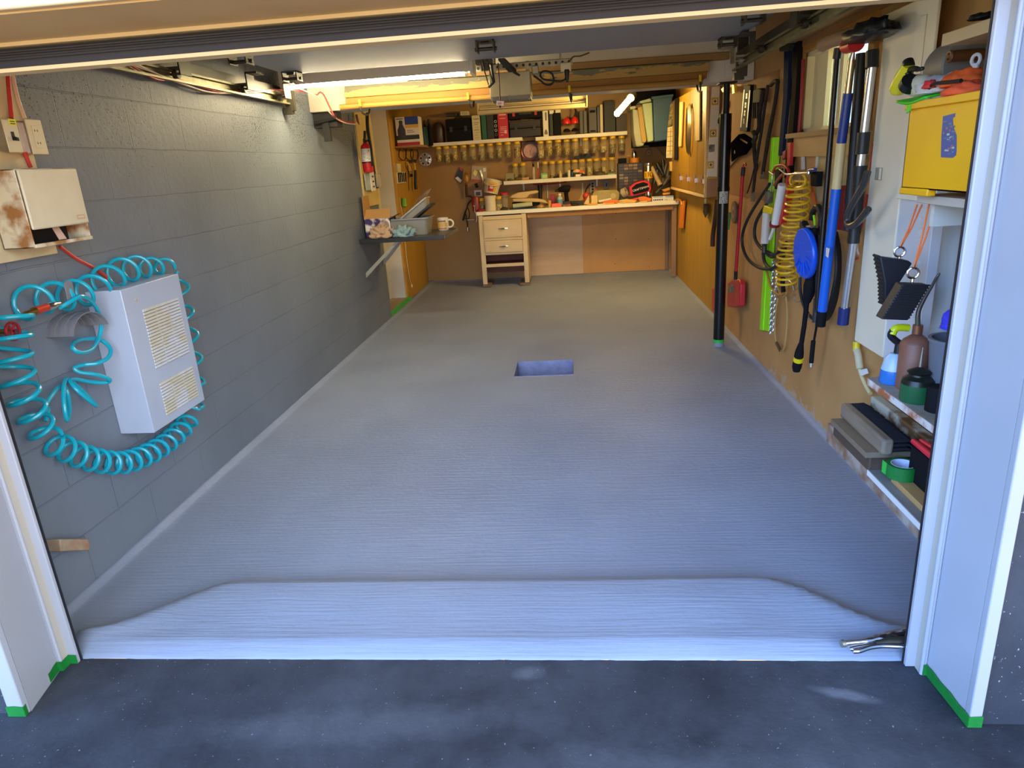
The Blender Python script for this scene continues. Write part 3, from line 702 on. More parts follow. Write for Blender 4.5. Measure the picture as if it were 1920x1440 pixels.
# ================================================================ LEFT WALL
M_enam = mat('old white enamel', 'd9d2b4', .4, col2='cec6a6', nscale=9, namt=.3)
M_rustw = mat('rust stained enamel', 'd6ceb0', .45, col2='9a6a3a', nscale=14, namt=.75)
M_cboard = mat('cream painted board', 'd5c7a0', .55, col2='c5b68d', nscale=7)
M_redw = mat('red cable', 'c23a35', .45)
M_whw = mat('pale cable', 'd5b9a0', .5)
M_teal = mat('teal air hose', '12a3b8', .28, spec=.6)
M_brass = mat('brass', 'a8813f', .35, 1.0)
M_red = mat('red paint', 'c11f26', .4)
M_redD = mat('dark red paint', '8e1820', .45)
M_white = mat('white paint', 'e4e2dc', .45)
M_gwall = mat('grey wall paint', '77787d', .5)
def onyx(X, Y, Z): return Vector((X, Y, Z))

# backing board, cables, switch, outlet
mb = MB(); e1 = LW(24, 137, .02); e2 = LW(68, 312, .02)
mb.box(XL, XL+.02, Y0+.06, (e1.y+e2.y)/2, 1.50, 2.2)
solo('backing_board', 'cream board on the block wall behind the light switch', 'board', mb, M_cboard)
mb = MB(); a = LW(0, 492, .02); b_ = LW(108, 470, .02); mb.box(XL, XL+.018, Y0+.06, b_.y, a.z-.004, 1.50)
solo('backing_board', 'cream board behind the towel dispenser', 'board', mb, M_cboard)
t = Thing('light_switch', 'cream toggle switch plate with a yellow tape label beside the left door jamb', 'switch')
def plate(mb, pxs, off, th, m=None):
    P = [LW(x, y, off) for x, y in pxs]; y0 = (P[0].y+P[3].y)/2; y1 = (P[1].y+P[2].y)/2; z1 = (P[0].z+P[1].z)/2; z0 = (P[2].z+P[3].z)/2
    mb.box(XL+off-th, XL+off, y0, y1, z0, z1, m); return y0, y1, z0, z1
mb = MB(); y0, y1, z0, z1 = plate(mb, [(3, 222), (31, 226), (45, 286), (19, 286)], .06, .006); t.part('cover_plate', mb, M_enam, bev=.003)
mb = MB(); mb.box(XL+.02, XL+.054, y0+.006, y1-.006, z0+.006, z1-.006); t.part('box', mb, M_steel)
zc = (z0+z1)/2; yc = (y0+y1)/2
mb = MB(); mb.box(XL+.0595, XL+.0605, yc-.007, yc+.007, zc-.014, zc+.014); mb.prism([(XL+.06, yc-.005, zc-.01), (XL+.06, yc+.005, zc-.01), (XL+.06, yc+.005, zc), (XL+.06, yc-.005, zc)], (.014, 0, -.006)); t.part('toggle', mb, M_dark)
mb = MB(); mb.box(XL+.06, XL+.0608, yc-.004, yc+.028, z1-.018, z1+.002, 0)
for k in range(2): mb.box(XL+.0608, XL+.0611, yc+.002, yc+.022, z1-.007-.007*k, z1-.004-.007*k, 1)
t.part('tape_label', mb, [mat('yellow label tape', 'dfe21e', .5), M_dark]); t.done()
t = Thing('wall_outlet', 'cream duplex outlet plate right of the light switch', 'outlet')
mb = MB(); y0, y1, z0, z1 = plate(mb, [(48, 222), (77, 225), (92, 290), (62, 289)], .06, .006); t.part('cover_plate', mb, M_enam, bev=.003)
mb = MB(); mb.box(XL+.02, XL+.054, y0+.006, y1-.006, z0+.006, z1-.006); t.part('box', mb, M_steel)
yc = (y0+y1)/2
mb = MB(); mb.box(XL+.0595, XL+.0612, yc-.017, yc+.017, z0+.02, z1-.02); t.part('receptacle', mb, M_enam, bev=.001)
for zz in (z0+.037, z1-.037):
    mb = MB(); mb.box(XL+.061, XL+.0616, yc-.008, yc-.006, zz-.004, zz+.004); mb.box(XL+.061, XL+.0616, yc+.006, yc+.008, zz-.004, zz+.004); mb.box(XL+.0609, XL+.0613, yc-.008, yc+.008, zz-.0005, zz+.0005)
    t.part('socket_slots', mb, M_dark)
t.done()
mb = MB(); plate(mb, [(33, 228), (50, 230), (62, 289), (46, 287)], .045, .025); solo('junction_box', 'white taped box between the switch and the outlet', 'junction box', mb, mat('white tape', 'd8cfc8', .5, col2='c9b9b0', nscale=30), bev=.004)
for (pts, m, nm) in (([(15, 140), (17, 170), (22, 222)], M_redw, 'dark red cable running down to the light switch'), ([(46, 285), (52, 300), (58, 314)], M_redw, 'short red cable from the outlet box to the towel dispenser'), ([(22, 137), (33, 185), (46, 222)], M_whw, 'pale cable running down to the outlet')):
    mb = MB(); mb.tube(smooth_path([LW(x, y, .04) for x, y in pts]), .007, 8); solo('cable', nm, 'cable', mb, m)
mb = MB(); mb.tube(smooth_path([LW(x, y, .012) for x, y in ((112, 462), (125, 472), (145, 486), (172, 500), (190, 512), (205, 524), (215, 535))]), .0065, 8)
solo('cable', 'red cable from the towel dispenser to the white wall heater', 'cable', mb, M_redw)

# towel dispenser
t = Thing('towel_dispenser', 'old white enamel paper towel dispenser with rust stains on the left wall', 'dispenser')
d = .13
A = LW(28, 318, d); B = LW(145, 313, d); Cc = LW(63, 465, d); D = LW(167, 450, d)
ya, yb, zt, zb = (A.y+Cc.y)/2, (B.y+D.y)/2, (A.z+B.z)/2, (Cc.z+D.z)/2
zo = zb+.058
mb = MB()
mb.box(XL+.02, XL+d, ya, ya+.006, zb, zt); mb.box(XL+.02, XL+d, yb-.006, yb, zb, zt); mb.box(XL+.02, XL+d, ya, yb, zt-.006, zt); mb.box(XL+.02, XL+.026, ya, yb, zb, zt)
mb.box(XL+.02, XL+d, ya, yb, zb, zb+.006); mb.box(XL+d-.004, XL+d+.006, ya, yb, zb, zb+.012)
t.part('body', mb, M_rustw, bev=.002)
mb = MB(); mb.prism([(XL+d, ya+.004, zt-.002), (XL+d, ya+.004, zo), (XL+d, yb-.004, zo), (XL+d, yb-.004, zt-.002)], (.010, 0, 0))
fd = t.part('front_cover', mb, M_enam, bev=.006)
mb = MB(); mb.box(XL+d+.010, XL+d+.013, yb-.065, yb-.025, zo+.018, zo+.032, 0); mb.box(XL+d+.013, XL+d+.0136, yb-.060, yb-.030, zo+.022, zo+.028, 1); t.part('badge', mb, [mat('faded badge', 'c9a58c', .5), M_enam], parent=fd, bev=.003)
mb = MB(); mb.box(XL+.03, XL+.05, ya+.01, yb-.01, zb+.006, zo); t.part('slot_back', mb, M_dark)
mb = MB(); ym = ya+(yb-ya)*.52; mb.prism([(XL+d-.03, ym-.016, zo+.01), (XL+d-.03, ym+.014, zo+.01), (XL+d-.012, ym+.022, zb+.014), (XL+d-.012, ym-.014, zb+.014)], (.002, 0, 0)); t.part('tab', mb, mat('pinkish tab', 'c9a99a', .6))
t.done()

# wall heater
t = Thing('wall_heater', 'tall white metal wall heater with two louvred grilles, air hose looped around it', 'heater')
hy0, hy1, hz0, hz1, hd = 2.474, 2.885, .492, 1.084, .147
M_heat = mat('white heater enamel', 'b2bccc', .35, col2='aab5c6', nscale=4)
mb = MB(); mb.box(XL, XL+hd, hy0, hy1, hz0, hz1, 0); body = t.part('case', mb, M_heat, bev=.003)
M_loud = mat('louvre gap', '7c7972', .7); M_lous = mat('stained louvre', 'd4d6d8', .3, col2='cfc8b0', nscale=6, namt=.9, metal=.0)
def grille(z0, z1, n):
    for c in range(3):
        y0 = hy0+.105+c*.089; y1 = y0+.083
        mb = MB()
        for k in range(n):
            z = z0+(z1-z0)*k/n; h = (z1-z0)/n
            mb.add([(XL+hd+.0004, y0, z), (XL+hd+.0004, y1, z), (XL+hd+.0004, y1, z+h*.24), (XL+hd+.0004, y0, z+h*.24)], [(0, 1, 2, 3)], 1)
            mb.prism([(XL+hd, y0, z+h*.24), (XL+hd, y1, z+h*.24), (XL+hd, y1, z+h*.95), (XL+hd, y0, z+h*.95)], (.0035, 0, 0), 0)
        t.part('louvre_panel', mb, [M_lous, M_loud])
grille(.735, .985, 19); grille(.528, .672, 11)
mb = MB(); mb.cyl((XL+hd, hy0+.08, 1.03), (XL+hd+.004, hy0+.08, 1.03), .006, 12); t.part('knob_hole', mb, mat('worn knob', 'b8ab86', .5))
t.done()

# hose hanger
t = Thing('hose_hanger', 'curved grey hose hanger painted like the block wall', 'hose hanger')
hc = LW(118, 612, .0)
mb = MB(); n = 14; rr = .095
for j in range(6):
    x0, x1 = XL+.018*j, XL+.018*(j+1)
    for i in range(n):
        a0, a1 = .15+(PI-.3)*i/n, .15+(PI-.3)*(i+1)/n; r0 = rr+(.004 if j % 2 else 0)
        mb.prism([(x0, hc.y+r0*math.cos(a0), hc.z-.03+r0*.8*math.sin(a0)), (x0, hc.y+r0*math.cos(a1), hc.z-.03+r0*.8*math.sin(a1)), (x0, hc.y+(r0-.005)*math.cos(a1), hc.z-.03+(r0-.005)*.8*math.sin(a1)), (x0, hc.y+(r0-.005)*math.cos(a0), hc.z-.03+(r0-.005)*.8*math.sin(a0))], (.018, 0, 0))
t.part('saddle', mb, M_gwall)
mb = MB(); P = [LW(x, y, .112) for x, y in ((121, 532), (125, 526), (132, 526), (136, 531), (144, 566), (129, 568))]; mb.prism(P, (-.004, 0, 0)); t.part('front_tab', mb, M_gwall, bev=.001); t.done()

# teal coil hose
def coil(center, R, turns, n_per=16, phase=0.0, wall='L', depth=None):
    """helix wound round a centre line that runs along a wall"""
    C_ = smooth_path(center, 12); L_ = [0]
    for a, b_ in zip(C_, C_[1:]): L_.append(L_[-1]+(b_-a).length)
    tot = L_[-1]; N = int(turns*n_per); out = []; j = 0
    nx_ = Vector((1, 0, 0)) if wall == 'L' else Vector((-1, 0, 0))
    for i in range(N+1):
        s = tot*i/N
        while j < len(L_)-2 and L_[j+1] < s: j += 1
        f = (s-L_[j])/max(1e-9, L_[j+1]-L_[j]); p = C_[j].lerp(C_[j+1], f); d = (C_[min(j+2, len(C_)-1)]-C_[max(j-1, 0)]).normalized()
        nn = nx_.cross(d).normalized(); th = phase+2*PI*turns*i/N
        Rr = R(i/N) if callable(R) else R
        out.append(p+nn*math.cos(th)*Rr+nx_*math.sin(th)*(depth or Rr))
    return out
t = Thing('air_hose', 'teal coiled air hose hung round the white wall heater and the grey hose hanger', 'hose')
hoseR = .0076
c1 = [LW(x, y, .062) for x, y in ((318, 498), (285, 500), (245, 503), (205, 520), (165, 545), (120, 555), (75, 560), (35, 575))]
main = coil(c1, lambda f: .028+.022*min(1, f*3), 9, 18, 1.0)
c2 = [LW(x, y, .075) for x, y in ((18, 590), (20, 650), (28, 700), (45, 745), (68, 790), (90, 822))]
main += coil(c2, lambda f: .062-.02*f, 7, 18, 1.0)
c3 = [LW(x, y, .052) for x, y in ((95, 828), (135, 848), (175, 862), (225, 868), (270, 855), (310, 832), (340, 805), (362, 775))]
main += coil(c3, .042, 15, 18, 1.0)
c4 = [LW(x, y, .045) for x, y in ((366, 768), (368, 715), (360, 650), (348, 590), (336, 530), (325, 505))]
main += coil(c4, .036, 6, 18, 1.0)
mb = MB(); mb.tube(main, hoseR, 8)
inner = [((110, 578), .10), ((128, 568), .12), ((150, 556), .13), ((168, 562), .12), ((182, 580), .10), ((190, 605), .08), ((186, 632), .07), ((172, 655), .09), ((150, 661), .10), ((136, 652), .09), ((142, 640), .06), ((165, 635), .05),
         ((190, 638), .06), ((207, 654), .09), ((203, 670), .10), ((183, 681), .09), ((158, 684), .06), ((140, 690), .05), ((150, 698), .06), ((180, 702), .09), ((205, 711), .10), ((200, 717), .08), ((170, 716), .05), ((142, 711), .04), ((131, 714), .05),
         ((145, 732), .08), ((168, 751), .09), ((181, 761), .08), ((165, 744), .05), ((140, 720), .035), ((124, 711), .04), ((119, 730), .07), ((121, 765), .09), ((126, 788), .08), ((130, 765), .05), ((125, 730), .03), ((112, 725), .04), ((94, 745), .07), ((76, 775), .08), ((72, 782), .05), ((90, 765), .03), ((85, 790), .03)]
mb2 = MB(); mb2.tube(smooth_path([LW(x, y, o) for (x, y), o in inner], 5), hoseR, 8)
t.part('hose', mb, M_teal); t.part('hose_end', mb2, M_teal)
mb = MB(); a = LW(27, 595, .12); b_ = LW(66, 583, .12); c_ = LW(88, 576, .12); d_ = LW(112, 569, .12)
u = (b_-a).normalized()
mb.lathe([(.005, 0), (.006, .04), (.0085, .045), (.009, .075), (.013, .08), (.013, .10), (.010, .105)], a, u, 14); cpl = t.part('nozzle', mb, M_brass)
mb = MB(); mb.cyl(b_, c_, .0135, 16); t.part('coupler_sleeve', mb, mat('red anodised metal', 'c8402e', .35, .4))
mb = MB(); mb.lathe([(.0125, 0), (.014, .01), (.013, .03), (.009, .045), (.008, .06)], c_, (d_-c_).normalized(), 16); t.part('coupler_body', mb, M_chrome)
t.done()
# red tap and wood stub
t = Thing('pipe_valve', 'small red valve wheel on a pipe at the left wall behind the jamb', 'valve')
mb = MB(); p = LW(24, 621, .07)
mb.torus(p, .028, .005, (1, 0, 0), 20, 8)
for k in range(3):
    a = k*PI/3; v = Vector((0, math.cos(a), math.sin(a)))*.028; mb.cyl(p-v, p+v, .004, 6)
t.part('wheel', mb, M_redD); mb = MB(); mb.cyl(p, (XL, p.y, p.z), .009, 10); t.part('stem', mb, M_brass); t.done()
mb = MB(); P = [LW(x, y, .06) for x, y in ((112, 1011), (165, 1010), (169, 1018), (169, 1032), (130, 1033), (114, 1034))]; mb.prism(P, (-.06, 0, 0))
solo('wood_block', 'short green and red stained wood block low on the left wall by the jamb', 'wood block', mb, mat('stained wood', 'a9a283', .7, col2='9c6a55', nscale=16, namt=.3), bev=.004)

# cables along the left track
for pts, m, nm in (([(243, 121, .05), (275, 140, .05), (300, 150, .04), (330, 148, .04), (385, 165, .04), (420, 172, .04), (470, 170, .05), (540, 168, .06)], M_redw, 'red cable running along the left door track'),
                   ([(255, 120, .06), (300, 141, .05), (350, 160, .04), (395, 173, .04), (440, 174, .04), (490, 172, .05), (545, 166, .06)], M_whw, 'pale cable drooping along the left door track')):
    mb = MB(); mb.tube(smooth_path([LW(x, y, o) for x, y, o in pts]), .005, 6); solo('cable', nm, 'cable', mb, m, 'cables on the block wall')
for pts, m, nm in (([(545, 168), (575, 173), (593, 178), (600, 173), (607, 178), (616, 196), (626, 216), (632, 222), (650, 228), (664, 230)], M_redw, 'red cable dropping in front of the white beam to the cream board'),
                   ([(562, 166), (580, 174), (594, 181), (606, 196), (622, 215), (633, 224), (650, 231), (668, 233)], M_whw, 'pale cable dropping in front of the white beam to the cream board')):
    N = len(pts); P = []
    for i, (x, y) in enumerate(pts):
        Y = 4.75+(5.10-4.75)*min(1, i/4); 
        if i > N-4: Y = 5.12+.45*(i-(N-4))/3
        P.append(onY(x, y, Y))
    mb = MB(); mb.tube(smooth_path(P), .0048, 6); solo('cable', nm, 'cable', mb, m, 'cables below the beam')

# cream board with extinguisher
bY0, bY1 = LW(669, 235, .02).y, LW(703, 235, .02).y
mb = MB(); q0 = LW(683, 360, .02); q1 = LW(704, 360, .02); mb.box(XL+.001, XL+.02, q0.y, 6.825, 1.16, 2.2)
solo('backing_board', 'cream board at the end of the block wall behind the fire extinguisher', 'board', mb, mat('yellowed cream paint', 'd9c07c', .5, col2='cbb06a', nscale=5), bev=.002)
t = Thing('fire_extinguisher', 'red fire extinguisher with a white label hanging on the cream board', 'fire extinguisher')
p = LW(688, 295, .09); ey = p.y
zt_, zb_ = LW(686, 268, .09).z, LW(694, 324, .09).z
H_ = zt_-zb_
mb = MB(); mb.lathe([(.02, 0), (.042, .006), (.046, .02), (.046, H_*.82), (.040, H_*.91), (.022, H_*.98), (.018, H_)], (p.x, ey, zb_), (0, 0, 1), 24); t.part('tank', mb, M_red)
mb = MB(); mb.lathe([(.0468, H_*.38), (.0472, H_*.385), (.0472, H_*.80), (.0468, H_*.805)], (p.x, ey, zb_), (0, 0, 1), 24)
for k in range(12):
    a = -2.3+random.random()*1.4; z = zb_+H_*(.42+.03*k); a1 = a+random.uniform(.2, .6)
    mb.add([(p.x+.0476*math.cos(a), ey+.0476*math.sin(a), z), (p.x+.0476*math.cos(a1), ey+.0476*math.sin(a1), z), (p.x+.0476*math.cos(a1), ey+.0476*math.sin(a1), z+.004), (p.x+.0476*math.cos(a), ey+.0476*math.sin(a), z+.004)], [(0, 1, 2, 3)], 1)
t.part('label', mb, [M_white, M_dark])
mb = MB(); mb.lathe([(.047, H_*.33), (.05, H_*.335), (.05, H_*.37), (.047, H_*.375)], (p.x, ey, zb_), (0, 0, 1), 24); t.part('strap', mb, M_black)
mb = MB(); mb.box(p.x-.014, p.x+.014, ey-.014, ey+.014, zt_, zt_+.035); mb.prism([(p.x-.01, ey-.01, zt_+.03), (p.x+.01, ey-.01, zt_+.03), (p.x+.02, ey-.01, zt_+.10), (p.x, ey-.01, zt_+.10)], (0, .02, 0)); mb.cyl((p.x+.02, ey, zt_+.02), (p.x+.045, ey, zt_+.02), .012, 10)
mb.tube(smooth_path([(p.x+.012, ey-.012, zt_+.02), (p.x+.05, ey-.03, zt_+.01), (p.x+.055, ey-.035, zt_-.1), (p.x+.05, ey-.04, zt_-.20)]), .009, 8); t.part('valve', mb, M_black)
mb = MB(); mb.cyl((p.x+.02, ey-.02, zt_+.03), (p.x+.03, ey-.035, zt_+.03), .012, 12); t.part('gauge', mb, M_brass)
t.done()
mb = MB(); mb.tube(smooth_path([LW(x, y, .035) for x, y in ((689, 212), (690, 240), (695, 275), (698, 300), (704, 335), (708, 352))]), .014, 8); solo('hose', 'black hose hanging on the cream board right of the extinguisher', 'hose', mb, M_rub)
mb = MB(); p = LW(668, 222, .05)
for k in range(5): mb.torus(p+Vector((.004*k, 0, -.003*k)), .03+.003*k, .0035, (1, .3, .1), 18, 6)
solo('wire_bundle', 'small bundle of coloured wire at the top of the cream board', 'wire', mb, mat('mauve wire', 'a8645c', .5))
M_clear = mat('clear plastic bag', 'cfd0c4', .2, alpha=.45)
for k, (x0, y0, x1, y1, lab) in enumerate(((684, 326, 698, 356, 'pale blue package hanging below the fire extinguisher'), (694, 322, 705, 357, 'white carded package hanging below the fire extinguisher'), (705, 326, 716, 350, 'clear bag hanging at the edge of the cream board'))):
    mb = MB(); a = LW(x0, y0, .05+.012*k); b_ = LW(x1, y1, .05+.012*k); mb.box(a.x-.01, a.x, a.y, b_.y, b_.z, a.z, 0)
    if k == 1:
        for j in range(4): mb.box(a.x, a.x+.001, a.y+.04, b_.y-.03, b_.z+.03+.045*j, b_.z+.045+.045*j, 1)
    solo('hanging_package', lab, 'package', mb, [mat('pale blue card', 'a9b8b4', .5), M_white, M_clear][k:k+1]+[M_dark], 'packages on the cream board', bev=.003)
for y_ in (354,):
    mb = MB(); a = LW(684, 366, .021); mb.box(XL+.0005, XL+.012, a.y, a.y+.16, 1.02, 1.16); solo('wood_board', 'brown board below the cream board', 'board', mb, M_hard)

# fold down shelf
t = Thing('folding_shelf', 'dark grey fold down shelf on the block wall with two metal braces', 'shelf')
SZ = .893
f0, f1, f2 = onZ(673, 449, SZ), onZ(829, 443, SZ), onZ(857, 427, SZ)
sy0, sx1, sy1 = (f0.y+f1.y)/2, (f1.x+f2.x)/2, f2.y
mb = MB(); mb.box(XL, sx1, sy0, sy1, SZ-.012, SZ); t.part('top', mb, mat('dark grey laminate', '4a4c4e', .35), bev=.002)
mb = MB(); mb.box(XL, sx1, sy0-.012, sy0, SZ-.034, SZ+.003); t.part('front_rim', mb, mat('black shelf edge', '26282a', .35), bev=.003)
mb = MB(); mb.box(sx1, sx1+.012, sy0-.012, sy1, SZ-.03, SZ+.003); t.part('side_rim', mb, mat('dark grey laminate', '4a4c4e', .35), bev=.003)
for (x, y, xb, yb_, off) in ((745, 452, 687, 520, 0), (762, 450, 722, 500, 1)):
    Yb = (sy0+.03, sy1-.06)[off]
    a = onY(x, y, Yb); a.z = SZ-.02; b_ = Vector((XL+.01, Yb, LW(xb, yb_, 0).z if not off else LW(720, 500, 0).z+.02))
    a.x = onY(x, y, Yb).x
    mb = MB(); mb.prism([a, a+Vector((.03, 0, 0)), b_+Vector((.0, 0, -.0)), b_+Vector((-.0, 0, .045))], (0, .02, 0)); t.part('brace', mb, mat('pale galvanised brace', 'a09d8c', .45, .3))
t.done()

def blob(mb, c, sx, sy, sz, amp=.25, fq=3.0, n=26, r=14, seed=0, m=None, flat=.0):
    c = Vector(c); vs_ = []; fs = []
    for i in range(r+1):
        th = PI*i/r
        for k in range(n):
            a = 2*PI*k/n; d = Vector((math.sin(th)*math.cos(a), math.sin(th)*math.sin(a), math.cos(th)))
            g = 1+amp*mnoise.noise(d*fq+Vector((seed*3.1, seed, 0)))+amp*.5*abs(mnoise.noise(d*fq*2.5+Vector((seed, 5, 0))))
            z = d.z*sz*g
            if z < -sz*flat: z = -sz*flat+(z+sz*flat)*.1
            vs_.append(c+Vector((d.x*sx*g, d.y*sy*g, z)))
    for i in range(r):
        for k in range(n):
            k2 = (k+1) % n; fs.append((i*n+k, (i+1)*n+k, (i+1)*n+k2, i*n+k2))
    mb.add(vs_, fs, m)
def rag(px, py, w, dpt, h, col, name, label, cat, Z, seed, Y=None, fq=3.5):
    c = onZ(px, py, Z); c.y = sy0+.055; mb = MB(); blob(mb, c+Vector((0, 0, h*.35)), w/2, dpt/2, h*.75, .75, fq, 40, 22, seed=seed, flat=.4)
    lo = min(v.z for v in mb.v); mb.v = [v-Vector((0, 0, lo-Z-.001)) for v in mb.v]
    return solo(name, label, cat, mb, mat(name+col, col, .85, bump=.3, nscale=25), angle=3)
# cardboard box with open flaps
t = Thing('cardboard_box', 'open purple and white cardboard box at the wall end of the folding shelf', 'box')
b0 = onZ(690, 440, SZ); bx0, by0 = XL+.03, sy0+.12; bx1 = XL+.27; by1 = sy0+.36; bh = .17
M_pur = mat('printed purple card', '34205c', .5, col2='e3dcd8', nscale=9, namt=.9); M_kraft = mat('kraft cardboard', 'b58850', .7)
mb = MB(); mb.box(bx0, bx1, by0, by0+.004, SZ+.001, SZ+bh); mb.box(bx0, bx1, by1-.004, by1, SZ+.001, SZ+bh); mb.box(bx0, bx0+.004, by0, by1, SZ+.001, SZ+bh); mb.box(bx1-.004, bx1, by0, by1, SZ+.001, SZ+bh); mb.box(bx0, bx1, by0, by1, SZ+.001, SZ+.005)
t.part('carton', mb, M_pur)
mb = MB(); mb.cyl(((bx0+bx1)/2+.06, by0-.001, SZ+.11), ((bx0+bx1)/2+.06, by0-.0025, SZ+.11), .045, 20)
t.part('printed_panel', mb, mat('printed pale panel', 'cfc0b4', .5, col2='7a5a50', nscale=20))
for (pa, vec) in (([(bx0, by0, SZ+bh), (bx1, by0, SZ+bh), (bx1-.01, by0+.07, SZ+bh+.08), (bx0+.01, by0+.07, SZ+bh+.08)], (0, .003, 0)), ([(bx0, by0, SZ+bh), (bx0, by1, SZ+bh), (bx0-.0, by1-.02, SZ+bh+.20), (bx0-.0, by0+.02, SZ+bh+.20)], (.003, 0, 0)), ([(bx1, by0, SZ+bh), (bx1, by1, SZ+bh), (bx1+.07, by1-.02, SZ+bh+.03), (bx1+.07, by0+.02, SZ+bh+.03)], (0, 0, .003))):
    mb = MB(); mb.prism(pa, vec); t.part('flap', mb, M_kraft)
t.done()
rag(718, 446, .19, .11, .085, 'bb9c7c', 'crumpled_rag', 'crumpled beige rag lying in front of the purple box', 'rag', SZ, 2)
rag(757, 445, .16, .11, .075, '84a0a4', 'crumpled_rag', 'crumpled pale blue rag on the front edge of the folding shelf', 'rag', SZ, 6)
# grey tub
t = Thing('plastic_tub', 'grey rectangular plastic tub on the folding shelf', 'tub')
c = onZ(777, 436, SZ); tx0, tx1 = onZ(742, 436, SZ).x, onZ(818, 433, SZ).x; ty0 = sy0+.14; ty1 = ty0+.30; th_ = .155
M_tub = mat('grey plastic', '8c8d88', .4); M_tub2 = mat('pale grey plastic', 'a5a29a', .35)
def tub(mb, x0, x1, y0, y1, z0, z1, ins=.02, w=.006):
    def ring(e, z): return [Vector(p) for p in ((x0+e, y0+e, z), (x1-e, y0+e, z), (x1-e, y1-e, z), (x0+e, y1-e, z))]
    def rr(e, z, k=5, r=.03):
        P = []; cs = [((x0+e+r), (y0+e+r), PI), ((x1-e-r), (y0+e+r), 1.5*PI), ((x1-e-r), (y1-e-r), 0), ((x0+e+r), (y1-e-r), .5*PI)]
        for (cx, cy, a0) in cs:
            for i in range(k): a = a0+PI/2*i/(k-1); P.append(Vector((cx+r*math.cos(a), cy+r*math.sin(a), z)))
        return P
    rings = [rr(ins+.004, z0), rr(ins, z0+.01), rr(.004, z1-.012), rr(-.010, z1-.012), rr(-.010, z1), rr(w, z1), rr(ins+w, z0+w)]
    n = len(rings[0]); V = [p for r_ in rings for p in r_]; F = []
    for i in range(len(rings)-1):
        for k in range(n): k2 = (k+1) % n; F.append((i*n+k, i*n+k2, (i+1)*n+k2, (i+1)*n+k))
    F.append(tuple(range(n))[::-1]); F.append(tuple(range((len(rings)-1)*n, len(rings)*n)))
    mb.add(V, F)
mb = MB(); tub(mb, tx0, tx1, ty0, ty1, SZ+.001, SZ+th_); t.part('tub_body', mb, M_tub); t.done()
t = Thing('serving_tray', 'tilted grey plastic tray wrapped in clear film, leaning in the tub', 'tray')
mb = MB(); Mx = Matrix.Translation(((tx0+tx1)/2+.05, (ty0+ty1)/2, SZ+.19)) @ Matrix.Rotation(-.60, 4, 'Y'); mb.X = Mx
tub(mb, -.20, .19, -.12, .12, -.035, .03, .03); t.part('tray', mb, M_tub2)
mb = MB(); mb.X = Mx
def film(u, v): return Vector((-.24+.5*u, -.14+.28*v, .035+.022*mnoise.noise(Vector((u*7, v*5, 1)))+.03*u*u))
mb.grid(film, 16, 10); t.part('clear_film', mb, mat('clear film', 'd8d4c6', .15, alpha=.35), angle=3)
mb = MB(); mb.X = Mx; mb.box(-.13, .2, -.125, .125, -.055, -.038); t.part('black_rim', mb, M_black); t.done()
# mug
t = Thing('coffee_mug', 'white and yellow printed mug on the right end of the folding shelf', 'mug')
c = onZ(832, 432, SZ); c = Vector((c.x, c.y, SZ+.001)); mh = .118; mr = .052
mb = MB(); mb.lathe([(mr*.86, 0), (mr*.95, .006), (mr, .02), (mr, mh), (mr*.92, mh), (mr*.9, .01), (0, .009)], c, (0, 0, 1), 28); t.part('body', mb, mat('mug glaze', 'ece4cf', .25))
mb = MB(); mb.torus(c+Vector((mr+.012, 0, mh*.52)), .034, .008, (0, 1, 0), 20, 8); t.part('handle', mb, mat('mug glaze', 'ece4cf', .25))
mb = MB()
for (z0, z1, m_, a0, a1) in ((.015, .03, 0, -2.6, -.8), (.035, .075, 1, -2.7, -.6), (.08, .095, 2, -2.5, -.9)):
    for k in range(8):
        b0_, b1_ = a0+(a1-a0)*k/8, a0+(a1-a0)*(k+.82)/8
        mb.add([(c.x+(mr+.0006)*math.cos(b0_), c.y+(mr+.0006)*math.sin(b0_), c.z+z0), (c.x+(mr+.0006)*math.cos(b1_), c.y+(mr+.0006)*math.sin(b1_), c.z+z0), (c.x+(mr+.0006)*math.cos(b1_), c.y+(mr+.0006)*math.sin(b1_), c.z+z1), (c.x+(mr+.0006)*math.cos(b0_), c.y+(mr+.0006)*math.sin(b0_), c.z+z1)], [(0, 1, 2, 3)], m_)
t.part('printing', mb, [mat('orange print', 'c9741f', .4), mat('yellow print', 'e0ae2c', .4), mat('brown print', '7a3b1c', .4)]); t.done()
# pull string by the door and threshold tape
mb = MB(); P = [onX(x, y, XL2+.02) for x, y in ((749, 370), (757, 420), (762, 480), (768, 520), (772, 536))]; mb.tube(smooth_path(P), .003, 6, m=0); mb.ball(P[-1], .012, (1, 1, 1.8), m=0)
solo('pull_string', 'white pull string hanging beside the far left door casing', 'string', mb, mat('white string', 'e0d3ae', .6))
mb = MB(); mb.box(XL+.001, XL+.0022, DY0+.0, DY1+.02, .028, .062); mb.box(XL-.03, XL+.001, DY0, DY1+.02, .0562, .0575)
solo('masking_tape', 'green masking tape along the door threshold at the far left', 'tape', mb, M_tapeB)
# ================================================================ BACK WALL AND BENCH
ORD = ['first', 'second', 'third', 'fourth', 'fifth', 'sixth', 'seventh', 'eighth', 'ninth', 'tenth', 'eleventh', 'twelfth']
M_shelf = mat('white shelf paint', 'e6dcc4', .45)
BY = 8.50
M_bench = mat('white bench edge', 'ece3c6', .4)
zb1 = onY(1080, 390, BY).z; BZ = zb1+.02
bxl, bxr = onY(893, 400, BY).x, XR-.003
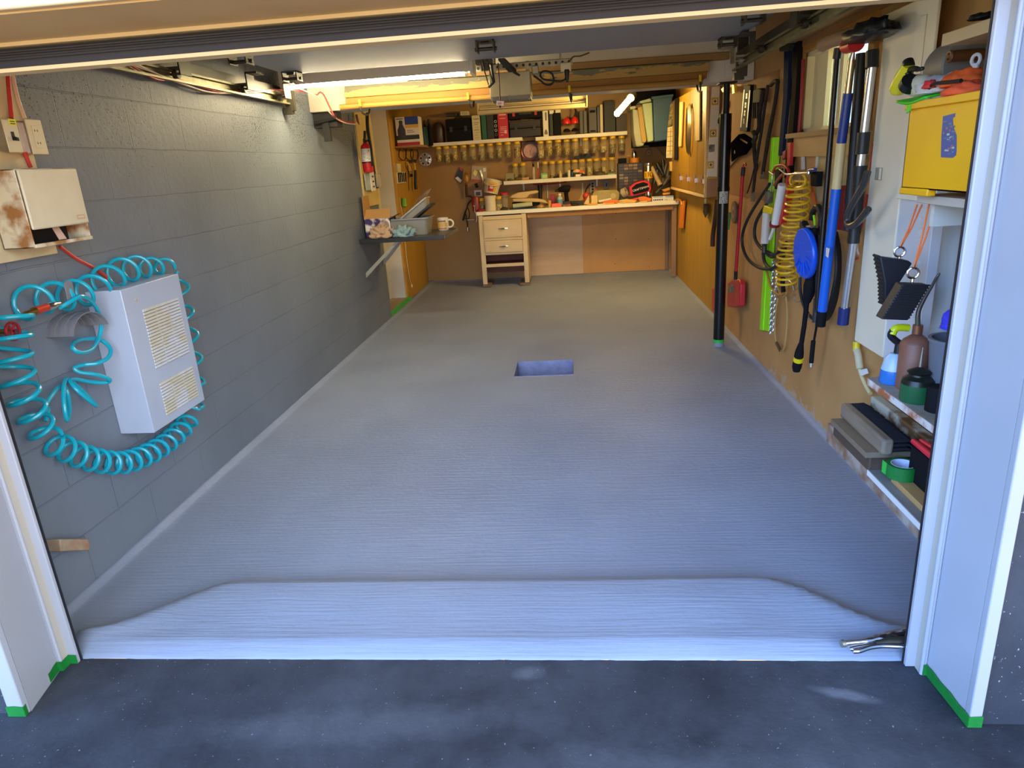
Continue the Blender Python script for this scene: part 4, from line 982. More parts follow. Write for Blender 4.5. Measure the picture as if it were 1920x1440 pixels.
# bench
t = Thing('workbench', 'long white edged workbench top fixed along the back wall', 'workbench')
mb = MB(); mb.box(bxl, bxr, BY, YB-.013, BZ-.045, BZ); t.part('worktop', mb, M_bench, bev=.003)
mb = MB(); mb.box(bxl+.62, bxr-.06, BY+.03, BY+.07, BZ-.105, BZ-.046); t.part('apron', mb, wood('brown apron board', 'a9763a', '8f6230', 'x'))
p = onY(1264, 385, BY+.1); mb = MB(); mb.box(XR-.075, XR-.02, BY+.05, BY+.09, .01, BZ-.046); t.part('support_post', mb, wood('bench post', 'a58058', '8c6a48', 'z'))
t.done()
# wall boards below the bench
q0, q1, q2, q3 = BW(985, 404, .012), BW(1092, 400, .012), BW(1093, 517, .012), BW(1000, 522, .012)
mb = MB(); mb.box(q0.x-.06, (q1.x+q2.x)/2, YB-.012, YB-.0005, .02, BZ-.05)
solo('plywood_panel', 'pale plywood panel on the wall under the bench, right of the drawer cabinet', 'panel', mb, wood('pale plywood', 'dcbe96', 'c4a27a', 'x', sc=3))
xq = (q1.x+q2.x)/2
mb = MB(); mb.box(xq+.001, XR-.08, YB-.010, YB-.0005, .02, BZ-.05)
for (x, y) in ((1126, 403), (1155, 400), (1216, 397), (1155, 448), (1216, 448), (1153, 495), (1217, 500)):
    s_ = BW(x, y, .0105); mb.cyl((s_.x, YB-.0108, s_.z), (s_.x, YB-.0095, s_.z), .006, 8, m=1)
solo('hardboard_panel', 'brown hardboard panel with screws under the right end of the bench', 'panel', mb, [mat('hardboard panel', 'cc964a', .5, col2='be8a42', nscale=3, bump=.05), M_dark])
mb = MB(); mb.box(XR-.08, XR-.045, YB-.03, YB-.0005, .02, BZ-.05); solo('corner_post', 'narrow grey brown strip in the back right corner under the bench', 'post', mb, wood('corner strip', '9a7a5c', '866850', 'z'))

# drawer cabinet
t = Thing('drawer_cabinet', 'cream drawer cabinet with two drawers and open shelves at the left end of the bench', 'cabinet')
cy = BY+.005; cx0 = onY(897, 410, cy).x; cx1 = onY(986, 404, cy).x; cz1 = BZ-.05; cd_ = .42
M_cab = mat('cream cabinet paint', 'dfc695', .45, col2='d2b884', nscale=4)
M_cabi = wood('dark cabinet inside', '8f5030', '7a4226', 'x')
zr = lambda py: onY(945, py, cy).z
mb = MB()
mb.box(cx0, cx0+.055, cy, cy+.02, .035, cz1); mb.box(cx1-.055, cx1, cy, cy+.02, .035, cz1)
for (ya, yb_) in ((404, 411), (445, 450), (473, 477), (494, 500)):
    mb.box(cx0+.055, cx1-.055, cy+.001, cy+.02, zr(yb_), zr(ya))
t.part('face_frame', mb, M_cab, bev=.002)
mb = MB(); mb.box(cx0+.002, cx0+.018, cy+.02, cy+cd_, .035, cz1); t.part('side_panel', mb, M_cab)
mb = MB(); mb.box(cx1-.018, cx1-.002, cy+.02, cy+cd_, .035, cz1); t.part('side_panel', mb, M_cab)
mb = MB(); mb.box(cx0+.018, cx1-.018, cy+cd_-.02, cy+cd_, .12, cz1); t.part('back_panel', mb, M_cabi)
for ya in (476, 497):
    mb = MB(); mb.box(cx0+.02, cx1-.02, cy+.02, cy+cd_-.02, zr(ya+2)-.0, zr(ya)-.0); t.part('shelf_board', mb, M_cabi)
for (ya, yb_) in ((411.5, 444.5), (450.5, 472.5)):
    mb = MB(); mb.box(cx0+.058, cx1-.058, cy-.014, cy+.012, zr(yb_), zr(ya)); mb.box(cx0+.075, cx1-.075, cy-.017, cy-.014, zr(yb_)+.018, zr(ya)-.018)
    dr = t.part('drawer', mb, M_cab, bev=.003)
    zc = (zr(yb_)+zr(ya))/2; xc = (cx0+cx1)/2+.0
    mb = MB(); mb.tube([(xc-.055, cy-.018, zc), (xc-.03, cy-.028, zc), (xc, cy-.034, zc), (xc+.03, cy-.028, zc), (xc+.055, cy-.018, zc)], [.004, .006, .011, .006, .004], 8); t.part('handle', mb, M_chrome, parent=dr)
for (x0, x1) in ((cx0+.0, cx0+.10), (cx1-.12, cx1-.0)):
    mb = MB(); mb.box(x0, x1, cy-.03, cy+.34, .004, .034); t.part('foot_block', mb, mat('worn wood block', '8f7456', .7, col2='6f5a48', nscale=12), bev=.002)
t.done()

def sh(px0, px1, ya0, ya1, yb0, yb1, off, name, label):
    a = BW(px0, ya0, off); b_ = BW(px1, ya1, off); th = BW(px0, yb0, off); zz = (a.z+b_.z)/2; tt = a.z-th.z
    t = Thing(name, label, 'shelf')
    mb = MB(); mb.box(a.x, b_.x, YB-off, YB-.001, zz-tt, zz); t.part('board', mb, M_shelf, bev=.002)
    n = 3
    for k in range(n):
        x = a.x+(b_.x-a.x)*(k+.5)/n
        mb = MB(); mb.box(x-.01, x+.01, YB-.012, YB-.0012, zz-tt-.09, zz-tt-.001); mb.box(x-.008, x+.008, YB-off+.08, YB-.012, zz-tt-.012, zz-tt-.001); t.part('bracket', mb, M_fix)
    t.done(); return a.x, b_.x, zz, zz-tt
S1 = sh(810, 979, 268, 257.5, 274.5, 264, .24, 'wall_shelf', 'left upper white wall shelf with jars hanging under it')
S2 = sh(1004, 1176, 257.5, 245, 264.5, 252, .24, 'wall_shelf', 'right upper white wall shelf with jars hanging under it')
S3 = sh(944, 1156, 338, 329, 345, 336, .24, 'wall_shelf', 'lower white wall shelf crowded with small bottles and jars')

# jars
M_lid = mat('yellow jar lid', 'ddae14', .4)
M_glass = mat('jar glass', 'c9b77a', .08, alpha=.30, spec=.8)
fills = [mat('jar of brass screws', 'c9a43c', .35, metal=.6, col2='3a2c12', nscale=55, namt=.9), mat('jar of dark bolts', '2a2620', .5, metal=.4, col2='8f8468', nscale=50, namt=.7),
         mat('jar of steel nuts', '9c9068', .35, metal=.6, col2='4a401f', nscale=60, namt=.85), mat('jar of pale plugs', 'd6c58e', .5, col2='6e5a28', nscale=45, namt=.8)]
def jar(x, y, ztop, h, r, fill, fr, label, grp, hang):
    """ztop: top of the lid"""
    t = Thing('glass_jar', label, 'jar', grp); z0 = ztop-h; zl = ztop-.032
    mb = MB(); mb.lathe([(r*.85, 0), (r*.97, .008), (r, .02), (r, h-.06), (r*.93, h-.045), (r*.86, h-.033)], (x, y, z0), (0, 0, 1), 18); t.part('glass', mb, M_glass)
    mb = MB(); fh = (h-.06)*fr; mb.lathe([(r*.8, .004), (r*.93, .012), (r*.94, fh*.95), (r*.6, fh)], (x, y, z0), (0, 0, 1), 16); t.part('contents', mb, fills[fill])
    mb = MB(); mb.lathe([(r*.93, 0), (r*.96, .003), (r*.96, .028), (r*.9, .031)], (x, y, zl), (0, 0, 1), 22); t.part('lid', mb, M_lid)
    return t.done()
random.seed(11)
g1 = [822, 837.5, 852, 869, 886, 903, 919, 936, 952.5, 969.5]
g2 = [1014, 1030, 1047, 1063, 1079, 1098, 1115, 1132, 1149, 1166]
fl1 = [(0, .8), (2, .7), (0, .6), (2, .85), (1, .35), (2, .5), (1, .6), (2, .8), (2, .7), (0, .9)]
fl2 = [(3, .7), (0, .8), (0, .9), (0, .7), (2, .6), (3, .4), (2, .7), (3, .6), (2, .8), (1, .7)]
for gi, (g, S, fl, nm) in enumerate(((g1, S1, fl1, 'left'), (g2, S2, fl2, 'right'))):
    for i, x in enumerate(g):
        X = BW(x, 285, .17).x; yy = YB-.17+(.02 if i % 3 == 0 else 0)
        jar(X, yy, S[3]-.0005, (.185, .205)[(i+gi) % 4 == 1], .041, fl[i][0], fl[i][1], '%s yellow lidded jar from the left, hanging under the %s upper shelf' % (ORD[i], nm), 'jars hanging under the %s upper shelf' % nm, True)
g3 = [966, 980.5, 1022, 1035.6, 1050, 1064, 1078, 1091, 1105.6, 1119, 1133, 1148]
for i, x in enumerate(g3):
    X = BW(x, 320, .07).x
    jar(X, YB-.065, S3[2]+.205, .2045, .039, (2, 2, 2, 0, 0, 2, 2, 3, 3, 2, 3, 0)[i], (.5, .5, .4, .3, .3, .4, .6, .8, .8, .6, .7, .4)[i], '%s yellow lidded jar from the left, standing at the back of the lower shelf' % ORD[i], 'jars standing on the lower shelf', False)

# generic upright things standing on a plane
def stand(px0, yt, px1, Y, dy, z0, m, name, label, cat, grp=None, bev=.004, extra=None, zt=None):
    a = onY(px0, yt, Y); b_ = onY(px1, yt, Y)
    mb = MB(); mb.box(a.x, b_.x, Y, Y+dy, z0+.0008, (zt or a.z), 0)
    if extra: extra(mb, a.x, b_.x, Y, z0, (zt or a.z)); 
    return solo(name, label, cat, mb, m, grp, bev=bev)
def linesx(mi, rows):
    def f(mb, x0, x1, Y, z0, z1):
        w = x1-x0; h = z1-z0
        for (u0, u1, v0, v1, *mm) in rows: mb.box(x0+w*u0, x0+w*u1, Y-.0015, Y+.001, z0+h*v0, z0+h*v1, mm[0] if mm else mi)
    return f
zs1, zs2, zs3 = S1[2], S2[2], S3[2]
SY = YB-.22
M_tool = mat('black tool case', '19181a', .7, spec=.1); M_tool2 = mat('charcoal tool case', '2b2a2a', .5); M_crm = mat('cream card', 'cdbf98', .6); M_redc = mat('red card', 'b92432', .5)
M_wcard = mat('white card', 'e2dac6', .55); M_blue = mat('blue print', '243f8c', .5); M_teald = mat('dark teal case', '1c3f45', .5); M_green = mat('dark green case', '1f5a3c', .5)
M_gprint = mat('grey print', '6c6458', .6); M_brownc = mat('dark brown canister', '3a2a20', .45)
# small corner shelf with the pump box
Yp = onX(743, 250, XL2+.03).y; zc = onY(760, 273, Yp).z
mb = MB(); mb.prism([(XL2+.002, Yp-.02, zc), (XL2+.002, YB-.001, zc), (BW(803, 270, .02).x, YB-.001, zc), (onY(800, 272, Yp+.3).x, Yp+.3, zc), (onY(786, 273, Yp).x, Yp-.02, zc)], (0, 0, -.02))
solo('corner_shelf', 'small brown corner shelf in the back left corner', 'shelf', mb, M_hard)
t = Thing('boxed_pump', 'white retail box printed with a sump pump on the corner shelf', 'box')
x0 = XL2+.03; x1 = onY(783, 220, Yp).x; z1 = onY(760, 219, Yp).z
mb = MB(); mb.box(x0, x1, Yp, Yp+.2, zc+.001, z1); t.part('carton', mb, M_wcard, bev=.002)
w, h = x1-x0, z1-zc
mb = MB()
for (u0, u1, v0, v1, m_) in ((0, 1, 0, .11, 1), (.42, 1, .72, 1, 2), (.42, 1, .60, .72, 3), (0, 1, .2, .36, 0), (.48, .8, .45, .47, 0), (.48, .75, .51, .53, 0), (.05, .35, .92, .95, 0)):
    mb.box(x0+w*u0, x0+w*u1, Yp-.0012, Yp, zc+h*v0+.001, zc+h*v1, m_)
t.part('printed_panel', mb, [M_tool2, M_redc, M_blue, mat('yellow print', 'e0ae2c', .4)])
mb = MB(); xc = x0+w*.24
mb.lathe([(.035, 0), (.045, .02), (.045, .10), (.03, .13), (.02, .16), (.022, .19), (.012, .2)], (xc, Yp+.0, zc+h*.22), (0, 0, 1), 14)
mb.v = [Vector((v.x, Yp-.0012+(v.y-Yp)*.03, v.z)) for v in mb.v]; t.part('pump_picture', mb, mat('dark picture', '3b3834', .5)); t.done()
def stands(rows, z0, grp):
    for (px0, yt, px1, m, nm, lab, cat, ex, dy) in rows: stand(px0, yt, px1, SY, dy, z0, m, nm, lab, cat, grp, extra=ex)
G = 'cases and boxes on the upper shelves'
stand(786, 238, 795, Yp+.32, .2, zc, [M_teald], 'tool_case', 'dark teal case beside the white pump box', 'case', G)
def bottle(X, Y, z0, r, h, m, cap, name, label, cat, grp=None, neck=.45, caph=.15, lab=None, n=16):
    t = Thing(name, label, cat, grp)
    mb = MB(); mb.lathe([(r*.9, 0), (r, .004), (r, h*.62), (r*.85, h*.70), (r*neck, h*.80), (r*neck, h*(1-caph))], (X, Y, z0+.0008), (0, 0, 1), n); t.part('body', mb, m)
    mb = MB(); mb.lathe([(r*neck*1.15, h*(1-caph)), (r*neck*1.15, h*.98), (r*neck, h)], (X, Y, z0+.0008), (0, 0, 1), n); t.part('cap', mb, cap)
    if lab:
        mb = MB(); mb.lathe([(r*1.012, h*.12), (r*1.012, h*.55)], (X, Y, z0+.0008), (0, 0, 1), n); t.part('label', mb, lab)
    return t.done()
for px, hh, lab in ((797, .19, 'black spray bottle left of the dark canister'), (805, .20, 'black bottle touching the dark canister')):
    pz = onY(px, 240, Yp+.62); bottle(pz.x, Yp+.62, zc, .03, hh+.1, M_tool, M_tool2, 'spray_bottle', lab, 'bottle', G)
mb = MB(); pz = BW(823, 250, .14); mb.lathe([(.065, 0), (.07, .01), (.07, .17), (.06, .21), (.035, .235), (0.01, .24)], (pz.x, YB-.14, zs1+.001), (0, 0, 1), 22)
solo('dark_canister', 'dark brown rounded canister at the left end of the upper shelf', 'canister', mb, M_brownc)
def case_thing(px0, yt, px1, z0, m, label, seam=.45, latch=True, dy=.2, grp=G, tags=()):
    a = onY(px0, yt, SY); b_ = onY(px1, yt, SY); h = a.z-z0; w = b_.x-a.x
    t = Thing('tool_box', label, 'tool box', grp)
    mb = MB(); mb.box(a.x, b_.x, SY, SY+dy, z0+.001, z0+h*(1-seam)-.003); t.part('base', mb, m, bev=.006)
    mb = MB(); mb.box(a.x, b_.x, SY-.004, SY+dy, z0+h*(1-seam), z0+h); mb.box(a.x-.004, b_.x+.004, SY-.008, SY+dy, z0+h*(1-seam), z0+h*(1-seam)+.015); t.part('lid', mb, m, bev=.005)
    if latch:
        for u in (.2, .8):
            mb = MB(); mb.box(a.x+w*u-.018, a.x+w*u+.018, SY-.014, SY-.004, z0+h*(1-seam)-.03, z0+h*(1-seam)+.03); t.part('latch', mb, M_tool2, bev=.002)
    mb = MB(); mb.tube([(a.x+w*.35, SY+.05, z0+h), (a.x+w*.37, SY+.05, z0+h+.02), (a.x+w*.63, SY+.05, z0+h+.02), (a.x+w*.65, SY+.05, z0+h)], .007, 8); t.part('handle', mb, M_tool2)
    for (u0, u1, v0, v1, mm) in tags:
        mb = MB(); mb.box(a.x+w*u0, a.x+w*u1, SY-.0155, SY-.004, z0+h*v0, z0+h*v1); t.part('label', mb, mm)
    t.done()
case_thing(835, 224, 881, zs1, M_tool, 'large black tool box below the small white box on the left upper shelf')
a = onY(836, 222, SY)
stand(836, 214, 857, SY+.02, .12, a.z+.0215, [M_tool2], 'small_box', 'flat grey box on the large black tool box', 'box', G)
stand(863, 209, 878, SY+.02, .12, a.z+.0215, [M_crm, M_gprint], 'small_box', 'small white printed box on the large black tool box', 'box', G, extra=linesx(1, [(.1, .9, .3, .4), (.1, .9, .6, .7), (.2, .9, .8, .85)]))
stands([(884, 217, 899, [M_crm, M_gprint], 'parts_box', 'narrow cream printed box standing on the left upper shelf', 'box', linesx(1, [(.2, .85, .84, .87), (.2, .85, .70, .72), (.2, .7, .62, .64), (.25, .8, .52, .53), (.2, .8, .40, .42), (.3, .8, .3, .31), (.2, .6, .2, .21), (.2, .8, .1, .11)]), .18),
        (901, 213, 910, [M_green], 'tool_case', 'dark green upright case on the left upper shelf', 'case', None, .2),
        (911, 214, 924, [M_tool2], 'tool_case', 'charcoal upright case between the green case and the ring marked case', 'case', None, .2),
        (932, 210, 951, [M_redc, mat('pale pink print', 'e6a8a4', .5)], 'tool_case', 'bright red printed case on the left upper shelf', 'case', linesx(1, [(.15, .85, .86, .91), (.2, .8, .74, .76), (.2, .85, .42, .44), (.2, .85, .36, .38), (.2, .85, .30, .32), (.6, .85, .18, .32), (.2, .5, .12, .14), (.2, .6, .22, .24)]), .2)], zs1, G)
t = Thing('tool_case', 'black upright case with a column of pale rings left of the red case', 'case', G)
a = onY(924.5, 213, SY); b_ = onY(931.5, 213, SY); mb = MB(); mb.box(a.x, b_.x, SY, SY+.2, zs1+.001, a.z); t.part('shell', mb, M_tool, bev=.003)
for k in range(4):
    mb = MB(); mb.torus(((a.x+b_.x)/2, SY-.002, zs1+.05+.05*k), .014, .003, (0, 1, 0), 16, 6); t.part('ring', mb, M_gprint if k == 0 else M_fix)
t.done()
case_thing(955, 228, 1013, zs1, mat('brown black tool box', '2a2320', .5), 'brown black tool box standing across the gap of the upper shelves')
pz = onY(955, 228, SY)
t = Thing('tool_box', 'black tool box with two red labels stacked on the brown black one', 'tool box', G)
a = onY(953, 209, SY); b_ = onY(1014, 206, SY)
mb = MB(); mb.box(a.x, b_.x, SY-.005, SY+.2, pz.z+.022, a.z); t.part('shell', mb, M_tool, bev=.005)
for u in (.12, .80):
    mb = MB(); xx = a.x+(b_.x-a.x)*u; mb.box(xx, xx+.03, SY-.009, SY-.005, pz.z+.055, pz.z+.105); t.part('label', mb, M_redc)
mb = MB(); xx = a.x+(b_.x-a.x)*.32; mb.box(xx, xx+.15, SY-.012, SY-.005, pz.z+.07, pz.z+.09); t.part('handle', mb, M_tool2, bev=.003); t.done()
bfill = lambda: None
stands([(1017, 208, 1027, [M_wcard, M_gprint], 'parts_box', 'narrow white printed box at the left end of the right upper shelf', 'box', linesx(1, [(.45, .75, .62, .94), (.2, .8, .08, .2), (.3, .7, .2, .26)]), .18),
        (1029.5, 214, 1036, [M_tool2], 'tool_case', 'thin charcoal case right of the narrow white box', 'case', None, .2),
        (1037, 212, 1051, [M_tool], 'tool_case', 'black case left of the red earmuffs', 'case', None, .2),
        (1086, 208, 1093, [mat('grey green case', '3f3d36', .5)], 'tool_case', 'grey green case right of the red earmuffs', 'case', None, .2),
        (1093.7, 208, 1100, [mat('grey case', '4a463e', .5)], 'tool_case', 'slim grey case right of the grey green one', 'case', None, .2),
        (1103.5, 202, 1118, [mat('dark umber case', '302920', .5), M_tool], 'tool_case', 'dark umber case with a rounded dark front', 'case', linesx(1, [(.15, .85, .05, .12), (.15, .85, .80, .9)]), .2),
        (1119, 200, 1124, [M_tool2], 'tool_case', 'thin charcoal case left of the cream box', 'case', None, .2),
        (1124.6, 196, 1130, [M_crm], 'parts_box', 'narrow cream box on the right upper shelf', 'box', None, .18)], zs2, G)
a = onY(1030, 210, SY)
for (x0, x1, lab) in ((1030, 1038, 'small white pack standing above the thin charcoal case'), (1041, 1051, 'small white pack above the black case left of the earmuffs')):
    p0, p1 = onY(x0, 206, SY), onY(x1, 206, SY); mb = MB(); z_ = onY(1044, 213, SY).z+.006; mb.box(p0.x, p1.x, SY+.01, SY+.10, z_ if x0 > 1035 else onY(1030, 214, SY).z+.0015, p0.z+.01); solo('small_box', lab, 'box', mb, M_wcard, G, bev=.002)
for (x0, x1, yt, m, nm, lab) in ((1132.5, 1153, 190, mat('ribbed black case', '1d1c1e', .6), 'tool_case', 'large ribbed black case left of the lit lamp'), (1155.5, 1175, 214, mat('ribbed brown case', '3c3024', .6), 'tool_case', 'ribbed brown case under the lit lamp')):
    a = onY(x0, yt, SY); b_ = onY(x1, yt, SY); mb = MB(); mb.box(a.x, b_.x, SY, SY+.2, zs2+.001, a.z)
    for k in range(9):
        z = zs2+.02+(a.z-zs2-.04)*k/8; mb.box(a.x+.006, b_.x-.006, SY-.004, SY, z-.006, z+.006)
    solo(nm, lab, 'case', mb, m, G)
# ear muffs
t = Thing('ear_muffs', 'red and black ear muffs standing between the black cases', 'ear muffs')
for px in (1062, 1077):
    mb = MB(); c = onY(px, 226, SY-.02); c.z = zs2+.128; s_ = -1 if px < 1070 else 1
    blob(mb, c, .048, .04, .075, .08, 2, seed=px); t.part('ear_cup', mb, mat('bright red plastic', 'd8261c', .35))
    mb = MB(); blob(mb, c+Vector((0, .0, -.09)), .045, .05, .035, .1, 2, seed=px+1); t.part('cushion', mb, M_tool)
mb = MB(); c = onY(1069.5, 214, SY); mb.torus(c+Vector((0, .02, .02)), .07, .012, (0, 1, 0), 20, 8, arc=(0, PI)); t.part('headband', mb, M_black); t.done()

# clock
t = Thing('wall_clock', 'square dark red wall clock with a copper ring and pink face', 'clock')
c = BW(994, 283, .02); R_ = .115
mb = MB(); mb.box(c.x-R_*.98, c.x+R_*.98, YB-.02, YB-.001, c.z-R_*1.05, c.z+R_*1.05); t.part('frame', mb, mat('dark red wood', '4a1d18', .4), bev=.012)
mb = MB(); mb.torus((c.x, YB-.024, c.z), R_*.95, .005, (0, 1, 0), 36, 8); t.part('ring', mb, mat('copper', 'b56a58', .3, .9))
mb = MB(); mb.cyl((c.x, YB-.021, c.z), (c.x, YB-.026, c.z), R_*.72, 32); t.part('dial', mb, mat('pink dial', 'c99a8a', .4, col2='b98878', nscale=30))
mb = MB(); mb.box(c.x-.002, c.x+.002, YB-.028, YB-.0265, c.z-.055, c.z+.012); t.part('minute_hand', mb, M_dark)
mb = MB(); mb.prism([(c.x-.002, YB-.0285, c.z), (c.x+.001, YB-.0285, c.z-.002), (c.x+.028, YB-.0285, c.z+.032), (c.x+.026, YB-.0285, c.z+.034)], (0, .001, 0)); t.part('hour_hand', mb, M_dark); t.done()

# hub cap
t = Thing('hub_cap', 'round silver hub cap with five holes hung on the back wall', 'hub cap')
c = BW(797.5, 299, .02)
mb = MB(); mb.lathe([(.085, 0), (.085, .012), (.078, .02), (.045, .024), (.04, .03), (.02, .036), (.001, .037)], (c.x, YB-.001, c.z), (0, -1, 0), 30); t.part('disc', mb, mat('silver paint', 'd2cfcb', .3, .5))
for k in range(5):
    a = PI/2+k*2*PI/5; mb = MB(); cc = Vector((c.x+.058*math.cos(a), YB-.022, c.z+.058*math.sin(a))); mb.cyl(cc+Vector((0, .004, 0)), cc-Vector((0, .003, 0)), .013, 14); t.part('hole', mb, M_dark)
    a += PI/5; mb = MB(); p0 = Vector((c.x+.042*math.cos(a), YB-.0255, c.z+.042*math.sin(a))); p1 = Vector((c.x+.08*math.cos(a), YB-.021, c.z+.08*math.sin(a))); mb.tube([p0, p1], .0025, 6); t.part('groove', mb, M_dark)
t.done()

# tools hanging left of the hub cap (on the back wall)
LF = lambda x, y, o=0.03: onX(x, y, XL2+o)
def hang(pts, off, r, m, name, label, cat, grp=None, n=8):
    mb = MB(); mb.tube(smooth_path([BW(x, y, off) for x, y in pts]), r, n); return solo(name, label, cat, mb, m, grp)
HG = 'tools hanging left of the hub cap'
for (px, R_, lab) in ((755, .06, 'smaller black hoop of cable hanging under the corner shelf'), (768, .065, 'middle black hoop of cable hanging under the corner shelf'), (777, .07, 'larger black hoop of cable hanging under the corner shelf')):
    mb = MB(); c = LF(px, 289); 
    mb.tube([c+Vector((.004*math.sin(3*a), math.cos(a)*R_*3.2, math.sin(a)*R_*1.15)) for a in [2*PI*i/24 for i in range(24)]], .006, 8, closed=True); solo('cable_hoop', lab, 'cable', mb, M_black, 'cable hoops')
t = Thing('hammer', 'hammer with a black handle hanging below the cable hoops', 'hammer', HG)
a, b_ = LF(777, 303, .05), LF(779, 325, .05); mb = MB(); mb.cyl(b_+Vector((0, 0, .12)), b_, .011, 10); t.part('shaft', mb, wood('pale handle', 'd9b36a', 'c79f56', 'z'))
mb = MB(); mb.tube([b_+Vector((0, 0, .04)), b_, LF(779, 345, .05), LF(780, 355, .05)], [.015, .017, .018, .022], 12); t.part('grip', mb, M_black)
mb = MB(); c = LF(776, 302, .05); mb.cyl(c-Vector((0, .10, 0)), c+Vector((0, .06, 0)), .016, 12); mb.tube([c+Vector((0, .06, 0)), c+Vector((0, .12, -.02))], [.014, .005], 10); t.part('head', mb, M_dsteel); t.done()
t = Thing('paint_brush', 'paint brush with a pale wooden handle hanging beside the hammer', 'brush', HG)
mb = MB(); mb.tube([LF(764, 304, .035), LF(767, 314, .035), LF(770, 320, .035)], [.012, .020, .012], 10); t.part('handle', mb, wood('pale handle', 'd9b36a', 'c79f56', 'z'))
mb = MB(); c = LF(771, 323, .035); mb.cbox(c, (.02, .09, .04)); t.part('ferrule', mb, M_chrome); mb = MB(); mb.cbox(c-Vector((0, 0, .035)), (.016, .09, .035)); t.part('bristles', mb, M_tool); t.done()
t = Thing('drill_bit_holder', 'white rack of drill bits at the left edge of the back wall', 'drill bit rack', HG)
a, b_ = LF(747, 323, .05), LF(765, 342, .05); mb = MB(); mb.box(XL2+.002, XL2+.03, a.y, b_.y, b_.z, a.z); t.part('rack', mb, mat('ivory plastic', 'ddd4b8', .5), bev=.003)
for k in range(5):
    mb = MB(); y = a.y+(b_.y-a.y)*(k+.5)/5; mb.cyl((XL2+.034, y, b_.z+.01), (XL2+.034, y+.01, a.z-.008), .009, 8); t.part('drill_bit', mb, M_tool)
t.done()
mb = MB(); a, b_ = LF(744, 307), LF(753, 326); mb.box(XL2+.002, XL2+.03, a.y, b_.y, b_.z, a.z); solo('switch_cover', 'cream switch cover above the drill bit rack', 'switch cover', mb, M_crm, HG)
mb = MB(); mb.tube([LF(764, 300), LF(766, 340), LF(767, 358)], .006, 8); solo('steel_rod', 'rust brown rod hanging between the rack and the hammer', 'rod', mb, mat('rust brown steel', '5c3a24', .6, .4), HG)
mb = MB(); mb.tube([LF(757, 372), LF(758, 388)], .03, 12); solo('green_block', 'bright green spot of a tape roll hanging low in the back left corner', 'tape', mb, mat('leaf green', '6fae2a', .5))

# drop light and hanging carded things
t = Thing('drop_light', 'brown caged drop light hanging with its black cord on the back wall', 'work light')
a, b_ = BW(874, 322, .06), BW(874, 346, .06)
mb = MB()
for k in range(8):
    an = 2*PI*k/8; mb.tube([a+Vector((0, 0, .01)), a+Vector((.035*math.cos(an), .035*math.sin(an), -.03)), a+Vector((.04*math.cos(an), .04*math.sin(an), -.10)), b_+Vector((.02*math.cos(an), .02*math.sin(an), 0))], .0035, 6)
t.part('cage', mb, mat('amber plastic', 'a8741c', .4)); mb = MB(); mb.ball(a-Vector((0, 0, .08)), .028, (1, 1, 1.6), 12); t.part('bulb', mb, mat('frosted bulb', 'cfa85a', .3))
mb = MB(); mb.tube([b_+Vector((0, 0, .02)), b_, BW(875, 370, .06)], [.02, .017, .013], 12); t.part('handle', mb, mat('dark brown grip', '3a1f14', .5))
mb = MB(); mb.tube(smooth_path([BW(x, y, .05) for x, y in ((875, 369), (882, 368), (885, 374), (878, 382), (874, 395), (870, 410), (868, 412), (872, 398), (877, 390), (880, 400), (878, 411), (871, 408), (874, 402), (876, 418), (877, 428))]), .008, 8); t.part('cord', mb, M_black)
mb = MB(); mb.cyl(BW(877, 426, .05), BW(877, 433, .05), .016, 10); t.part('plug', mb, M_chrome); t.done()
def card(pts, off, th, ms, name, label, cat, extra=None, grp=None):
    mb = MB(); mb.prism([BW(x, y, off) for x, y in pts], (0, th, 0), 0)
    if extra:
        for (pp, m_) in extra: mb.prism([BW(x, y, off+.001) for x, y in pp], (0, .001, 0), m_)
    return solo(name, label, cat, mb, ms, grp)
card([(861, 313), (869, 318), (864, 345), (852, 335)], .02, .006, [mat('dark blue card', '2a3040', .5), M_wcard, M_redc], 'carded_part', 'dark blue carded part hanging left of the drop light', 'package', [([(853, 334), (858, 331), (866, 338), (863, 343)], 1), ([(862, 314), (868, 318), (867, 321), (861, 317)], 2)])
card([(885, 311), (914, 312), (912, 341), (883, 339)], .02, .006, [mat('clear bag', 'c9b48c', .25, alpha=.6), M_wcard, M_redc, mat('pale yellow part', 'e3d27e', .4), M_chrome], 'parts_bag', 'clear bag of small parts hanging right of the drop light', 'bag',
     [([(890, 318), (896, 322), (892, 331), (887, 326)], 3), ([(899, 319), (902, 319), (908, 340), (905, 341)], 4), ([(884, 336), (911, 338), (911, 340), (884, 339)], 2), ([(906, 315), (911, 315), (911, 322), (906, 322)], 1)])
hang([(897, 318), (903, 330), (907, 348)], .04, .010, M_chrome, 'grease_gun', 'chrome spray gun hanging in front of the parts bag', 'tool')
hang([(892, 344), (895, 352)], .05, .02, M_black, 'wall_hook', 'black plug above the framed outlet', 'plug')
t = Thing('wall_outlet', 'white framed outlet on the back wall over the red jar', 'outlet'); a, b_ = BW(889, 357, .02), BW(904, 368, .02)
mb = MB(); mb.box(a.x, b_.x, YB-.02, YB-.001, b_.z, a.z); t.part('frame', mb, M_white, bev=.002); mb = MB(); mb.box(a.x+.02, b_.x-.02, YB-.022, YB-.0195, b_.z+.015, a.z-.02); t.part('insert', mb, mat('grey insert', '6e675a', .5)); t.done()

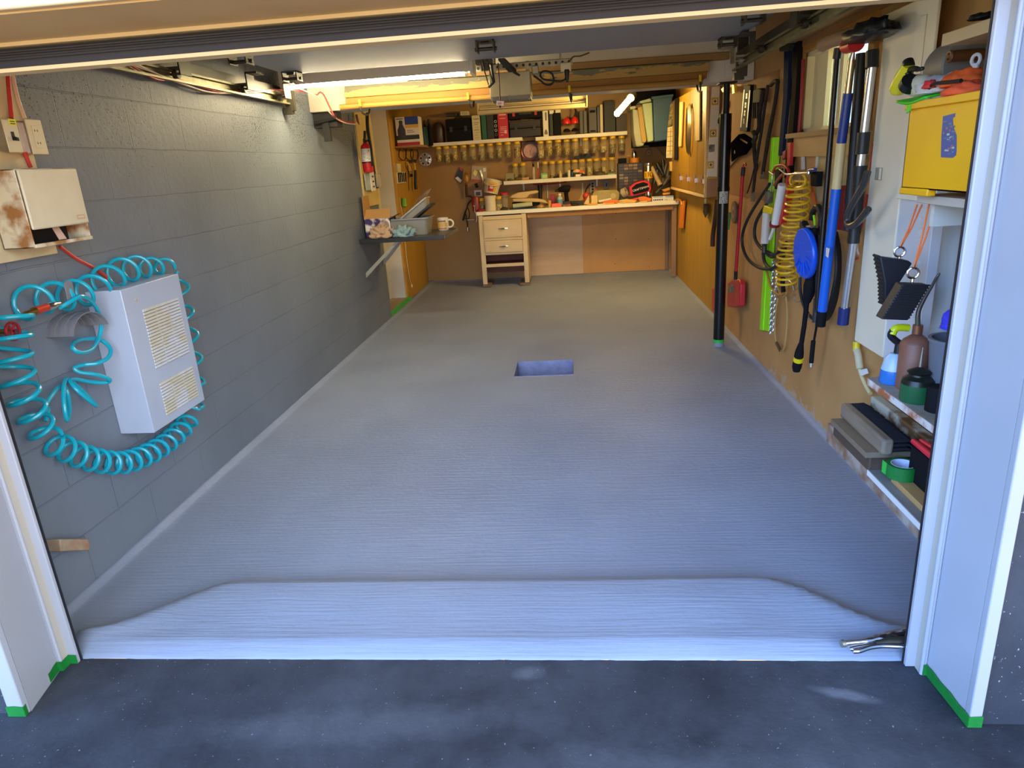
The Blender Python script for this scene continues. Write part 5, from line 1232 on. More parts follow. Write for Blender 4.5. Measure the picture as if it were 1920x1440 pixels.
# tilted white bucket
t = Thing('white_bucket', 'white bucket with a red and yellow label lying tilted left of the lower shelf', 'bucket')
c = BW(922, 352, .20); M_ = Matrix.Translation(c) @ Matrix.Rotation(.22, 4, 'Y') @ Matrix.Rotation(-.15, 4, 'X')
M_buck = mat('white bucket plastic', 'dccfae', .45)
mb = MB(); mb.X = M_; mb.lathe([(.085, -.075), (.105, .08), (.112, .08), (.112, .095), (.10, .095)], (0, 0, 0), (0, 0, 1), 26); t.part('shell', mb, M_buck)
mb = MB(); mb.X = M_
def lb(a0, a1, z0, z1, m_, dr=.0008):
    n = 8
    for k in range(n):
        a, b__ = a0+(a1-a0)*k/n, a0+(a1-a0)*(k+1)/n; ra = lambda z: .085+.02*(z+.075)/.155+dr
        mb.add([(ra(z0)*math.cos(a), ra(z0)*math.sin(a), z0), (ra(z0)*math.cos(b__), ra(z0)*math.sin(b__), z0), (ra(z1)*math.cos(b__), ra(z1)*math.sin(b__), z1), (ra(z1)*math.cos(a), ra(z1)*math.sin(a), z1)], [(0, 1, 2, 3)], m_)
lb(-2.0, -.9, -.055, .06, 0); lb(-1.95, -1.2, -.055, .03, 1, .0016); lb(-1.75, -1.3, -.02, .02, 2, .0024)
t.part('label', mb, [mat('yellow print', 'e0ae2c', .4), M_redc, M_wcard])
mb = MB(); mb.X = M_; mb.tube([(.115*math.cos(a), .115*math.sin(a), .075-.06*math.sin(-a)) for a in [-PI*i/16 for i in range(17)]], .006, 8); t.part('handle', mb, M_buck); t.done()
mb = MB(); a, b_ = BW(915, 372, .28), BW(948, 366, .28); mb.box(a.x, b_.x, YB-.28, YB-.002, a.z-.02, a.z); solo('small_shelf', 'small dark ledge under the tilted bucket', 'shelf', mb, M_tool2)

# small things on the lower shelf
LG = 'small things on the lower shelf'; FY = YB-.19
def sb(px, r, yt, m, cap, lab, nm='small_bottle', cat='bottle', neck=.45, caph=.2, lb_=None):
    c = BW(px, 335, .19); h = onY(px, yt, FY).z-zs3; bottle(c.x, FY, zs3, r, h, m, cap, nm, lab, cat, LG, neck, caph, lb_)
sb(1001, .022, 307, mat('clear bottle', 'b8a88c', .3, alpha=.8), M_tool, 'clear bottle with a black tapered cap on the lower shelf')
sb(1010, .006, 304, M_redc, M_white, 'thin pale marker standing on the lower shelf', 'marker', 'marker', .8, .6)
sb(1051, .018, 321, mat('cream bottle', 'cdb07a', .4), M_crm, 'small cream bottle on the lower shelf')
sb(1067, .018, 319, mat('ivory stick', 'ddd2b0', .4), mat('ivory stick', 'ddd2b0', .4), 'ivory rounded stick bottle on the lower shelf', neck=.85, caph=.35)
sb(1073, .018, 319, mat('navy bottle', '23385c', .4), M_tool, 'navy bottle beside the ivory stick bottle', neck=.7)
sb(1029, .013, 320, mat('amber bottle', '8a5524', .3), mat('orange cap', 'd98328', .4), 'slim amber bottle right of the green tin')
def sbox(px0, px1, yt, ms, nm, lab, cat, ex=None, dy=.05): stand(px0, yt, px1, FY-.02, dy, zs3, ms, nm, lab, cat, LG, extra=ex, bev=.003)
sbox(1014, 1027, 325, [mat('pale green tin', '6fa860', .4), mat('yellow green label', 'b9c865', .4), M_tool], 'green_tin', 'small green tin with a pale label on the lower shelf', 'tin', linesx(1, [(.2, .9, .1, .7)]))
sbox(1139, 1154, 323, [mat('green card box', '3c5a34', .5), M_wcard], 'small_box', 'green and white box at the right end of the lower shelf', 'box', linesx(1, [(.1, .95, .1, .3)]))
sbox(947, 963, 325, [mat('olive tin', '8d8050', .5)], 'small_box', 'olive box at the left end of the lower shelf', 'box')
sbox(979, 992, 333, [mat('tan tin', 'c79348', .5)], 'small_tin', 'low tan tin near the left of the lower shelf', 'tin')
sbox(1035, 1044, 333, [M_wcard], 'small_tin', 'low white tin between the bottles', 'tin')
for px, s_, col, lab, cat, nm in ((957, .05, '5a4a22', 'heap of brown string at the left end of the lower shelf', 'string', 'string_heap'), (973, .055, '6d5a34', 'crumpled brown bag beside the standing jars', 'bag', 'paper_bag'), (995, .03, '4a4438', 'small dark lump beside the clear bottle', 'fitting', 'pipe_fitting'), (1041, .03, '22201f', 'black knob between the amber and cream bottles', 'knob', 'knob'), (1059, .03, '3a3c3a', 'dark grey fitting left of the ivory stick bottle', 'fitting', 'pipe_fitting'),
                                (1092, .045, '1d1c1c', 'black cap right of the orange object', 'cap', 'black_plug_top'), (1125, .07, '4c3c22', 'dark brown coil of cord near the right end of the lower shelf', 'cord', 'cord_coil')):
    c = BW(px, 335, .19); mb = MB(); blob(mb, (c.x, FY, zs3+s_*.45), s_, .035, s_*.6, .3, 3, 18, 10, seed=px)
    lo = min(v.z for v in mb.v); mb.v = [v+Vector((0, 0, zs3+.001-lo)) for v in mb.v]; solo(nm, lab, cat, mb, mat('item '+col, col, .6), LG, angle=3)
t = Thing('sanding_tool', 'tan and bright orange rounded gadget on the lower shelf', 'tool', LG); c = BW(1085, 325, .19)
mb = MB(); blob(mb, (c.x-.02, FY-.01, zs3+.055), .055, .03, .035, .1, 2, 18, 10, seed=3); lo = min(v.z for v in mb.v); t.part('body', mb, mat('tan plastic', 'dcb080', .4), angle=3)
mb = MB(); blob(mb, (c.x+.03, FY-.012, zs3+.05), .045, .03, .026, .1, 2, 18, 10, seed=5); t.part('cover', mb, mat('bright orange plastic', 'ea5a20', .4), angle=3)
mb = MB(); mb.box(c.x-.04, c.x+.03, FY-.03, FY+.02, zs3+.001, zs3+.028); t.part('foot', mb, M_wcard); t.done()
# glasses hung under the upper shelf and a clamp rail under the lower shelf
t = Thing('safety_glasses', 'black safety glasses hanging over the standing jars', 'glasses'); c = BW(1094, 293, .05)
for d_x in (-.055, .055):
    mb = MB(); mb.torus(c+Vector((d_x, 0, 0)), .045, .008, (0, 1, 0), 18, 6); mb.v = [Vector((v.x, v.y, c.z+(v.z-c.z)*.6)) for v in mb.v]; l_ = t.part('rim', mb, M_black)
    mb = MB(); mb.cyl(c+Vector((d_x, .003, 0)), c+Vector((d_x, -.003, 0)), .04, 16); mb.v = [Vector((v.x, v.y, c.z+(v.z-c.z)*.6)) for v in mb.v]; t.part('lens', mb, M_dark, parent=l_)
t.done()
t = Thing('bar_clamp', 'dark red bar clamp with a black stand hanging under the lower shelf', 'clamp')
mb = MB(); mb.tube(smooth_path([BW(x, y, .14) for x, y in ((1001, 343), (1003, 346), (1030, 345), (1058, 342), (1061, 339))], 4), .008, 8); t.part('bar', mb, M_redD)
mb = MB(); mb.tube([BW(1012, 347, .12), BW(1013, 356, .12), BW(1013, 374, .12)], [.034, .026, .024], 14); t.part('stand', mb, M_black); t.done()
for px, h_ in ((1026, 0), (1092, 1)):
    hang([(px, 343), (px+.5, 372)], .012, .008, M_fix, 'wall_strip', ('white upright strip on the wall behind the red cup', 'white upright strip on the wall left of the power strip')[h_], 'wall strip', 'white upright strips')

# ---- things on the bench
def zon(px, py, Y): return onY(px, py, Y).z
def bt(px, yt, Y, r, m, cap, nm, lbl, cat, **kw):
    c = onY(px, 385, Y); h = onY(px, yt, Y).z-BZ; return bottle(c.x, Y, BZ, r, h, m, cap, nm, lbl, cat, 'things on the workbench', **kw)
Y1 = BY+.14
BG = 'things on the workbench'
mb = MB(); c = onY(892, 380, Y1); h = onY(892, 368, Y1).z-BZ; mb.lathe([(.05, 0), (.05, h*.85), (.035, h)], (c.x, Y1, BZ+.001), (0, 0, 1), 18); solo('red_canister', 'dark red canister at the left end of the workbench', 'canister', mb, mat('brick red', '7d2c20', .4), BG)
jar(onY(904, 385, Y1).x, Y1+.0, BZ+.155, .1545, .033, 1, .7, 'yellow lidded jar at the left end of the workbench', BG, False)
jar(onY(936, 385, Y1).x, Y1-.02, BZ+.165, .1645, .038, 3, .7, 'yellow lidded jar right of the white tub on the workbench', BG, False)
t = Thing('white_tub', 'tall white plastic tub with a lid on the workbench', 'tub', BG); c = onY(920, 388, Y1-.03); h = onY(920, 367, Y1-.03).z-BZ
mb = MB(); mb.lathe([(.062, 0), (.066, .01), (.068, h-.03)], (c.x, Y1-.03, BZ+.001), (0, 0, 1), 26); t.part('body', mb, M_buck); mb = MB(); mb.lathe([(.073, h-.032), (.074, h-.004), (.068, h)], (c.x, Y1-.03, BZ+.001), (0, 0, 1), 26); t.part('lid', mb, M_buck); t.done()
bt(946, 361, Y1+.09, .05, mat('clear jar', 'a89a80', .2, alpha=.5), M_redc, 'glass_jar', 'clear jar with a flat red lid behind the yellow lidded jar', 'jar', neck=.9, caph=.14)
mb = MB(); mb.lathe([(.05, 0), (.052, .02), (.03, .03)], (onY(901, 395, Y1-.06).x, Y1-.08, BZ+.001), (0, 0, 1), 18); solo('red_dish', 'flat dark red cap at the front left of the workbench', 'cap', mb, M_redD, BG)
# sander / jigsaw shell shaped thing
t = Thing('electric_planer', 'long cream electric tool lying on the bench below the lower shelf', 'power tool', BG)
Yp = BY+.2
P = [onY(x, y, Yp) for x, y in ((955, 371), (960, 366), (972, 361), (990, 359), (1005, 357), (1010, 359), (1008, 362), (993, 365), (988, 371), (975, 372))]; mb = MB(); mb.prism(P, (0, .09, 0)); t.part('upper_shell', mb, mat('cream tool plastic', 'd7b777', .45), bev=.008)
P = [onY(x, y, Yp-.02) for x, y in ((961, 373), (985, 372), (1010, 373), (1022, 376), (1028, 382), (1024, 381), (1012, 379), (985, 379), (963, 378))]; mb = MB(); mb.prism(P, (0, .11, 0)); t.part('lower_shell', mb, mat('cream tool plastic', 'd7b777', .45), bev=.006)
mb = MB(); a, b_ = onY(960, 380, Yp), onY(1012, 380, Yp); mb.box(a.x, b_.x, Yp, Yp+.1, BZ+.001, a.z); t.part('base', mb, M_tool); t.done()
mb = MB(); a, b_ = onY(962, 388, BY+.05), onY(998, 385, BY+.05); mb.tube([a+Vector((0, 0, .012)), b_+Vector((0, 0, .02))], .028, 14); lo = min(v.z for v in mb.v); mb.v = [v+Vector((0, 0, BZ+.013-lo)) for v in mb.v]
solo('paper_roll', 'pale green roll lying at the front of the bench below the cream tool', 'roll', mb, mat('pale green paper', 'a8b088', .5, col2='c9bd8a', nscale=8), BG)
mb = MB(); a, b_ = onY(955, 392, BY+.02), onY(1006, 388, BY+.02); mb.box(a.x, b_.x, BY+.02, BY+.13, BZ+.001, BZ+.012); solo('blue_folder', 'thin dark blue sheet under the pale green roll', 'sheet', mb, mat('navy sheet', '26304a', .5), BG)
# clutter pieces
random.seed(7)
CL = [(1003, 386, .035, '4a3b26', 'tangle of brown cord right of the pale green roll', 'cord_tangle', 'cord', 'blob'), (1014, 384, .05, 'b08a4c', 'heap of pale wood shavings in front of the black stand', 'wood_shavings', 'shavings', 'blob'), (1020, 388, .03, '6b5330', 'small brown knot of wire at the bench front', 'wire_knot', 'wire', 'blob'),
      (1058, 388, .03, '8a6a38', 'small brown lump right of the alcohol bottle', 'wood_lump', 'knob', 'blob'), (1066, 384, .04, 'a0522c', 'rusty red brown fitting behind the black tray', 'pipe_fitting', 'fitting', 'blob'), (1078, 388, .05, '2c2018', 'dark brown tool lying left of the wooden wedge', 'dark_tool', 'tool', 'blob'), (945, 388, .045, '3c3122', 'dark heap of bits right of the yellow lidded jar', 'small_parts_heap', 'parts', 'blob')]
for (px, py, s_, col, lab, nm, cat, _k) in CL:
    c = onY(px, py, BY+.10); mb = MB(); blob(mb, (c.x, BY+.10, BZ+s_*.4), s_, .04, s_*.6, .45, 4, 18, 10, seed=px); lo = min(v.z for v in mb.v); mb.v = [v+Vector((0, 0, BZ+.001-lo)) for v in mb.v]
    solo(nm, lab, cat, mb, mat('item '+col, col, .6), BG, angle=3)
stand(1028, 376, 1033, BY+.09, .05, BZ, [mat('ochre wood', 'c8912f', .5)], 'wood_block', 'small ochre wood block left of the orange strip', 'wood block', BG)
stand(1034, 382, 1052, BY+.06, .05, BZ, [mat('bright orange plastic', 'ea5a20', .4)], 'orange_case', 'low bright orange strip in front of the alcohol bottle', 'case', BG)
stand(1031, 365, 1040, BY+.28, .06, BZ, [M_redD], 'red_cup', 'dark red square cup behind the orange strip', 'cup', BG)
bt(1050, 363, BY+.14, .034, mat('pale blue bottle', '9fb4b0', .3), M_wcard, 'spray_bottle', 'pale blue white capped bottle on the middle of the bench', 'bottle', lab=mat('blue label', '5a8fb4', .4))
# black cordless drill
t = Thing('cordless_drill', 'black cordless drill standing on the bench with its chuck to the left', 'drill', BG); Yd = BY+.3
c = onY(1057, 355, Yd)
mb = MB(); mb.tube([onY(1046, 357, Yd), onY(1049, 356, Yd), onY(1056, 354, Yd), onY(1066, 354, Yd), onY(1069, 355, Yd)], [.014, .028, .042, .045, .03], 14); t.part('motor_housing', mb, M_tool)
mb = MB(); mb.tube([onY(1040, 358, Yd), onY(1047, 357, Yd)], [.010, .022], 12); t.part('chuck', mb, M_dsteel)
mb = MB(); mb.tube([onY(1061, 358, Yd), onY(1062, 368, Yd), onY(1063, 378, Yd)], [.028, .024, .03], 12); t.part('grip', mb, M_tool)
mb = MB(); b_ = onY(1063, 378, Yd); mb.cbox((b_.x, Yd, (b_.z+BZ)/2+.005), (.10, .1, max(.03, b_.z-BZ))); t.part('battery', mb, M_tool2, bev=.005); t.done()
# dark tray, wedges
stand(1071, 378, 1094, BY+.12, .12, BZ, [mat('black tray', '1c1a18', .5)], 'black_tray', 'black tray of tools left of the wooden wedge', 'tray', BG)
mb = MB(); mb.prism([onY(x, y, BY+.11) for x, y in ((1095, 382), (1104, 366), (1105, 384))], (0, .08, 0)); solo('wood_wedge', 'pale triangular wooden wedge on the bench', 'wedge', mb, wood('pale pine', 'e2c48a', 'd4b274', 'z'), BG)
stand(1108.5, 367, 1120, BY+.10, .07, BZ, [wood('pale pine', 'e2c48a', 'd4b274', 'z')], 'wood_block', 'pale upright wood block left of the olive jerrycan', 'wood block', BG)
mb = MB(); c = onY(1087, 372, BY+.3); mb.prism([onY(x, y, BY+.28) for x, y in ((1084, 376), (1088, 370), (1091, 362), (1093, 376))], (0, .04, 0)); solo('tan_scraper', 'tan tapered scraper standing behind the black tray', 'tool', mb, mat('tan', 'b88a3c', .5), BG)
# power strip, red ball thing, jerrycan
t = Thing('power_strip', 'grey power strip with black plugs on the wall above the jerrycan', 'power strip'); a, b_ = BW(1105, 340, .03), BW(1117, 362, .03)
mb = MB(); mb.box(a.x, b_.x, YB-.03, YB-.001, b_.z, a.z); t.part('body', mb, mat('beige grey plastic', '8f8468', .5), bev=.004)
for k in range(4):
    mb = MB(); z = a.z-.03-.035*k; mb.cyl((a.x+.04, YB-.033, z), (a.x+.04, YB-.029, z), .013, 12); t.part('socket', mb, M_tool)
mb = MB(); mb.tube(smooth_path([BW(x, y, .05) for x, y in ((1107, 345), (1102, 350), (1098, 358), (1098, 368))]), .007, 8); t.part('cord', mb, M_black); t.done()
stand(1132, 338, 1142, YB-.02, .018, BW(1136, 355, .02).z, [mat('grey plate', '5d5850', .4), M_tool], 'switch_plate', 'dark grey switch plate right of the power strip', 'switch', extra=linesx(1, [(.4, .6, .3, .7)]))
mb = MB(); c = onY(1099, 367, BY+.3); mb.ball((c.x, BY+.3, c.z), .045, (1, 1, .9), 14); mb.cyl((c.x, BY+.3, BZ+.001), (c.x, BY+.3, c.z-.02), .03, 12); solo('red_gauge', 'round orange red object left of the olive jerrycan', 'tool', mb, mat('coral red', 'd2472e', .4), BG)
t = Thing('oil_jug', 'olive translucent flat jug lying on the bench', 'jug', BG); Yj = BY+.18
P = [onY(x, y, Yj) for x, y in ((1111, 380), (1110, 366), (1113, 360), (1118, 357), (1155, 356), (1161, 359), (1162, 366), (1161, 375), (1157, 379), (1140, 381))]
mb = MB(); mb.prism(P, (0, .09, 0)); t.part('body', mb, mat('olive plastic', 'a39350', .4, col2='8f8044', nscale=8), bev=.012)
mb = MB(); mb.cyl(onY(1117, 358, Yj+.04), onY(1117, 354.5, Yj+.04), .014, 12); t.part('cap', mb, mat('coral red', 'd2472e', .4))
mb = MB(); c = onY(1150, 367, Yj-.0015); mb.cyl((c.x, Yj-.002, c.z), (c.x, Yj+.002, c.z), .034, 20); t.part('embossed_disc', mb, mat('olive pale plastic', 'b3a45e', .4))
mb = MB(); mb.prism([onY(x, y, Yj-.001) for x, y in ((1122, 376), (1146, 371), (1147, 374), (1124, 379))], (0, .001, 0)); t.part('label', mb, M_wcard); t.done()
# parts organiser, tape, caution tube, glue stick roller
t = Thing('drawer_organiser', 'dark blue small parts organiser with rows of little drawers at the right of the bench', 'organiser')
Yo = YB-.20; a, b_ = onY(1159, 307, Yo), onY(1206, 305, Yo); z1 = a.z; z0 = BZ+.001
mb = MB(); mb.box(a.x, b_.x, Yo, YB-.005, z0, z1); t.part('frame', mb, mat('navy frame', '1c2430', .5))
cols = 5; rows = 12; cw = (b_.x-a.x-.02)/cols; rh = (z1-z0-.02)/rows; random.seed(3)
dm = [mat('smoky drawer', '4a3c2c', .3), mat('drawer of copper parts', '7d5334', .4), mat('drawer of pale parts', '8f7a58', .4)]
for r_ in range(rows):
    for c_ in range(cols):
        mb = MB(); x0 = a.x+.01+c_*cw; zz = z0+.01+r_*rh; mb.box(x0+.004, x0+cw-.004, Yo-.006, Yo+.004, zz+.004, zz+rh-.005); mb.box(x0+cw*.4, x0+cw*.6, Yo-.012, Yo-.006, zz+rh*.35, zz+rh*.5)
        t.part('drawer', mb, random.choices(dm, (6, 1, 1))[0])
t.done()
t = Thing('tape_roll', 'orange tape roll lying on top of the parts organiser', 'tape roll'); c = onY(1190, 305, Yo+.08)
mb = MB(); mb.lathe([(.035, 0), (.062, 0), (.062, .055), (.035, .055)], (c.x, Yo+.09, z1+.001), (0, 0, 1), 26, hollow=True); t.part('roll', mb, mat('orange tape', 'e08a1c', .45)); t.done()
mb = MB(); mb.lathe([(.022, .0), (.028, .005), (.028, .06), (.02, .075), (0.001, .08)], (c.x-.005, Yo+.09, z1+.057), (0, 0, 1), 16); solo('chrome_cap', 'chrome capped can standing in the orange tape roll', 'can', mb, M_chrome)
mb = MB(); q = onY(1167, 305, Yo+.05); mb.box(q.x-.05, q.x+.05, Yo+.03, Yo+.12, z1+.001, z1+.06); solo('black_box', 'black box on the left of the parts organiser top', 'box', mb, M_tool, bev=.003)
mb = MB(); q = onY(1179, 305, Yo+.02); mb.cyl((q.x, Yo+.02, z1+.001), (q.x, Yo+.02, z1+.085), .004, 8); mb.box(q.x-.02, q.x+.02, Yo+.015, Yo+.025, z1+.08, z1+.09); solo('small_key', 'small T shaped key standing beside the orange tape roll', 'key', mb, mat('brass', 'a8813f', .35, 1.0))
t = Thing('spray_can', 'silver spray can wrapped with yellow caution tape reading TIO', 'can'); Yc = BY+.22; c = onY(1216, 360, Yc); zt = onY(1216, 306, Yc).z; h = zt-BZ
mb = MB(); mb.lathe([(.05, 0), (.052, .01), (.052, h*.93), (.042, h*.96), (.05, h*.965), (.05, h)], (c.x, Yc, BZ+.001), (0, 0, 1), 24); t.part('can_body', mb, M_chrome)
zt0, zt1 = onY(1216, 334, Yc).z, onY(1216, 321, Yc).z
mb = MB(); mb.lathe([(.0532, zt0-BZ), (.0532, zt1-BZ)], (c.x, Yc, BZ), (0, 0, 1), 24); t.part('caution_tape', mb, mat('caution yellow', 'e8b214', .45))
mb = MB(); tmp = MB(); tmp.text('TIO', .075, Matrix.Identity(4))
for v in tmp.v:
    a_ = -PI/2+(v.x)/.054; mb.v.append(Vector((c.x+.0545*math.cos(a_), Yc+.0545*math.sin(a_), (zt0+zt1)/2+v.y)))
mb.f = tmp.f; mb.m = tmp.m; t.part('caution_lettering', mb, M_dark, smooth=False); t.done()
# wooden mallet handle / caulking tool and dark clutter at the right
mb = MB(); mb.tube([onY(1222, 313, BY+.2), onY(1230, 330, BY+.16), onY(1238, 347, BY+.12)], [.02, .024, .03], 12); solo('paint_roller', 'pale brown handle leaning between the can and the dark tools', 'handle', mb, mat('pale brown plastic', 'b09468', .5), BG)
random.seed(21)
DK = [(1236, 310, 1226, 345), (1243, 300, 1246, 340), (1250, 308, 1240, 352), (1254, 318, 1247, 352), (1232, 306, 1244, 330), (1256, 330, 1236, 358), (1248, 345, 1230, 362), (1258, 345, 1238, 357)]
for i, (x0, y0, x1, y1) in enumerate(DK):
    mb = MB(); a, b_ = onY(x0, y0, BY+.30-.02*i), onY(x1, y1, BY+.26-.02*i); mb.tube([a, a.lerp(b_, .4), b_], [.022, .028, .016], 10)
    solo('hand_tool', ['black hand tool leaning topmost behind the caution can', 'dark upright hand tool in the corner above the bench', 'grey black tool slanting left under the calendar', 'thin dark tool nearest the cabinet', 'short black tool crossing the others by the corner', 'long dark tool slanting down to the red case', 'dark grey bar lying over the blue gloves', 'brown black tool lying under the cabinet corner'][i], 'tool', mb, mat(('dark tool grey', 'dark tool black', 'dark tool umber')[i % 3], ('3a3836', '1a1919', '4a4030')[i % 3], .45), 'dark tools at the right end of the bench')
# red craftsman case
t = Thing('socket_case', 'red and black case with white lettering leaning at the right of the bench', 'case'); Yk = BY+.05
P = [onY(x, y, Yk) for x, y in ((1180, 352), (1190, 343), (1208, 338), (1218, 341), (1222, 353), (1219, 359), (1205, 363), (1186, 368), (1182, 366))]
mb = MB(); mb.prism(P, (0, .07, 0)); t.part('shell', mb, mat('case red', 'd01f22', .4), bev=.006)
cc = sum(P, Vector((0, 0, 0)))/len(P); mb = MB(); mb.prism([cc+(p-cc)*.78+Vector((0, -.006, 0)) for p in P], (0, .006, 0)); pn = t.part('black_panel', mb, M_tool, bev=.002)
e1 = (onY(1216, 349, Yk)-onY(1190, 357, Yk)).normalized(); zc_ = Vector((0, -1, 0)); e2 = zc_.cross(e1).normalized()
Mt = Matrix(((e1.x, e2.x, zc_.x, cc.x), (e1.y, e2.y, zc_.y, Yk-.0075), (e1.z, e2.z, zc_.z, cc.z), (0, 0, 0, 1)))
mb = MB(); mb.text('CRAFTSMAN', .034, Mt); t.part('lettering', mb, M_white, parent=pn, smooth=False); t.done()
t = Thing('tape_roll', 'silver duct tape roll leaning against the red case', 'tape roll', BG); c = onY(1171, 361, BY+.08)
mb = MB(); mb.X = Matrix.Translation(c) @ Matrix.Rotation(1.2, 4, 'Y') @ Matrix.Rotation(.4, 4, 'X'); mb.lathe([(.032, -.026), (.055, -.026), (.055, .026), (.032, .026)], (0, 0, 0), (0, 0, 1), 24, hollow=True); t.part('roll', mb, mat('duct tape', 'b3a588', .35, .2)); t.done()
rows_ = [([(1165, 364), (1172, 368), (1181, 369), (1175, 374), (1168, 372)], '34a828', 'bright green strap below the duct tape roll', 'strap', 'green_strap', .09),
         ([(1176, 372), (1195, 367), (1197, 370), (1180, 377)], 'd85a3a', 'coral handled pliers in front of the red case', 'pliers', 'coral_pliers', .03),
         ([(1130, 379), (1150, 375), (1162, 377), (1158, 381), (1130, 384)], 'ee6a18', 'bright orange glove in front of the jug', 'glove', 'orange_glove', .02),
         ([(1160, 378), (1175, 375), (1196, 378), (1190, 382), (1160, 381)], 'dba650', 'pale ochre glove between the orange ones', 'glove', 'ochre_glove', .015),
         ([(1196, 372), (1208, 370), (1222, 374), (1221, 379), (1206, 381), (1198, 378)], 'e07a1c', 'orange handled tool in front of the red case', 'tool', 'orange_tool', .025),
         ([(1100, 383), (1119, 383), (1119, 385.5), (1100, 386)], 'e09a1c', 'amber pencil lying before the pale block', 'pencil', 'amber_pencil', .01),
         ([(1218, 367), (1232, 361), (1245, 362), (1241, 367), (1222, 371)], '2c3f9c', 'blue gloves above the white and blue box', 'glove', 'blue_glove', .05),
         ([(1241, 356), (1256, 351), (1257, 356), (1246, 360)], 'dc9428', 'amber folded cloth under the cabinet corner', 'cloth', 'amber_cloth', .08),
         ([(1243, 362), (1257, 361), (1257, 364), (1243, 366)], 'e0902a', 'amber strip above the white and blue box', 'strip', 'amber_strip', .04)]
for (P, col, lab, cat, nm, off) in rows_:
    Yq = BY+off; mb = MB(); mb.prism([onY(x, y, Yq) for x, y in P], (0, .035, 0)); lo = min(v.z for v in mb.v)
    if lo < BZ+.06: mb.v = [v+Vector((0, 0, BZ+.001-lo)) for v in mb.v]
    solo(nm, lab, cat, mb, mat('item '+col, col, .5), BG, bev=.006)
stand(1223, 369, 1263, BY+.01, .05, BZ, [M_wcard, M_blue, M_tool2, mat('print sky blue', '7fa4c4', .5)], 'small_box', 'white and blue printed box at the right front of the bench', 'box', BG, extra=linesx(1, [(.05, .1, .2, .45), (.12, .2, .2, .45), (.22, .3, .2, .45), (.32, .4, .2, .45), (.42, .5, .2, .45), (.6, .72, .2, .28), (.62, 1, .72, .98, 3), (.05, .5, .8, .95, 3)]))
for i, (px, yt) in enumerate(((1127, 382), (1143, 381), (1165, 380), (1181, 378), (1205, 378))):
    c = onY(px, yt, BY+.015); mb = MB(); mb.tube([(c.x-.05, BY+.015, BZ+.007), (c.x+.05, BY+.02, BZ+.008)], [.004, .007], 8); solo('paint_stick', '%s pale stick from the left along the front edge of the bench' % ORD[i], 'stick', mb, mat(('stick tan', 'stick amber')[i % 2], ('e0bf80', 'e0a040')[i % 2], .5), 'pale sticks on the front of the bench')
# dangling chain hook at the left end of the bench
t = Thing('chain_hook', 'thin metal hook chain hanging over the left end of the bench', 'hook')
mb = MB(); mb.tube(smooth_path([onY(x, y, BY-.02) for x, y in ((890, 386), (889.5, 394), (892, 400), (894, 408), (893, 416))]), .004, 6); t.part('chain', mb, M_chrome)
mb = MB(); c = onY(889, 386, BY-.02); mb.ball(c, .014, n=10); t.part('knob', mb, M_chrome); t.done()
mb = MB(); mb.cyl(BW(876, 412.5, .06), BW(889, 412, .06), .006, 8); solo('wall_peg', 'white peg on the back wall left of the bench end', 'peg', mb, M_white)
mb = MB(); c = BW(853, 426, .001); mb.cyl((c.x, YB-.001, c.z), (c.x, YB-.004, c.z), .02, 12); solo('wall_patch', 'small pale round patch on the back wall left of the bench', 'patch', mb, mat('pale patch', 'b08a5c', .5))

# ---- totes
t0 = [((1181, 198), (1188, 194), (1200, 270), (1206, 272), (1205, 275), (1191, 276), 'grey outermost storage tote of the stack hung beside the lamp', '9b9c80'), ]
TG = 'storage totes stacked on their sides'
def tote(front, rim, Y, dy, m, mr, lab):
    t = Thing('storage_tote', lab, 'tote', TG)
    mb = MB(); mb.prism([onY(x, y, Y) for x, y in front], (0, dy, 0)); t.part('body', mb, m, bev=.012)
    mb = MB(); mb.prism([onY(x, y, Y-.015) for x, y in rim], (0, dy+.02, 0)); t.part('rim', mb, mr, bev=.006); t.done()
M_t1 = mat('grey tote', '9c9b82', .45); M_t2 = mat('ochre tote', 'a98a42', .45); M_t3 = mat('pale green tote', 'a5b891', .45); M_t4 = mat('steel blue tote', '37566a', .45)
tote([(1186, 203), (1196, 206), (1209, 268), (1206, 274), (1193, 275), (1188, 250)], [(1181, 200), (1192, 198), (1193, 203), (1182, 206)], 8.42, .40, M_t1, M_t1, 'grey tote at the left of the sideways stack')
tote([(1195, 199), (1205, 198), (1213, 263), (1210, 268), (1203, 268)], [(1191, 198), (1201, 195), (1204, 199), (1194, 203)], 8.40, .40, M_t2, mat('brown rim', '6b4a34', .5), 'ochre tote inside the sideways stack')
tote([(1204, 194), (1223, 191), (1226, 264), (1215, 267)], [(1199, 190), (1219, 184), (1222, 190), (1201, 194)], 8.37, .42, M_t3, M_t3, 'pale green tote inside the sideways stack')
tote([(1224, 184), (1262, 179), (1254, 262), (1227, 266)], [(1221, 181), (1263, 176), (1263, 181), (1222, 187)], 8.35, .45, M_t4, M_t4, 'large steel blue tote at the right of the sideways stack')
t = Thing('tote_hanger', 'black ceiling bracket holding the stacked totes', 'bracket'); mb = MB(); a, b_ = onY(1206, 268, 8.4), onY(1216, 272, 8.4); mb.box(a.x, b_.x, 8.38, 8.80, b_.z-.02, b_.z); mb.box(a.x-.1, XR-.01, 8.82, 8.84, b_.z-.02, 2.235); t.part('bracket', mb, M_tool); t.done()
mb = MB(); c = BW(1216, 286, .03); mb.torus((c.x, YB-.025, c.z), .022, .014, (0, 1, 0), 18, 10); solo('washer_ring', 'thick pale ring hung below the totes', 'ring', mb, mat('tan ring', 'a88a62', .5))
hang([(1232, 277), (1242, 289), (1249, 300)], .012, .008, mat('steel bar', '8a7a66', .5, .5), 'steel_rod', 'pale diagonal rod below the totes', 'rod')

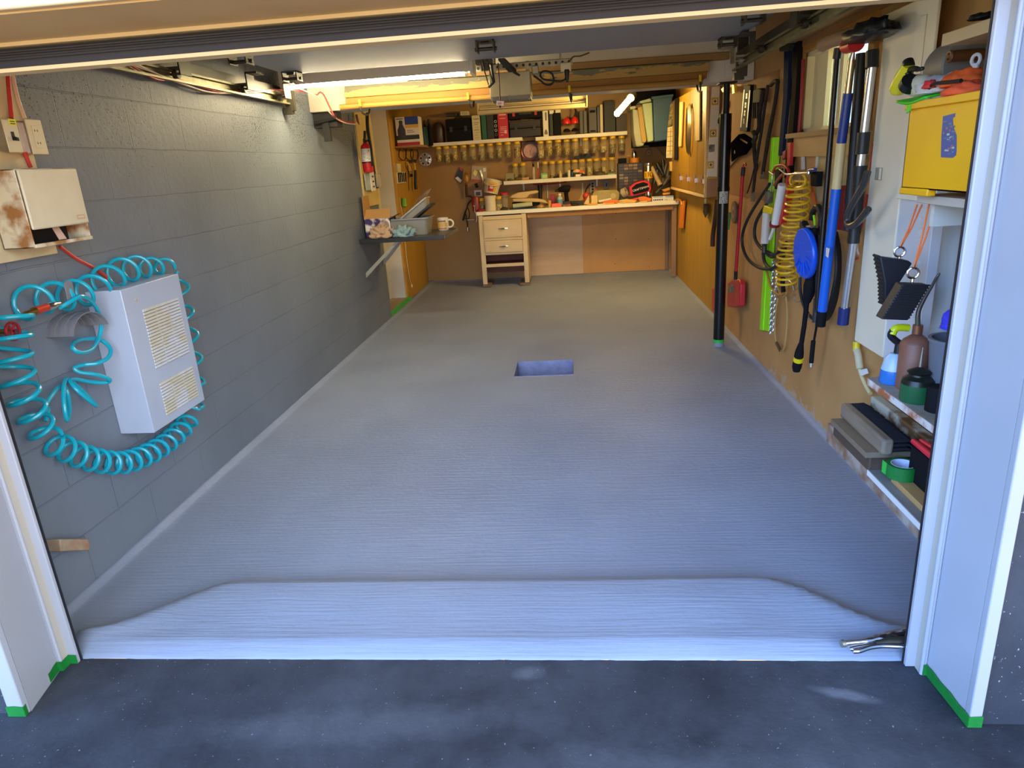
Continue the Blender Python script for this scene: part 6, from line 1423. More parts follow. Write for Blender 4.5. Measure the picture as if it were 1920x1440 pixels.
# ---- planked cabinet on the right wall
CX = XR-.12
n0, n1 = onX(1320, 370, CX), onX(1258, 350, CX)
cz0, cz1_ = n0.z, 2.02; cy0, cy1 = 6.31, n1.y
M_ply = wood('yellow door planks', '8e680c', '7c5a0a', 'z', .4, 5); M_cbox = mat('brown cabinet side', 'a6794f', .5, col2='987048', nscale=4)
t = Thing('wall_cabinet', 'brown wall cabinet with yellow planked doors hung on the right wall near the back', 'cabinet')
mb = MB(); mb.box(CX+.02, XR-.001, cy0, cy1, cz0, cz1_); t.part('case', mb, M_cbox, bev=.002)
mb = MB(); mb.box(CX-.002, CX+.02, cy0, cy1, cz0-.004, cz0+.022); t.part('bottom_rail', mb, wood('pale rail', 'd9b883', 'caa56c', 'y'))
yb_s = [cy0+.02]+[onX(x, 250, CX).y for x in (1308, 1293, 1279)]+[cy1-.005]
for i in range(4):
    mb = MB(); mb.box(CX, CX+.019, yb_s[i]+.006, yb_s[i+1]-.006, cz0+.026, cz1_-.01)
    d_ = t.part('door', mb, M_ply, bev=.002)
    mb = MB(); yy = yb_s[i]+.05; zz = onX(1290, 336, CX).z; mb.box(CX-.014, CX, yy-.02, yy+.02, zz-.02, zz+.02); mb.cyl((CX-.012, yy, zz+.02), (CX-.012, yy, zz+.05), .006, 8); t.part('latch', mb, M_chrome, parent=d_)
mb = MB(); mb.box(CX-.0, CX+.02, cy0-.001, cy0+.02, cz0, cz1_); t.part('edge_strip', mb, wood('pale rail', 'd9b883', 'caa56c', 'y'))
t.done()
def cabhang(P, m, nm, lab, cat, th=.012):
    mb = MB(); mb.prism([onX(x, y, CX-.02) for x, y in P], (th, 0, 0)); return solo(nm, lab, cat, mb, m, 'things hung on the cabinet doors', bev=.001)
cabhang([(1274, 192), (1280, 191), (1277, 274), (1272, 275)], wood('lath', 'c4985a', 'b3864a', 'z'), 'wood_lath', 'pale wooden lath hung on the cabinet doors', 'lath')
cabhang([(1305, 172), (1312, 170), (1311, 263), (1303, 264)], wood('lath grey', 'b89a5c', 'a58a50', 'z'), 'wood_lath', 'longer lath with a metal end nearest the level on the cabinet doors', 'lath')
cabhang([(1265, 186), (1270, 184), (1269, 300), (1264, 300)], M_tool, 'black_rule', 'long black rule at the far edge of the cabinet', 'rule')
mb = MB(); c = onX(1290, 243, CX-.03)
for k in range(6):
    mb.tube([Vector((c.x+.004*k-.01, c.y+math.cos(a)*(.07+.008*k), c.z+math.sin(a)*(.20+.006*k))) for a in [2*PI*i/28 for i in range(28)]], .004, 6, closed=True)
solo('wire_coil', 'long coil of shiny wire hung on the cabinet doors', 'wire', mb, mat('tinned wire', '8d8468', .3, .8))
t = Thing('spirit_level', 'long white spirit level with yellow vial windows on the near side of the cabinet', 'spirit level'); Yv = cy0-.035
Q = lambda x, y: onY(x, y, Yv)
mb = MB(); mb.prism([Q(1335, 163), Q(1350, 161), Q(1345, 333), Q(1326, 333)], (0, .025, 0)); t.part('beam', mb, mat('white level enamel', 'd8cfb8', .4), bev=.002)
mb = MB(); mb.prism([Q(1326, 331.5), Q(1344, 331.5), Q(1344, 334.5), Q(1326, 334.5)], (0, .026, 0)); t.part('end_cap', mb, M_ycap)
for (x, y) in ((1340.5, 190), (1337, 250), (1332.5, 309)):
    c = Q(x, y); mb = MB(); mb.box(c.x-.028, c.x+.028, Yv-.003, Yv+.001, c.z-.03, c.z+.03); v_ = t.part('vial_window', mb, mat('ochre window', 'c9982c', .4), bev=.006)
    mb = MB(); mb.cyl((c.x, Yv-.003, c.z), (c.x, Yv-.006, c.z), .019, 16, m=0); mb.box(c.x-.003, c.x+.003, Yv-.008, Yv-.006, c.z-.014, c.z+.014, 1); mb.box(c.x-.014, c.x+.014, Yv-.008, Yv-.006, c.z-.003, c.z+.003, 1); t.part('vial', mb, [mat('pale vial', 'ded4a4', .3), M_tool], parent=v_)
mb = MB(); c = Q(1334.5, 278); mb.box(c.x-.024, c.x+.024, Yv-.0015, Yv, c.z-.03, c.z+.03); t.part('barcode_sticker', mb, mat('grey sticker', '8f8676', .5, col2='4a443c', nscale=30)); t.done()
# calendar by the cabinet
t = Thing('wall_calendar', 'calendar with a leafy photo above a pale grid beside the cabinet', 'calendar'); Yw = 8.26
mb = MB(); mb.prism([onY(x, y, Yw) for x, y in ((1257, 196), (1266, 185), (1266, 232), (1252, 238))], (0, .004, 0)); t.part('photo_page', mb, mat('leafy photo', '4e4a30', .5, col2='9c8a58', nscale=40, namt=.7))
mb = MB(); mb.prism([onY(x, y, Yw) for x, y in ((1252, 239), (1266, 235), (1263, 289), (1249, 290))], (0, .004, 0)); g_ = t.part('month_page', mb, mat('pale page', 'd9c590', .5))
for k in range(5):
    mb = MB(); mb.prism([onY(x, y, Yw-.001) for x, y in ((1251, 247+9*k), (1264, 246+9*k), (1264, 246.7+9*k), (1251, 247.7+9*k))], (0, .001, 0)); t.part('grid_line', mb, M_tool2, parent=g_)
mb = MB(); mb.prism([onY(x, y, Yw-.001) for x, y in ((1257.5, 240), (1258.2, 240), (1256.5, 289), (1255.8, 289))], (0, .001, 0)); t.part('grid_line', mb, M_tool2, parent=g_)
mb = MB(); mb.prism([onY(x, y, Yw) for x, y in ((1249.5, 289), (1264, 288), (1263, 296), (1249, 296))], (0, .01, 0)); t.part('clip', mb, M_crm)
t.done()
stand(1256, 303, 1265, 8.26, .05, onY(1260, 321, 8.26).z, [mat('tan card', 'c9a04c', .5)], 'note_pad', 'tan note pad on the far corner of the cabinet', 'note pad')
# orange strap at the bench end
t = Thing('clamp_bar', 'bright orange long clamp hanging on the right wall just before the end of the bench', 'clamp'); q = lambda x, y, o=.035: RW(x, y, o)
q = lambda x, y: RW(x, y, .035)
mb = MB(); mb.prism([q(1276, 378), q(1283, 376), q(1279, 428), q(1272, 427)], (.018, 0, 0)); t.part('bar', mb, mat('signal orange', 'ee8418', .4), bev=.002)
mb = MB(); mb.tube(smooth_path([q(1278, 384), q(1277, 377), q(1273, 374), q(1268, 376), q(1266, 383)], 5), .011, 8); t.part('jaw', mb, mat('signal orange', 'ee8418', .4)); t.done()
# ================================================================ RIGHT WALL
RG = 'tools hung on the right wall'
def rp(pts, off): return [RW(x, y, off) for x, y in pts]
def rpoly(mb, pts, off, th, m=None): return mb.prism(rp(pts, off), (th, 0, 0), m)
def rt(mb, pts, off, r, n=10, k=5, m=None): return mb.tube(smooth_path([RW(p[0], p[1], p[2] if len(p) > 2 else off) for p in pts], k), r, n, m=m)
def rtube(pts, off, r, m, name, label, cat, grp=RG, n=10): mb = MB(); rt(mb, pts, off, r, n); return solo(name, label, cat, mb, m, grp)
def rsolid(pts, off, th, m, name, label, cat, grp=RG, bev=.002): mb = MB(); rpoly(mb, pts, off, th); return solo(name, label, cat, mb, m, grp, bev=bev)
M_dbar = mat('dark tool steel', '3a322a', .7, 0, col2='2a2420', nscale=20, spec=.15)
M_neon = mat('fluorescent green', '9df018', .4)
M_navy = mat('navy blue', '1b3c8a', .35); M_blueP = mat('blue pole', '1560c8', .3)
M_alu = mat('aluminium', 'cfcfd2', .25, .9)
M_yel = mat('yellow hose', 'e6b41a', .3)
M_tanc = mat('tan cord', 'b08d50', .6)
M_orange = mat('orange rope', 'ee7a3a', .7)

# window
t = Thing('window_1', None, None, kind='structure')
M_wfr = mat('cream window frame', 'efe0b0', .4); M_wpine = wood('yellow window trim', 'b98438', 'a2712c', 'z')
mb = MB(); mb.box(XR+.02, XR+.125, WY0, WY0+.02, WZ0, WZ1); mb.box(XR+.02, XR+.125, WY1-.02, WY1, WZ0, WZ1); mb.box(XR+.02, XR+.125, WY0, WY1, WZ1-.02, WZ1); mb.box(XR+.02, XR+.125, WY0, WY1, WZ0, WZ0+.02)
t.part('window_frame', mb, M_wfr)
mb = MB(); mb.box(XR+.06, XR+.10, WY0+.48, WY0+.53, WZ0+.02, WZ1-.02); mb.box(XR+.06, XR+.10, WY1-.22, WY1-.02, WZ0+.02, WZ1-.02); t.part('window_sash', mb, M_wfr)
mb = MB(); mb.box(XR+.08, XR+.084, WY0+.02, WY1-.2, WZ0+.02, WZ1-.02); t.part('window_pane', mb, mat('window glass', 'cfe6d8', .05, trans=1.0))
mb = MB(); mb.box(XR-.018, XR, WY1, WY1+.05, WZ0-.12, WZ1+.08); mb.box(XR-.018, XR, WY0-.06, WY0, WZ0-.12, WZ1+.06); mb.box(XR-.016, XR, WY0, WY1, WZ1, WZ1+.06); t.part('window_trim', mb, M_wpine)
mb = MB(); mb.box(XR-.05, XR+.02, WY0-.08, WY1+.06, WZ0-.025, WZ0); t.part('window_sill', mb, wood('grey brown sill', 'a07e50', '8a6a42', 'y'))
mb = MB(); mb.box(XR-.032, XR, WY0-.08, WY1+.03, WZ0-.125, WZ0-.025); t.part('sill_apron', mb, wood('tan apron board', 'c09a62', 'ae8850', 'y'))
t.done()
# neighbouring wall seen through the window
mb = MB(); mb.box(6.6, 6.7, 2.0, 30.0, 0, 2.1, 0); mb.box(6.595, 6.6, 2.0, 30.0, 1.60, 1.70, 1); struct('trim_5', mb, [mat('neighbour pale wall', 'dde6cc', .8), mat('neighbour band', 'd6dcc8', .8)])
# hardboard overlay board with its edge, upper right wall
mb = MB(); a = RW(1358, 368, .006); b_ = RW(1452, 372, .006); mb.box(XR-.006, XR-.0005, WY1+.42, 6.25, RW(1400, 370, .006).z, 1.90)
solo('pegboard_panel', 'brown overlay panel on the right wall between the post and the window', 'panel', mb, mat('overlay hardboard', 'a87a4c', .75, col2='9a6e42', nscale=3, spec=.15))

# scraper
t = Thing('snow_shovel', 'red handled scraper with a boxy red head hanging right of the steel post', 'shovel')
mb = MB(); rt(mb, [(1392.5, 328), (1386, 420), (1380, 508)], .05, .013); t.part('shaft', mb, M_red)
mb = MB(); rt(mb, [(1394, 314), (1392.5, 329)], .05, .0155); t.part('grip', mb, M_tool2)
mb = MB(); rt(mb, [(1394, 315), (1394, 309), (1397, 306), (1399, 310)], .05, .006); t.part('hook', mb, M_red)
mb = MB(); rt(mb, [(1380, 506), (1379, 530)], .05, .014); t.part('neck', mb, M_dbar)
mb = MB(); rpoly(mb, [(1364, 531), (1372, 525), (1385, 524), (1388, 532), (1387, 574), (1374, 577), (1363, 575)], .07, .04); h_ = t.part('head', mb, M_red, bev=.008)
mb = MB(); rpoly(mb, [(1365, 536), (1376, 533), (1376, 548), (1365, 549)], .073, .003); t.part('sticker', mb, mat('grey sticker', '8f8676', .5), parent=h_); t.done()
rsolid([(1335, 541), (1341, 539), (1341, 586), (1335, 582)], .05, .04, M_red, 'red_scoop', 'edge of a second red scraper head peeking out left of the steel post', 'scraper')
# saw
t = Thing('hand_saw', 'hand saw with a black handle hanging beside the steel post', 'saw')
O = [(1370, 268), (1385, 252), (1391, 251), (1408, 262), (1409, 270), (1394, 290), (1383, 293), (1371, 303)]
Hh = [(1381, 262), (1385, 257), (1402, 267), (1399, 273)]
mb = MB(); rpoly(mb, [O[0], O[1], Hh[1], Hh[0]], .03, .02); rpoly(mb, [O[1], O[2], O[3], Hh[2], Hh[1]], .03, .02); rpoly(mb, [O[3], O[4], O[5], Hh[3], Hh[2]], .03, .02); rpoly(mb, [O[5], O[6], O[7], O[0], Hh[0], Hh[3]], .03, .02)
t.part('handle', mb, mat('matte black', '121214', .9, spec=0))
mb = MB(); rpoly(mb, [(1384, 292), (1391, 287), (1372, 308), (1352, 330), (1350, 326), (1370, 300)], .02, .002); t.part('blade', mb, mat('saw steel', 'b0a48c', .3, .7)); mb = MB(); c = RW(1378, 285, .03); mb.cyl(c, c-Vector((.004, 0, 0)), .012, 14); t.part('bolt', mb, M_steel); t.done()
# torpedo level
t = Thing('torpedo_level', 'short black level with white edges and four windows on the right wall', 'spirit level')
mb = MB(); rpoly(mb, [(1395, 160), (1407, 160), (1400, 247), (1387, 246)], .03, .028); t.part('beam', mb, M_tool, bev=.002)
for xs_ in (((1394.5, 168), (1396, 168), (1389.5, 239), (1388, 239)), ((1405, 169), (1406.6, 169), (1400.6, 239), (1399, 239))):
    mb = MB(); rpoly(mb, xs_, .032, .002); t.part('edge_rail', mb, M_white)
for (x, y) in ((1400, 180), (1398, 197), (1396.5, 212), (1395, 227)):
    mb = MB(); c = RW(x, y, .032); mb.box(c.x-.001, c.x+.002, c.y-.018, c.y+.018, c.z-.016, c.z+.016); v_ = t.part('vial_window', mb, mat('dull olive vial', '8a7f4c', .3)); mb = MB(); mb.box(c.x-.002, c.x, c.y-.012, c.y+.012, c.z-.010, c.z+.010); t.part('vial', mb, M_tool2, parent=v_)
t.done()
t = Thing('tape_measure', 'yellow tape measure hooked behind the top of the steel post', 'tape measure')
mb = MB(); rpoly(mb, [(1351, 167), (1356, 163), (1365, 166), (1366, 173), (1361, 176), (1354, 173)], .06, .04); t.part('case', mb, M_ycap, bev=.004); mb = MB(); rpoly(mb, [(1356, 167), (1361, 167), (1361, 172), (1356, 171)], .062, .002); t.part('label', mb, M_hard)
mb = MB(); rpoly(mb, [(1372, 158), (1376, 158), (1377, 174), (1373, 176)], .05, .02); t.part('tongue', mb, M_ycap); t.done()
rsolid([(1343, 230), (1347, 232), (1362, 200), (1362, 188)], .03, .01, M_dbar, 'flat_file', 'dark flat file slanting between the level and the steel post', 'file')
# drill bit set, bars
t = Thing('drill_bit_holder', 'black block holding thin dark bits, left of the long dark bars', 'drill bit rack')
mb = MB(); rpoly(mb, [(1412, 170), (1420, 166), (1428, 168), (1425, 192), (1411, 193)], .04, .035); t.part('rack', mb, M_tool, bev=.003)
for x in (1413.5, 1417, 1421): mb = MB(); rt(mb, [(x, 190), (x-.5, 207), (x-1, 222)], .025, .006); t.part('drill_bit', mb, M_dbar)
t.done()
t = Thing('pry_bar', 'longest dark pry bar with a hooked top, reaching down to the grey chisel tip', 'pry bar', 'dark bars on the right wall')
mb = MB(); rt(mb, [(1445, 160), (1452, 153), (1457, 152), (1458, 158), (1452, 200), (1440, 262), (1430, 326)], .035, .012); t.part('bar', mb, M_dbar)
mb = MB(); rpoly(mb, [(1427, 322), (1431, 322), (1432, 335), (1424, 336)], .04, .008); t.part('tip', mb, mat('grey steel tip', '7c7468', .4, .6)); t.done()
t = Thing('pry_bar', 'dark bar ending in a square grey tip beside the black hose loop', 'pry bar', 'dark bars on the right wall')
mb = MB(); rt(mb, [(1440, 160), (1434, 200), (1427, 250), (1419, 300), (1412, 362)], .045, .010); t.part('bar', mb, M_dbar)
mb = MB(); rpoly(mb, [(1409, 360), (1414, 360), (1414, 378), (1407, 378)], .05, .008); t.part('tip', mb, mat('grey steel tip', '7c7468', .4, .6)); t.done()
rtube([(1431, 168), (1424, 215), (1423, 240), (1414, 262), (1415, 290), (1417, 312)], .05, .014, M_dbar, 'pipe_wrench', 'dark pipe wrench shaped bar nearest the small level', 'wrench')
mb = MB(); rt(mb, [(1413, 248), (1417, 256), (1413, 266)], .06, .016); solo('adjustable_wrench', 'dark adjustable wrench head right of the saw handle', 'wrench', mb, M_dsteel, RG)
rtube([(1418, 300), (1408, 340), (1401, 362)], .02, .005, M_dbar, 'thin_rod', 'thin dark rod slanting down left towards the red scraper', 'rod')
mb = MB(); c = RW(1419, 313, .03); mb.ball(c, .022, (.5, 1, 1.3), 10); solo('red_knob_tool', 'small red knob among the dark bars', 'knob', mb, M_redD, RG)
# neon straightedge
t = Thing('straightedge', 'long fluorescent green straightedge hanging behind the black hose loops', 'straightedge')
mb = MB(); rpoly(mb, [(1446, 257), (1460, 257), (1440, 621), (1424, 618)], .018, .012); st_ = t.part('channel', mb, M_neon, bev=.001)
mb = MB(); rpoly(mb, [(1448, 258), (1449.6, 258), (1430, 619), (1427.5, 619)], .024, .006); t.part('rib', mb, M_neon, parent=st_); t.done()
# tall dark strips left of the window
rsolid([(1470, 92), (1480, 86), (1476, 180), (1466, 290), (1459, 292), (1468, 180)], .05, .02, mat('dark blue strip', '1c2640', .8, spec=.05), 'blue_rail', 'dark blue tall rail left of the window', 'rail')
rsolid([(1488, 72), (1498, 70), (1490, 200), (1480, 330), (1470, 334), (1481, 200)], .04, .025, mat('brown black strip', '1e1a17', .8, spec=.05), 'black_rail', 'black tall rail touching the window trim', 'rail')
rtube([(1506, 112), (1503, 180), (1498, 247)], .012, .010, M_redD, 'red_pole', 'thin red pole standing in front of the left window jamb', 'pole')
rsolid([(1458, 80), (1470, 78), (1480, 84), (1476, 96), (1462, 97)], .07, .05, M_dsteel, 'rail_bracket', 'dark bracket above the tall rails', 'bracket')
# shelf over the window with its load
t = Thing('high_shelf', 'rough wooden shelf above the window loaded with sticks and a bag', 'shelf')
a, b_ = RW(1507, 112, .02), RW(1652, 88, .10)
zS = WZ1+.06
mb = MB(); mb.box(XR-.11, XR-.02, 2.95, 4.25, zS, zS+.018); t.part('board', mb, wood('grey brown sill', 'a07e50', '8a6a42', 'y'))
mb = MB(); mb.box(XR-.02, XR-.001, 2.95, 4.25, zS-.03, zS+.09); t.part('cleat', mb, M_hard); t.done()
for i, (zz, xx, y0, y1) in enumerate(((.03, .095, 3.25, 4.2), (.055, .07, 3.1, 4.1), (.08, .095, 3.0, 4.15), (.105, .06, 3.1, 4.05))):
    mb = MB(); mb.box(XR-xx-.012, XR-xx+.012, y0, y1, zS+zz-.010, zS+zz+.010); solo('wood_stick', ['lowest', 'second lowest', 'second highest', 'highest'][i]+' amber stick lying on the shelf above the window', 'stick', mb, mat('amber wood', 'd09238', .35, col2='a86a22', nscale=10), 'amber sticks over the window', bev=.002)
mb = MB(); rt(mb, [(1543, 84), (1560, 76), (1580, 70), (1598, 66)], .13, [.03]*16, 12); solo('cloth_roll', 'beige cloth roll lying on the shelf above the window', 'cloth', mb, mat('beige cloth', '9a7b5c', .8, bump=.3, nscale=30))
mb = MB(); c = RW(1632, 70, .15); blob(mb, c, .07, .17, .055, .4, 3, seed=8); solo('black_bag', 'crumpled black bag lying over the window beside the white cabinet', 'bag', mb, mat('black bag', '1c1c22', .4), angle=3)
mb = MB(); a, b_ = RW(1588, 86, .15), RW(1606, 80, .15); mb.cyl(a, b_, .03, 16, r2=.034); solo('red_cup', 'small red ended cylinder left of the black bag', 'cup', mb, M_red)

# caulking guns
t = Thing('caulking_gun', 'red caulking gun holding a white tube, hung by its handle', 'caulking gun')
tb = [(1467, 346), (1454, 419)]
mb = MB(); rt(mb, tb, .10, .024, 18); t.part('sealant_tube', mb, M_white)
mb = MB(); rt(mb, [(1453.5, 419), (1450, 430), (1443.5, 448)], .10, .010, 10); t.part('nozzle', mb, M_white)
mb = MB(); rpoly(mb, [(1476, 345), (1480, 346), (1463, 422), (1459, 421)], .115, .035); t.part('frame', mb, M_red, bev=.002)
mb = MB(); rt(mb, [(1453, 418), (1452, 423)], .10, .030, 18); t.part('end_plate', mb, M_redD)
mb = MB(); rt(mb, [(1449, 328), (1452, 316), (1460, 310), (1470, 310), (1478, 318), (1479, 330), (1476, 346)], .10, .007); t.part('handle', mb, M_red)
mb = MB(); rt(mb, [(1474, 345), (1476, 330), (1478, 316)], .10, .004); rt(mb, [(1452, 347), (1458, 338), (1468, 326)], .10, .008); t.part('trigger', mb, mat('worn red metal', 'a8463a', .45, .3)); t.done()
rsolid([(1476, 268), (1482, 267), (1480, 310), (1475, 312)], .05, .02, M_red, 'red_clamp', 'bright red clamp bar above the caulking gun handle', 'clamp')
rsolid([(1467, 285), (1473, 281), (1471, 296), (1466, 300)], .05, .02, M_redD, 'red_clamp', 'small dark red clamp jaw above the caulking gun', 'clamp')
t = Thing('caulking_gun', 'grey caulking gun with a clear tube and a yellow clip, left of the red one', 'caulking gun')
mb = MB(); rt(mb, [(1448.5, 326), (1447, 345), (1444, 362)], .08, .005); t.part('rod', mb, M_alu)
mb = MB(); rt(mb, [(1443, 358), (1441, 380)], .08, .026, 16); t.part('clear_barrel', mb, mat('smoky clear plastic', '6b6258', .2, alpha=.6))
mb = MB(); rt(mb, [(1438, 398), (1434, 456)], .08, .026, 16); t.part('sealant_tube', mb, mat('translucent tube', 'cdc8ba', .35)); mb = MB(); rt(mb, [(1434, 456), (1433, 462), (1433, 474)], .08, .014); t.part('nozzle', mb, M_dsteel)
mb = MB(); rpoly(mb, [(1432, 385), (1447, 390), (1444, 402), (1429, 398)], .115, .05); t.part('clip', mb, mat('clip yellow', 'e8cf12', .4), bev=.004)
mb = MB(); rpoly(mb, [(1452, 318), (1463, 316), (1460, 350), (1452, 355)], .06, .02); t.part('handle', mb, M_tool, bev=.004); t.done()
# pegs
t = Thing('wire_hook', 'long silver double hook carrying the caulking guns and the yellow hose', 'hook')
mb = MB(); rt(mb, [(1443, 322), (1451, 328)], .12, .006); rt(mb, [(1462, 317), (1468, 322), (1475, 327), (1490, 326), (1515, 324)], .12, .006); rt(mb, [(1515, 324, .12), (1528, 322, .002)], .1, .006); t.part('rod', mb, M_alu)
t.done()
for px, lab in ((1502, 'left small white peg left of the metal sheet'), (1530, 'right small white peg at the corner of the metal sheet')):
    rsolid([(px, 287), (px+2, 287), (px+3, 318), (px-1, 318)] if px < 1510 else [(px, 285), (px+2, 285), (px, 315), (px-2, 315)], .02, .015, M_fix, 'small_peg', lab, 'peg')
# metal sheet
rsolid([(1533, 286), (1590, 286), (1585, 383), (1527, 377)], .012, .003, mat('dull sheet metal', 'c2b78e', .45, .25, col2='a0946c', nscale=3), 'metal_sheet', 'dull rectangular metal sheet on the wall below the window', 'sheet', bev=0)
# yellow coil hose
t = Thing('air_hose', 'yellow coiled air hose hanging in a long spring on the right wall', 'hose')
C_ = smooth_path([RW(x, y, .10) for x, y in ((1497, 345), (1496, 380), (1490, 420), (1482, 460), (1476, 500), (1476, 530))], 12)
pts = []; N = 14*18; Rz = .0
for i in range(N+1):
    f = i/N; p = C_[min(int(f*(len(C_)-1)), len(C_)-1)]; g = f*(len(C_)-1)-int(f*(len(C_)-1)); q = C_[min(int(f*(len(C_)-1))+1, len(C_)-1)]; p = p.lerp(q, g)
    a = 2*PI*14*f; R_ = .075+.022*math.sin(PI*min(1, f*1.2)); R_ = R_ if f < .8 else R_-.10*(f-.8)
    pts.append(p+Vector((math.sin(a)*.055, math.cos(a)*R_, .012*math.sin(a+1)+.006*mnoise.noise(Vector((f*9, 0, 0))))))
top = [RW(1496+15*math.cos(a), 338-14*math.sin(a), .10+.01*a/6) for a in [k*2*PI/14 for k in range(0, 24)]]
mb = MB(); mb.tube(top+pts, .0065, 8); t.part('coil', mb, M_yel)
mb = MB(); rt(mb, [(1500, 330), (1504, 400), (1501, 470), (1497, 530), (1490, 545)], .05, .006); rt(mb, [(1494, 335), (1499, 400), (1494, 470), (1491, 530)], .05, .006); t.part('tail', mb, M_tanc)
mb = MB(); rt(mb, [(1478, 526), (1486, 532), (1489, 545)], .07, .006); t.part('fitting', mb, M_alu); t.done()
# black hose loops
rtube([(1443, 345), (1425, 372), (1405, 405), (1393, 435), (1392, 460), (1402, 485), (1422, 501), (1445, 504), (1462, 492), (1470, 478)], .07, .0105, M_rub, 'power_cable', 'thick black cable in the wider loop left of the yellow hose', 'cable')
rtube([(1446, 372), (1428, 396), (1416, 422), (1416, 448), (1428, 466), (1442, 474), (1458, 480), (1470, 470), (1474, 455), (1462, 470), (1448, 482), (1432, 472), (1434, 492), (1446, 506)], .06, .0105, M_rub, 'power_cable', 'thick black cable in the tighter inner loop left of the yellow hose', 'cable')
rtube([(1440, 420), (1436, 450), (1434, 470)], .04, .012, M_dark, 'black_strap', 'black strap hanging behind the caulking tubes', 'strap')
# chain
t = Thing('steel_chain', 'silver chain hanging doubled beside the green straightedge', 'chain'); M_ch = mat('zinc chain', 'b9b7b0', .3, .8)
for (x0, y0, x1, y1, n) in ((1450, 492, 1444, 630, 24), (1457, 508, 1449, 625, 20)):
    mb = MB()
    for k in range(n):
        p = RW(x0+(x1-x0)*k/n, y0+(y1-y0)*k/n, .03+.004*(k % 2)); 
        r_ = .013; pts = [p+(Vector((0, math.cos(a)*.008, math.sin(a)*.015)) if k % 2 else Vector((math.cos(a)*.007, math.cos(a)*.004, math.sin(a)*.015))) for a in [2*PI*j/10 for j in range(10)]]
        mb.tube(pts, .0033, 5, closed=True)
    t.part('chain_strand', mb, M_ch)
t.done()
rtube([(1430, 470), (1436, 500), (1443, 530), (1452, 547), (1463, 553), (1474, 545), (1478, 525), (1474, 505)], .04, .007, mat('amber cord', 'b5822c', .5), 'extension_cord', 'amber cord looping over the silver chain', 'cord')
rtube([(1452, 500), (1456, 530), (1464, 553), (1470, 556), (1476, 545), (1480, 515)], .035, .006, M_tanc, 'extension_cord', 'tan cord loop just behind the amber cord', 'cord')
rtube([(1459, 558), (1454, 590), (1453, 625), (1459, 648), (1466, 658), (1471, 650), (1475, 620), (1476, 585), (1474, 556)], .03, .006, M_tanc, 'extension_cord', 'tan cord hanging lowest in a long loop with its plug', 'cord')
mb = MB(); rt(mb, [(1456, 643), (1463, 657)], .035, .010); solo('cord_plug', 'small dark plug resting in the lowest tan cord loop', 'plug', mb, mat('brown plug', '4c3a28', .5))
mb = MB(); rt(mb, [(1468, 520), (1467, 534)], .06, .014); rt(mb, [(1468, 537), (1469, 547)], .06, .012, m=0); solo('garden_nozzle', 'small black nozzle below the yellow hose', 'nozzle', mb, M_tool)
for P, lab in (([(1486, 530), (1488, 536), (1486, 541), (1490, 544)], 'upper silver S hook right of the cord loops'), ([(1492, 552), (1489, 560), (1494, 566), (1501, 565)], 'lower silver S hook right of the cord loops')):
    rtube(P, .03, .004, M_alu, 's_hook', lab, 'hook', 'silver hooks')
# blue reel
t = Thing('chalk_reel', 'bright blue oval reel hanging from a hook in front of the black poles', 'reel')
c = RW(1510, 475, .13); ax = Vector((-.99, -.06, -.08)).normalized()
mb = MB(); mb.lathe([(.02, -.014), (.122, -.014), (.128, -.006), (.128, .006), (.122, .014), (.02, .014)], c, ax, 32); bd = t.part('body', mb, mat('bright blue plastic', '1257d8', .3), bev=.002)
for k in range(14):
    a = 2*PI*k/14; u = Vector((0, 0, 1)); w = ax.cross(u); d = u*math.cos(a)+w*math.sin(a); mb = MB(); mb.cyl(c+ax*.0145+d*.05, c+ax*.0145+d*.112, .005, 6); t.part('rib', mb, mat('bright blue plastic', '1257d8', .3), parent=bd)
mb = MB(); rt(mb, [(1497, 418, .13), (1505, 424, .13), (1525, 425, .12), (1529, 424, .002)], .1, .006); t.part('hanger_hook', mb, M_alu)
mb = MB(); rt(mb, [(1507, 420), (1512, 432)], .13, .022); t.part('clip', mb, M_black); t.done()
rsolid([(1519, 322), (1532, 322), (1530, 350), (1520, 349)], .06, .03, M_tool, 'scrub_brush', 'black brush block with blue fitting left of the metal sheet', 'brush')
rtube([(1517, 320), (1523, 318), (1529, 318)], .07, .009, M_navy, 'blue_fitting', 'small blue fitting over the black brush block', 'fitting')
rtube([(1522, 351), (1526, 370), (1530, 387)], .03, .007, mat('orange strap', 'dd5f22', .5), 'orange_strap', 'narrow orange strap hanging under the black brush block', 'strap')
t = Thing('squeegee', 'black curved squeegee with a lime strip behind the blue reel', 'squeegee'); mb = MB(); rt(mb, [(1522, 412), (1525, 396), (1532, 388), (1538, 394), (1540, 420), (1538, 470)], .06, .016); t.part('blade', mb, M_black); mb = MB(); rt(mb, [(1526, 404), (1528, 420), (1527, 432)], .075, .006); t.part('strip', mb, M_neon); t.done()
